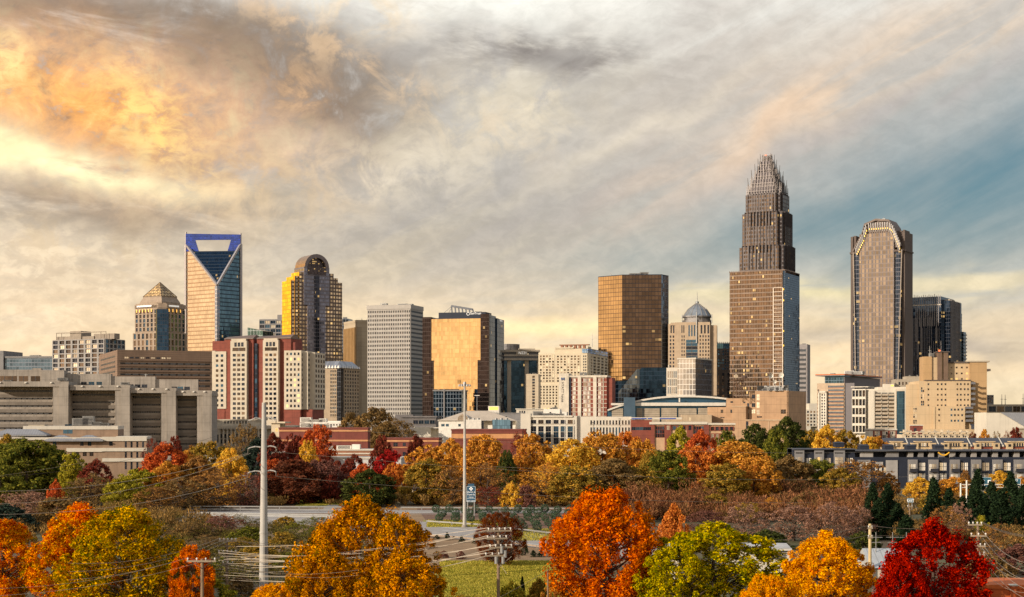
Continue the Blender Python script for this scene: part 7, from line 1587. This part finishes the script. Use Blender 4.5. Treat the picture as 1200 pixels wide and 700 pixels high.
# roadside scrub in front of the freeway, left
S = [(372, 606, 40, 326, 'airy', 'green', 'green sapling screening the road right of steel pole'), (335, 606, 34, 330, 'bush', 'olive', 'low olive shrub at the road edge right of steel pole'), (258, 603, 46, 332, 'airy', 'brown', 'brown bare shrub at the road edge left of steel pole'),
 (395, 622, 40, 300, 'bush', 'green', 'green bush screening the near road left of golden-brown tree'), (240, 622, 44, 300, 'airy', 'gbrown', 'grey-brown bare shrub screening left end of near road'), (318, 634, 40, 262, 'bush', 'olive', 'olive bush directly right of the steel pole'),
 (282, 630, 40, 262, 'airy', 'olive', 'thin olive shrub directly left of the steel pole'), (200, 606, 50, 330, 'airy', 'gbrown', 'grey bare shrub hiding the left end of freeway'),(215, 612, 60, 300, 'airy', 'gbrown', 'grey-brown bare shrub left of the railing'), (262, 605, 58, 310, 'airy', 'maroon', 'mauve-brown bare shrub in front of railing left of steel pole'), (190, 630, 60, 270, 'airy', 'blueg', 'dark grey bare shrub behind olive and amber tree'),
     (240, 628, 60, 270, 'airy', 'gbrown', 'dark bare bush mass above the wooden crossarm poles'), (290, 618, 50, 290, 'bush', 'green', 'low green bush just left of the steel pole'), (330, 624, 40, 285, 'bush', 'olive', 'yellow-green bush just right of steel pole'),
     (345, 612, 34, 300, 'airy', 'green', 'leafy green sapling right of the steel pole'), (372, 616, 34, 295, 'airy', 'green', 'green sapling left of the large golden-brown tree'), (300, 640, 70, 240, 'bush', 'olive', 'dark olive scrub at the steel pole foot'),
     (350, 645, 60, 235, 'bush', 'green', 'green scrub between steel pole and golden-brown tree'), (210, 655, 60, 225, 'bush', 'dgreen', 'dark scrub behind the small orange tree'), (262, 655, 50, 225, 'bush', 'green', 'green scrub between wooden pole and steel pole'),
     (283, 676, 40, 205, 'bush', 'gbrown', 'brown scrub under the hanging wires near steel pole'), (250, 680, 70, 185, 'bush', 'ygreen', 'yellow-green bush at bottom edge by wooden pole'), (360, 672, 50, 200, 'bush', 'olive', 'olive scrub at bottom edge right of steel pole'),
     (445, 640, 26, 270, 'airy', 'maroon', 'small reddish bare shrub on the dirt bank'), (520, 646, 14, 260, 'bush', 'maroon', 'tiny maroon bush on dirt bank left of rust-red tree'), (540, 646, 12, 258, 'bush', 'maroon', 'tiny maroon bush next to the first on dirt bank'),
     (632, 680, 34, 190, 'bush', 'olive', 'olive bush at bottom of lawn left of orange maple'), (600, 684, 40, 185, 'bush', 'ygreen', 'yellowish bush at bottom edge right of power pole'), (648, 684, 34, 182, 'bush', 'goldor', 'orange bush against foot of orange maple'), (612, 676, 12, 190, 'cone_small', 'ever', 'small dark evergreen by the lawn bottom'),
     (1165, 615, 50, 260, 'airy', 'brown', 'brown bare bush right of crimson maple'), (1190, 640, 70, 235, 'bush', 'maroon', 'mauve-brown bush mass at right edge under wires'), (1160, 650, 60, 225, 'bush', 'gbrown', 'dark brown bush beside crimson maple right side'), (1150, 605, 20, 300, 'bush', 'ygreen', 'yellow-green shrub below the pointed evergreens'),
     (1110, 596, 50, 290, 'airy', 'brown', 'bare golden-brown shrub above the crimson maple'), (1125, 590, 30, 300, 'airy', 'pink', 'pale bare upright shrub among the pointed evergreens'),
     (930, 592, 66, 296, 'airy', 'pink', 'pale pinkish bare tree left of the concrete-topped pole'), (972, 590, 66, 292, 'airy', 'pink', 'pale pinkish bare tree behind the rounded yellow tree'), (874, 594, 60, 298, 'airy', 'pink', 'pale pinkish bare tree in the middle of the thicket'), (1006, 594, 50, 300, 'airy', 'pink', 'pale pinkish bare tree near the dark pointed evergreens'),
     (828, 598, 50, 305, 'airy', 'maroon', 'mauve bare tree right of the small orange tree'), (900, 622, 60, 280, 'bush', 'dgreen', 'dark shrub below the pinkish bare trees'), (1010, 625, 50, 270, 'bush', 'dgreen', 'dark shrub between rounded yellow tree and the evergreens')]
for a in S: tree(*a)
PAL['olivescrub'] = [L_(46, 46, 28), L_(78, 74, 38), L_(112, 100, 44), L_(70, 58, 40)]
PAL['thicket'] = [L_(72, 50, 34), L_(118, 76, 50), L_(156, 104, 68), L_(96, 78, 44)]
# brown leafless thicket, a mass nobody could count: one object
def thicket(name, label, boxes, pal, N, hmax, size=.34, seed=5, cat='thicket'):
    rg = np.random.default_rng(seed); tot = []
    for (pa, pb, pya, pyb, n) in boxes:
        py = pya+(pyb-pya)*rg.random(n); px = pa+(pb-pa)*rg.random(n); D = F*H/(py-HY); x = (px-600)/F*D
        cz = hmax*(.3+.7*rg.random(n)**1.3)*(.72+.28*np.sin(x*.13+np.sin(D*.05)*2)*np.sin(D*.09+x*.04))*(.8+.4*rg.random(n)); tot.append(np.stack([x, D, cz], 1))
    C_ = np.concatenate(tot); k = rg.integers(0, len(C_), N); c = C_[k]; u_ = rg.random(N); ang = rg.random(N)*6.28; r = (1.8*np.sin(np.pi*np.clip(u_, .05, 1)*.62))*rg.random(N)**.5
    P_ = np.stack([c[:, 0]+r*np.cos(ang), c[:, 1]+r*np.sin(ang), c[:, 2]*(.15+.85*u_)], 1)
    d = np.stack([np.cos(ang)*.5, np.sin(ang)*.5, np.full(N, 1.0)], 1)+rg.normal(size=(N, 3))*.45; d /= np.linalg.norm(d, axis=1)[:, None]
    v = np.cross(d, rg.normal(size=(N, 3))); v /= np.linalg.norm(v, axis=1)[:, None]; s = size*(.6+rg.random(N))[:, None]
    V = np.stack([P_-d*s, P_-v*s*.2, P_+d*s, P_+v*s*.2], 1).reshape(-1, 3); V[:, 2] = np.maximum(V[:, 2], .02)
    me = bpy.data.meshes.new(name); me.vertices.add(N*4); me.vertices.foreach_set('co', V.astype('f').ravel()); me.loops.add(N*4); me.loops.foreach_set('vertex_index', np.arange(N*4, dtype='i')); me.polygons.add(N)
    me.polygons.foreach_set('loop_start', np.arange(0, N*4, 4, dtype='i')); me.update(); me.materials.append(leafmat('thick_'+pal, PAL[pal], .09, .2))
    o = bpy.data.objects.new(name, me); COL.objects.link(o); tag(o, label, cat, kind='stuff'); return o
thicket('thicket', 'mass of leafless mauve-brown thicket across the middle right', [(735, 1010, 588, 613, 520), (940, 1040, 590, 622, 130)], 'thicket', 110000, 7.5, .42)
thicket('scrub', 'dark brown scrub filling gaps below the middle trees on the left', [(-30, 330, 590, 598, 130), (-30, 240, 600, 640, 180)], 'gbrown', 60000, 5.5, seed=8)
thicket('scrub', 'scrub and undergrowth beneath the central tree belt', [(440, 740, 580, 594, 260), (320, 440, 580, 593, 90)], 'gbrown', 55000, 4.0, seed=9)
thicket('far_wood', 'distant autumn tree belt that reads as one mass along the building feet', [(560, 940, 543, 556, 500), (-60, 330, 552, 566, 300)], 'amber', 90000, 9, .7, seed=10, cat='wood')
thicket('scrub', 'dark olive scrub around the foot of the steel pole and below freeway', [(170, 430, 628, 690, 420), (150, 330, 612, 630, 120)], 'olivescrub', 70000, 3.6, .22, seed=14)
thicket('scrub', 'brown scrub under the trees at the right edge', [(1040, 1230, 585, 640, 300)], 'gbrown', 50000, 3.6, seed=12)
# grass tufts on the lawn
def grass(name, label, boxes, N, m, h=.22, seed=3):
    rg = np.random.default_rng(seed); V = []
    for (pa, pb, pya, pyb) in boxes:
        n = N//len(boxes); py = pya+(pyb-pya)*rg.random(n); px = pa+(pb-pa)*rg.random(n); D = F*H/(py-HY); x = (px-600)/F*D; a = rg.random(n)*6.28; w = .10; hh = h*(.5+rg.random(n))
        b0 = np.stack([x-w*np.cos(a), D-w*np.sin(a), np.full(n, .01)], 1); b1 = np.stack([x+w*np.cos(a), D+w*np.sin(a), np.full(n, .01)], 1); t_ = np.stack([x+.1*rg.normal(size=n), D+.1*rg.normal(size=n), hh], 1); V.append(np.stack([b0, b1, t_], 1).reshape(-1, 3))
    V = np.concatenate(V); n = len(V)//3; me = bpy.data.meshes.new(name); me.vertices.add(n*3); me.vertices.foreach_set('co', V.astype('f').ravel()); me.loops.add(n*3); me.loops.foreach_set('vertex_index', np.arange(n*3, dtype='i')); me.polygons.add(n)
    me.polygons.foreach_set('loop_start', np.arange(0, n*3, 3, dtype='i')); me.update(); me.materials.append(m); o = bpy.data.objects.new(name, me); COL.objects.link(o); tag(o, label, 'grass', kind='stuff')
PAL['grass'] = [L_(104, 112, 38), L_(164, 158, 52), L_(206, 186, 84), L_(140, 134, 48)]
grass('grass', 'short yellow-green grass of the lawn in front', [(515, 668, 658, 700)], 60000, leafmat('leaf_grass', PAL['grass'], .3, .4))
grass('grass', 'bright grass strip at the foot of the clipped shrubs', [(500, 600, 610, 618), (600, 712, 620, 634), (350, 398, 582, 592)], 24000, leafmat('leaf_grass', PAL['grass']))

grass('fallen_leaves', 'scattered orange and brown fallen leaves on the lawn', [(515, 668, 659, 700), (700, 690, 640, 660)][:1], 9000, leafmat('leaf_fallen', PAL['fallen'], .8, .1), .12, seed=9)
# ================================================================== POLES, WIRES, SIGNS
m_r = lambda q: .66-.36*q+.05
steel = wall('weathering_pole', (176, 170, 158), .6, .12, .5, streaks=.2)
D = 212; root = empty('transmission_pole', (gx(309, D), D, 0), 0, 'tall tapered grey steel transmission pole with three pairs of short curved arms', 'power pole'); m = MB()
zt = gz(472, D); m.tube((0, 0, 0), (.05, 0, zt), .66, .3, 16); m.build('pole', steel, root, smooth=True)
tips = []
for py in (486.5, 520, 548.5):
    for s_ in (-1, 1):
        m = MB(); z = gz(py+4, D)-.0; pts = [Vector((s_*.35, 0, z)), Vector((s_*.9, -.05, z+.15)), Vector((s_*1.5, -.1, z+.05 if py > 500 else z-.15)), Vector((s_*1.75, -.12, z-.1))]
        if s_ < 0: pts = [Vector((p.x*1.25, p.y, p.z-.1*abs(p.x))) for p in pts]
        for a, q in zip(pts, pts[1:]): m.tube(a, q, .11, .08, 6)
        m.build('arm', steel, root); m = MB(); q = pts[-1]
        for k in range(4): m.tube((q.x, q.y, q.z-.05-.14*k), (q.x, q.y, q.z-.14-.14*k), .1, .06, 8)
        m.build('insulator', plain('insulator_grey', (120, 112, 104)), root); tips.append(Vector((gx(309, D)+q.x, D+q.y, q.z-.6)))
for zz in (.3, .62): m = MB(); m.tube((0, 0, zt*zz), (0, 0, zt*zz+.25), m_r(zz), m_r(zz), 16); m.build('flange', steel, root)
m = MB(); m.box(.35, .62, -.75, -.5, gz(655, D), gz(640, D)); m.build('junction_box', DARKM, root)
wm = plain('wire_pale', (176, 162, 140), .5, .2); wd = plain('wire_dark', (66, 58, 52), .6)
def wire(p, q, sag, label, r=.02, m=None, group='overhead wires', n=22, cat='wire'):
    r *= .7; p, q = Vector(p), Vector(q); o0 = p.copy(); P_ = []
    for i in range(n+1): t = i/n; v = p.lerp(q, t); v.z -= 4*sag*t*(1-t); P_.append(v-o0)
    mb = MB()
    for a, b_ in zip(P_, P_[1:]): mb.tube(a, b_, r, r, 4, cap=False)
    o = mb.build('power_line', m or wm, None, loc=o0); tag(o, label, cat, group)
def W(px, py, D): return Vector((gx(px, D), D, gz(py, D)))
L3 = ['top', 'middle', 'bottom']
ends = [(-60, 566, 150), (-60, 582, 150), (-60, 612, 150)]
wire(tips[2], W(-30, 576, 170), 1.4, 'upper of the long wires running left from the steel pole middle arm', .045); wire(tips[4], W(-30, 603, 165), 1.4, 'lower of the long wires running left from the steel pole bottom arm', .045)
wire(tips[2]+Vector((.3, .4, 0)), W(-30, 591, 176), 1.8, 'second long wire running left between the upper and lower ones', .04); wire(tips[0], W(-30, 560, 190), 1.6, 'faint top wire running left from steel pole top arm', .03, wd)
for k, (i, py) in enumerate(((1, 500), (3, 530), (5, 556))):
    wire(tips[i], W(1280, py+3, 520), 6, L3[k]+' long faint wire running right from the steel pole across the tree belt', .04, wm)
wire(W(560, 546, 420), W(1010, 547, 460), 1.5, 'faint wire crossing in front of the gold trees in the middle', .05)
wire(W(-40, 562, 300), W(300, 486, 330), 2.0, 'faint thin wire across the jail towards the steel pole top', .03)
# high mast light
D = gD(618); root = empty('light_pole', (gx(544.5, D), D, 0), 0, 'tall slim pale highway light mast with lamp ring on top', 'light pole'); m = MB(); zt = gz(449, D); m.tube((0, 0, 0), (0, 0, zt), .42, .2, 12); m.build('pole', steel, root, smooth=True)
m = MB(); m.box(-1.1, 1.1, -.12, .12, zt-.45, zt-.25); m.box(-.12, .12, -1.0, 1.0, zt-.44, zt-.24); m.tube((0, 0, zt-.6), (0, 0, zt+.25), .4, .3, 10); m.build('lamp_ring', METAL, root)
for a in range(6): m = MB(); x, y = 1.15*math.cos(a*1.047), 1.15*math.sin(a*1.047); m.tube((x, y, zt-.75), (x, y, zt-.3), .28, .14, 8); m.build('lamp_head', METAL, root)
m = MB(); m.tube((0, 0, 0), (0, 0, .5), .62, .62, 12); m.build('base', concrete, root)
# second far light mast among towers
root = empty('light_pole', (gx(559, 820), 820, 0), 0, 'short distant street light in front of gold tower foot', 'light pole'); m = MB(); m.tube((0, 0, 0), (0, 0, gz(464, 820)), .22, .12, 6); m.build('pole', METAL, root); m = MB(); m.box(-1.4, 1.4, -.2, .2, gz(464, 820), gz(464, 820)+.35); m.build('lamp_head', WHITE, root)
for px, pt, lab in ((662, 483, 'street light in front of brick hotel, left one'), (698, 480, 'street light in front of brick hotel, right one'), (955, 548, None), (237.5, 580, 'small white lamp post above the left end of railing'), (288, 558, 'short white lamp post just left of steel pole')):
    if not lab: continue
    D = 770 if px > 600 else 415; root = empty('street_light', (gx(px, D), D, 0), 0, lab, 'street light'); m = MB(); zt = gz(pt, D); m.tube((0, 0, 0), (0, 0, zt), .15, .1, 6); m.build('pole', WHITE, root); m = MB(); m.box(-.9, .2, -.15, .15, zt-.02, zt+.22); m.build('lamp_head', WHITE, root)
# blue freeway sign
D = 372; root = empty('freeway_sign', (gx(552, D), D, 0), 0, 'tall blue freeway attraction sign with white symbol right of the light mast', 'road sign'); m = MB(); w = 5.2/F*D
bz0, bz1 = gz(588.5, D), gz(570, D); m.box(-w, w, 0, .12, bz0, bz1); m.box(-w*.72, w*.72, 0, .12, bz1, gz(567, D)); m.build('panel', plain('sign_blue_panel', (44, 84, 108), .5), root)
m = MB(); 
for x0_, x1_, z0_, z1_ in ((-w, w, bz0, bz0+.08), (-w, w, bz1-.08, bz1), (-w, -w+.08, bz0, bz1), (w-.08, w, bz0, bz1), (-w*.9, w*.9, bz0+.85, bz0+.93)): m.box(x0_, x1_, -.04, -.004, z0_, z1_)
m.build('border', plain('sign_border', (190, 206, 210)), root)
m = MB(); zc_ = gz(573, D)
for dx, dz in ((0, .28), (0, -.28), (.28, 0), (-.28, 0)): m.prism([(dx-.14, -.06), (dx+.14, -.06), (dx+.14, -.01), (dx-.14, -.01)], zc_+dz-.14, zc_+dz+.14)
m.build('symbol', SIGNW, root)
for s_, pz, sz in (('Church St', 577.6, .52), ('Tryon St', 580.6, .52), ('1/4 mi', 583.6, .46), ('EXIT NOW', 587.9, .42)): lettering(s_, sz, root, (0, -.03, gz(pz, D)), 0, SIGNW)
m = MB(); m.tube((-w*.75, .2, 0), (-w*.75, .2, bz1), .14, .12, 6); m.tube((w*.75, .2, 0), (w*.75, .2, bz1), .14, .12, 6); m.build('post', METAL, root)
# small road signs on the right
def rsign(px, py, w, h, D, txt, label, posts=True):
    root = empty('road_sign', (gx(px, D), D, 0), 0, label, 'road sign'); W_, H_ = w/F*D/2, h/F*D; z = gz(py, D); m = MB(); m.box(-W_, W_, 0, .1, z-H_, z); m.build('panel', plain('sign_teal', (48, 96, 112), .5), root)
    m = MB(); m.box(-W_, W_, -.03, -.004, z-.1, z-.02); m.box(-W_, W_, -.03, -.004, z-H_+.02, z-H_+.1); m.box(-W_, -W_+.08, -.03, -.004, z-H_+.1, z-.1); m.box(W_-.08, W_, -.03, -.004, z-H_+.1, z-.1); m.build('border', plain('sign_border', (0, 0, 0)), root)
    for i, s_ in enumerate(txt): lettering(s_, H_*.8/len(txt), root, (0, -.03, z-H_*(i+.82)/len(txt)), 0, SIGNW)
    m = MB(); m.tube((-W_*.6, .2, 0), (-W_*.6, .2, z), .12, .1, 6); m.tube((W_*.6, .2, 0), (W_*.6, .2, z), .12, .1, 6); m.build('post', METAL, root)
rsign(1156, 559.5, 11, 12, 410, ['E R'], 'teal highway sign between the pointed evergreens, left one'); rsign(1191, 561, 10, 9, 410, ['77', '16'], 'teal highway sign at the right edge between evergreens'); rsign(1067, 584, 7, 5, 380, ['EXIT'], 'small green road sign below the round yellow tree')
rsign(571, 586, .1, .1, 380, [], 'tiny') if False else None
# gantry posts
root = empty('sign_gantry', (gx(1129, 405), 405, 0), 0, 'pale steel highway gantry frame left of the tallest pointed evergreen', 'gantry'); m = MB()
for px, pt in ((1125.8, 566.5), (1132.8, 563)): x = gx(px, 405)-gx(1129, 405); m.tube((x, 0, 0), (x, 0, gz(pt, 405)), .26, .22, 8)
m.build('post', WHITE, root); m = MB(); 
for z in (gz(568, 405), gz(571.5, 405)): m.tube((-.9, 0, z), (18, .5, z), .1, .1, 6)
for k in range(14): m.tube((k*1.3, .1, gz(568, 405)), (k*1.3+.65, .1, gz(571.5, 405)), .05, .05, 4)
m.build('truss', WHITE, root)
# wooden utility poles
wood = wall('pole_wood', (134, 110, 84), .9, .2, 1.5)
def upole(px, pt, D, arms, label, brace=True, rz=0, r=.16, m_=None):
    root = empty('utility_pole', (gx(px, D), D, 0), R(rz), label, 'utility pole'); m = MB(); zt = gz(pt, D); m.tube((0, 0, 0), (0, 0, zt), r*1.25, r, 10); m.build('pole', m_ or wood, root, smooth=True); out = []
    for (py, wl, wr, ins) in arms:
        z = gz(py, D); m = MB(); m.box(-wl, wr, -.28, -.14, z-.1, z+.08); m.build('crossarm', wall('arm_wood', (150, 134, 110), .9), root); 
        for i in range(ins):
            m = MB(); x = -wl+.12+(wl+wr-.24)*i/max(1, ins-1); m.tube((x, -.21, z+.08), (x, -.21, z+.2), .05, .05, 6); m.tube((x, -.21, z+.2), (x, -.21, z+.36), .11, .07, 8); out.append((x, z+.36))
            m.build('insulator', plain('insulator_white', (208, 202, 190)), root)
        if brace and wl > .5: m = MB(); m.bar((-wl*.6, -.2, z-.1), (0, -.2, z-.8), .05); m.bar((wr*.6, -.2, z-.1), (0, -.2, z-.8), .05); m.build('brace', wd, root)
    c, s_ = math.cos(R(rz)), math.sin(R(rz)); return root, [Vector((gx(px, D)+x*c+.21*s_, D+x*s_-.21*c, z)) for x, z in out]
r1, a1 = upole(584, 620, 172, [(622, 1.3, 1.5, 5), (631, 1.4, 1.0, 4), (641.5, 1.1, 1.6, 5), (651, 1.6, .9, 4)], 'wooden utility pole with four crossarms in front of lawn', rz=14)
m = MB(); 
for i, (x, z) in enumerate(((.3, 640), (.7, 645), (-.35, 652), (.45, 652))): m.tube((x, -.45, gz(z, 172)-.8), (x, -.45, gz(z, 172)), .2, .2, 10)
m.build('transformer', METAL, r1)
m = MB(); m.tube((.1, -.3, gz(660, 172)), (.8, -.6, gz(672, 172)), .03, .03, 4); m.tube((-.1, -.3, gz(665, 172)), (1.4, -.6, gz(652, 172)), .03, .03, 4); m.build('drop_cable', wm, r1)
r2, a2 = upole(237, 655, 160, [(657.5, 1.6, 1.5, 4)], 'wooden utility pole with one wide crossarm beside small orange tree')
r3, a3 = upole(266, 633, 190, [(634, 1.0, 1.2, 5), (648, 1.1, 1.2, 5), (661, .6, .8, 3)], 'wooden utility pole with two pale crossarms left of steel pole', rz=10)
r4, a4 = upole(1019.5, 614, 205, [(619, .35, .35, 2), (630, .35, .35, 2)], 'pale pole with two pairs of insulators above the rounded yellow tree', False, r=.2, m_=wall('pole_cream', (206, 180, 130), .8))
r5, a5 = upole(1146, 612, 182, [(615, 1.2, .5, 4), (628, .9, 1.0, 3), (640, .4, .9, 3), (650, .4, .8, 3)], 'utility pole mostly hidden behind the crimson maple', rz=-8)
r6, a6 = upole(642, 668, 178, [], 'thin bare wooden post at the right end of lawn', False, r=.09)
r7, a7 = upole(1066, 592, 330, [(594, .6, .6, 2)], 'far small utility pole left of round yellow tree', False)
ln = ['first', 'second', 'third', 'fourth', 'fifth', 'sixth', 'seventh', 'eighth', 'ninth', 'tenth', 'eleventh', 'twelfth', 'thirteenth', 'fourteenth', 'fifteenth', 'sixteenth', 'seventeenth', 'eighteenth']
lv = ['top', 'second', 'third', 'lowest']; c_ = [5, 4, 5, 4]; i0 = 0; tg = [(380, 648), (380, 652), (380, 662), (380, 672)]
for k in range(4):
    for j in range(c_[k]):
        wire(a1[i0+j], W(250+j*3, 640+k*9+j*4, 190-j*3), .7+.37*((j*7+k*3) % 4), '%s wire from left on the %s crossarm of the lawn utility pole' % (ln[j], lv[k]), .03 if j % 2 else .045, group='wires at the lawn utility pole')
    i0 += c_[k]
for j in range(4): wire(a1[j], W(700+j*8, 600+j*9, 240), .6, '%s dark wire rising right from the lawn utility pole' % ln[j], .022, wd, group='wires at the lawn utility pole')
wire(W(642, 668, 178), W(560, 712, 170), .2, 'slanting guy wire across the lawn bottom', .025); wire(W(642, 668, 178), W(700, 630, 190), .3, 'thin wire rising from the bare post towards orange maple', .025)
for j in (0, 2, 4):
    wire(a3[j], W(440, 630+j*2.2, 205), .9+.5*j*.3, '%s wire running right from the upper crossarm left of steel pole' % ln[j], .035); wire(a3[j], W(80, 660+j*5, 170), 1.0, '%s wire running left from the upper crossarm left of steel pole' % ln[j], .035)
    wire(a3[5+j], W(440, 654+j*2.6, 200), 1.2+.25*j, '%s wire running right from the lower crossarm left of steel pole' % ln[j], .035)
for j in (0, 3): wire(a2[j], W(-20, 690+j*3, 150), .8, '%s wire running left from the single wide crossarm' % ln[j], .022); wire(a2[j], W(420, 668+j*2, 165), 1.0, '%s wire running right from the single wide crossarm' % ln[j], .022)
for j, (py, pe) in enumerate(((622, 661), (631, 672), (640, 682), (642, 694), (650, 679), (655, 705), (668, 694))): wire(W(1151+(j % 3), py, 181), W(1212, pe, 150), .9, '%s curved pale wire sagging to right edge beside crimson maple' % ln[j], .028, group='curved wires at right edge')
for j in range(3): wire(W(1152, 612+j*.8, 184), W(1215, 627+j*1.2, 190), .5, '%s cable of the bundle above the curved wires at right edge' % ln[j], .05, group='curved wires at right edge'); wire(W(1146, 614+j, 182), a4[min(j, 3)], .5, '%s dark cable between crimson maple pole and pale pole' % ln[j], .03, wd, group='dark cables at right')
for j in range(2): wire(a4[j*2], W(840, 634+j*10, 230), .8, '%s dark cable running left from the pale pole' % ln[j], .035, wd, group='dark cables at right')

# ================================================================== SMALL BUILDINGS AND VEHICLES NEAR
D = 205; root = empty('metal_roof_building', (gx(1040, D), D, 0), 0, 'low building with pale standing seam metal roof behind the trees at bottom right', 'building')
m = MB(); xa, xb = gx(1024, D)-gx(1040, D), gx(1075, D)-gx(1040, D); za, zb = gz(666, D), gz(649, D); m.box(xa, xb, .5, 9, 0, za-.1); m.build('wall', white_c, root); m = MB(); m.face([(xa-.4, 0, za), (xb, 0, za), (xb, 5, zb+.3), (xa-.4, 5, zb+.3)]); m.face([(xb, 10, za), (xa-.4, 10, za), (xa-.4, 5, zb+.3), (xb, 5, zb+.3)]); m.face([(xa-.39, 0, za), (xa-.39, 5, zb+.3), (xa-.39, 10, za)])
m.build('roof', wall('seam_roof', (186, 186, 180), .5, .08, metal=.2, lines=(.9, 60, .14)), root)
for x in (-.6, 1.7, 3.6): m = MB(); m.tube((x, 4, zb-.6), (x, 4, zb+2.6), .07, .05, 6); m.tube((x-.9, 4, zb+1.9), (x+.9, 4, zb+1.9), .05, .05, 4); m.tube((x-.7, 4, zb+1.2), (x+.7, 4, zb+1.2), .05, .05, 4); m.build('roof_antenna', METAL, root)
m = MB(); m.tube((.7, 1, za-.2), (.7, 1, za+1.5), .35, .35, 10); m.tube((.7, 1, za+1.5), (.7, 1, za+1.7), .45, .45, 10); m.build('vent_pipe', WHITE, root)
D = 235; root = empty('shed_building', (gx(885, D), D, 0), -.1, 'white flat-roofed building showing through gaps of the yellow-green tree', 'building'); m = MB(); xa, xb = gx(846, D)-gx(885, D), gx(925, D)-gx(885, D); m.box(xa, xb, 0, 10, 0, gz(645, D)); m.build('wall', white_c, root); m = MB(); m.box(xa-.3, xb+.3, -.4, 10.3, gz(645, D), gz(642.6, D)); m.build('roof', wall('shed_roof', (196, 190, 180), .6), root)
m = MB(); 
for i in range(6): m.box(xb-5.2+i*.0, xb-.6, -.14-.02*i, -.01, gz(655, D)+i*.28, gz(655, D)+i*.28+.14)
m.build('louvre', DARKM, root)
root = empty('lean_to', (gx(777, 220), 220, 0), R(-30), 'small white gable roof corner peeking right of the orange maple', 'building'); m = MB(); m.box(-2, 2.4, 0, 6, 0, gz(652, 220)); m.build('wall', white_c, root); m = MB(); zz = gz(652, 220)
m.face([(-2.4, -.3, zz), (2.8, -.3, zz), (2.8, 3, zz+1.7), (-2.4, 3, zz+1.7)]); m.face([(2.8, 6.3, zz), (-2.4, 6.3, zz), (-2.4, 3, zz+1.7), (2.8, 3, zz+1.7)]); m.build('roof', wall('seam_roof', (0, 0, 0)), root)
D = 176; root = empty('brick_house', (gx(1180, D), D, 0), R(-6), 'orange brick building with pale-capped chimney at the bottom right corner', 'building'); m = MB(); xa, xb = gx(1143, D)-gx(1180, D), 6.5; m.box(xa, xb, 0, 8, 0, gz(690, D)); m.build('wall', wall('orange_brick', (196, 96, 42), .9, .15, .8, lines=(.8, .25, .03)), root); m = MB(); m.box(xa-.1, xb, -.15, 8.1, gz(690, D), gz(685.5, D)); m.build('parapet', wall('orange_brick_top', (204, 104, 44), .9, .15, .8), root)
m = MB(); x = gx(1187, D)-gx(1180, D); m.box(x-.35, x+.35, -.3, .5, gz(700, D), gz(686.5, D)); ch = m.build('chimney', wall('orange_brick', (0, 0, 0)), root); m = MB(); m.box(x-.48, x+.48, -.42, .62, gz(686.5, D), gz(685, D)); m.build('chimney_cap', white_c, ch)
D = 430; root = empty('small_house', (gx(478, D), D, 0), R(-20), 'little cream gabled house half hidden among trees left of light mast', 'house'); m = MB(); w = 3.0; zz = gz(579, D); m.box(-w, w, 0, 8, 0, zz); m.face([(-w, 0, zz), (w, 0, zz), (0, 0, zz+2.3)]); m.build('wall', wall('loggia_cream', (0, 0, 0)), root); m = MB(); m.face([(w+.4, -.4, zz-.3), (w+.4, 8, zz-.3), (0, 8, zz+2.5), (0, -.4, zz+2.5)]); m.face([(-w-.4, 8, zz-.3), (-w-.4, -.4, zz-.3), (0, -.4, zz+2.5), (0, 8, zz+2.5)]); m.build('roof', wall('brown_tiles', (122, 96, 76), .9), root)
m = MB(); m.box(-.6, .6, -.05, -.01, zz-2, zz-.6); m.build('window', GL['dark'], root)
def vehicle(px, py, rgb, label, kind_='parked_car', cat='car', s=1, rz=0):
    x, D = gp(px, py); root = empty(kind_, (x, D, 0), R(rz), label, cat, None); paint = plain('paint_%d_%d_%d' % rgb, rgb, .3, .2)
    m = MB(); prof = [(-2.2, .35), (2.2, .35), (2.25, .8), (1.5, .95), (.9, 1.45), (-1.1, 1.45), (-1.9, 1.0), (-2.25, .85)] if s == 1 else [(-3, .45), (3, .45), (3, 1.2), (2.6, 1.3), (2.2, 2.3), (-3, 2.4)]
    hw = .88 if s == 1 else 1.05; n = len(prof); m.face([(p[0], -hw, p[1]) for p in prof]); m.face([(p[0], hw, p[1]) for p in reversed(prof)])
    for i in range(n): a, q = prof[i], prof[(i+1) % n]; m.face([(a[0], -hw, a[1]), (a[0], hw, a[1]), (q[0], hw, q[1]), (q[0], -hw, q[1])][::-1])
    m.build('body', paint, root); m = MB(); zt = 1.4 if s == 1 else 2.1; m.face([(-1.2, -hw-.01, .95), (1.15, -hw-.01, .95), (.8, -hw-.01, zt), (-1.0, -hw-.01, zt)]); m.build('side_window', GL['black'], root)
    for wx in (-1.4*s, 1.4*s): 
        for wy in (-hw, hw): m = MB(); m.tube((wx, wy-.12, .34), (wx, wy+.12, .34), .34, .34, 12); m.build('wheel', plain('tyre', (28, 28, 28), .9), root)
for a in ((738, 553, (206, 210, 214), 'silver car glimpsed between trees above brown thicket'), (603, 555, (214, 210, 204), 'pale car roof visible between the golden trees right of light mast'), (812, 556, (170, 176, 184), 'grey-blue car glimpsed among the orange trees'), (286, 548, (190, 196, 204), 'pale blue car parked on white deck left of steel pole'), (295, 548.5, (120, 140, 160), 'blue-grey car next to the pale blue one left of steel pole')): vehicle(*a)
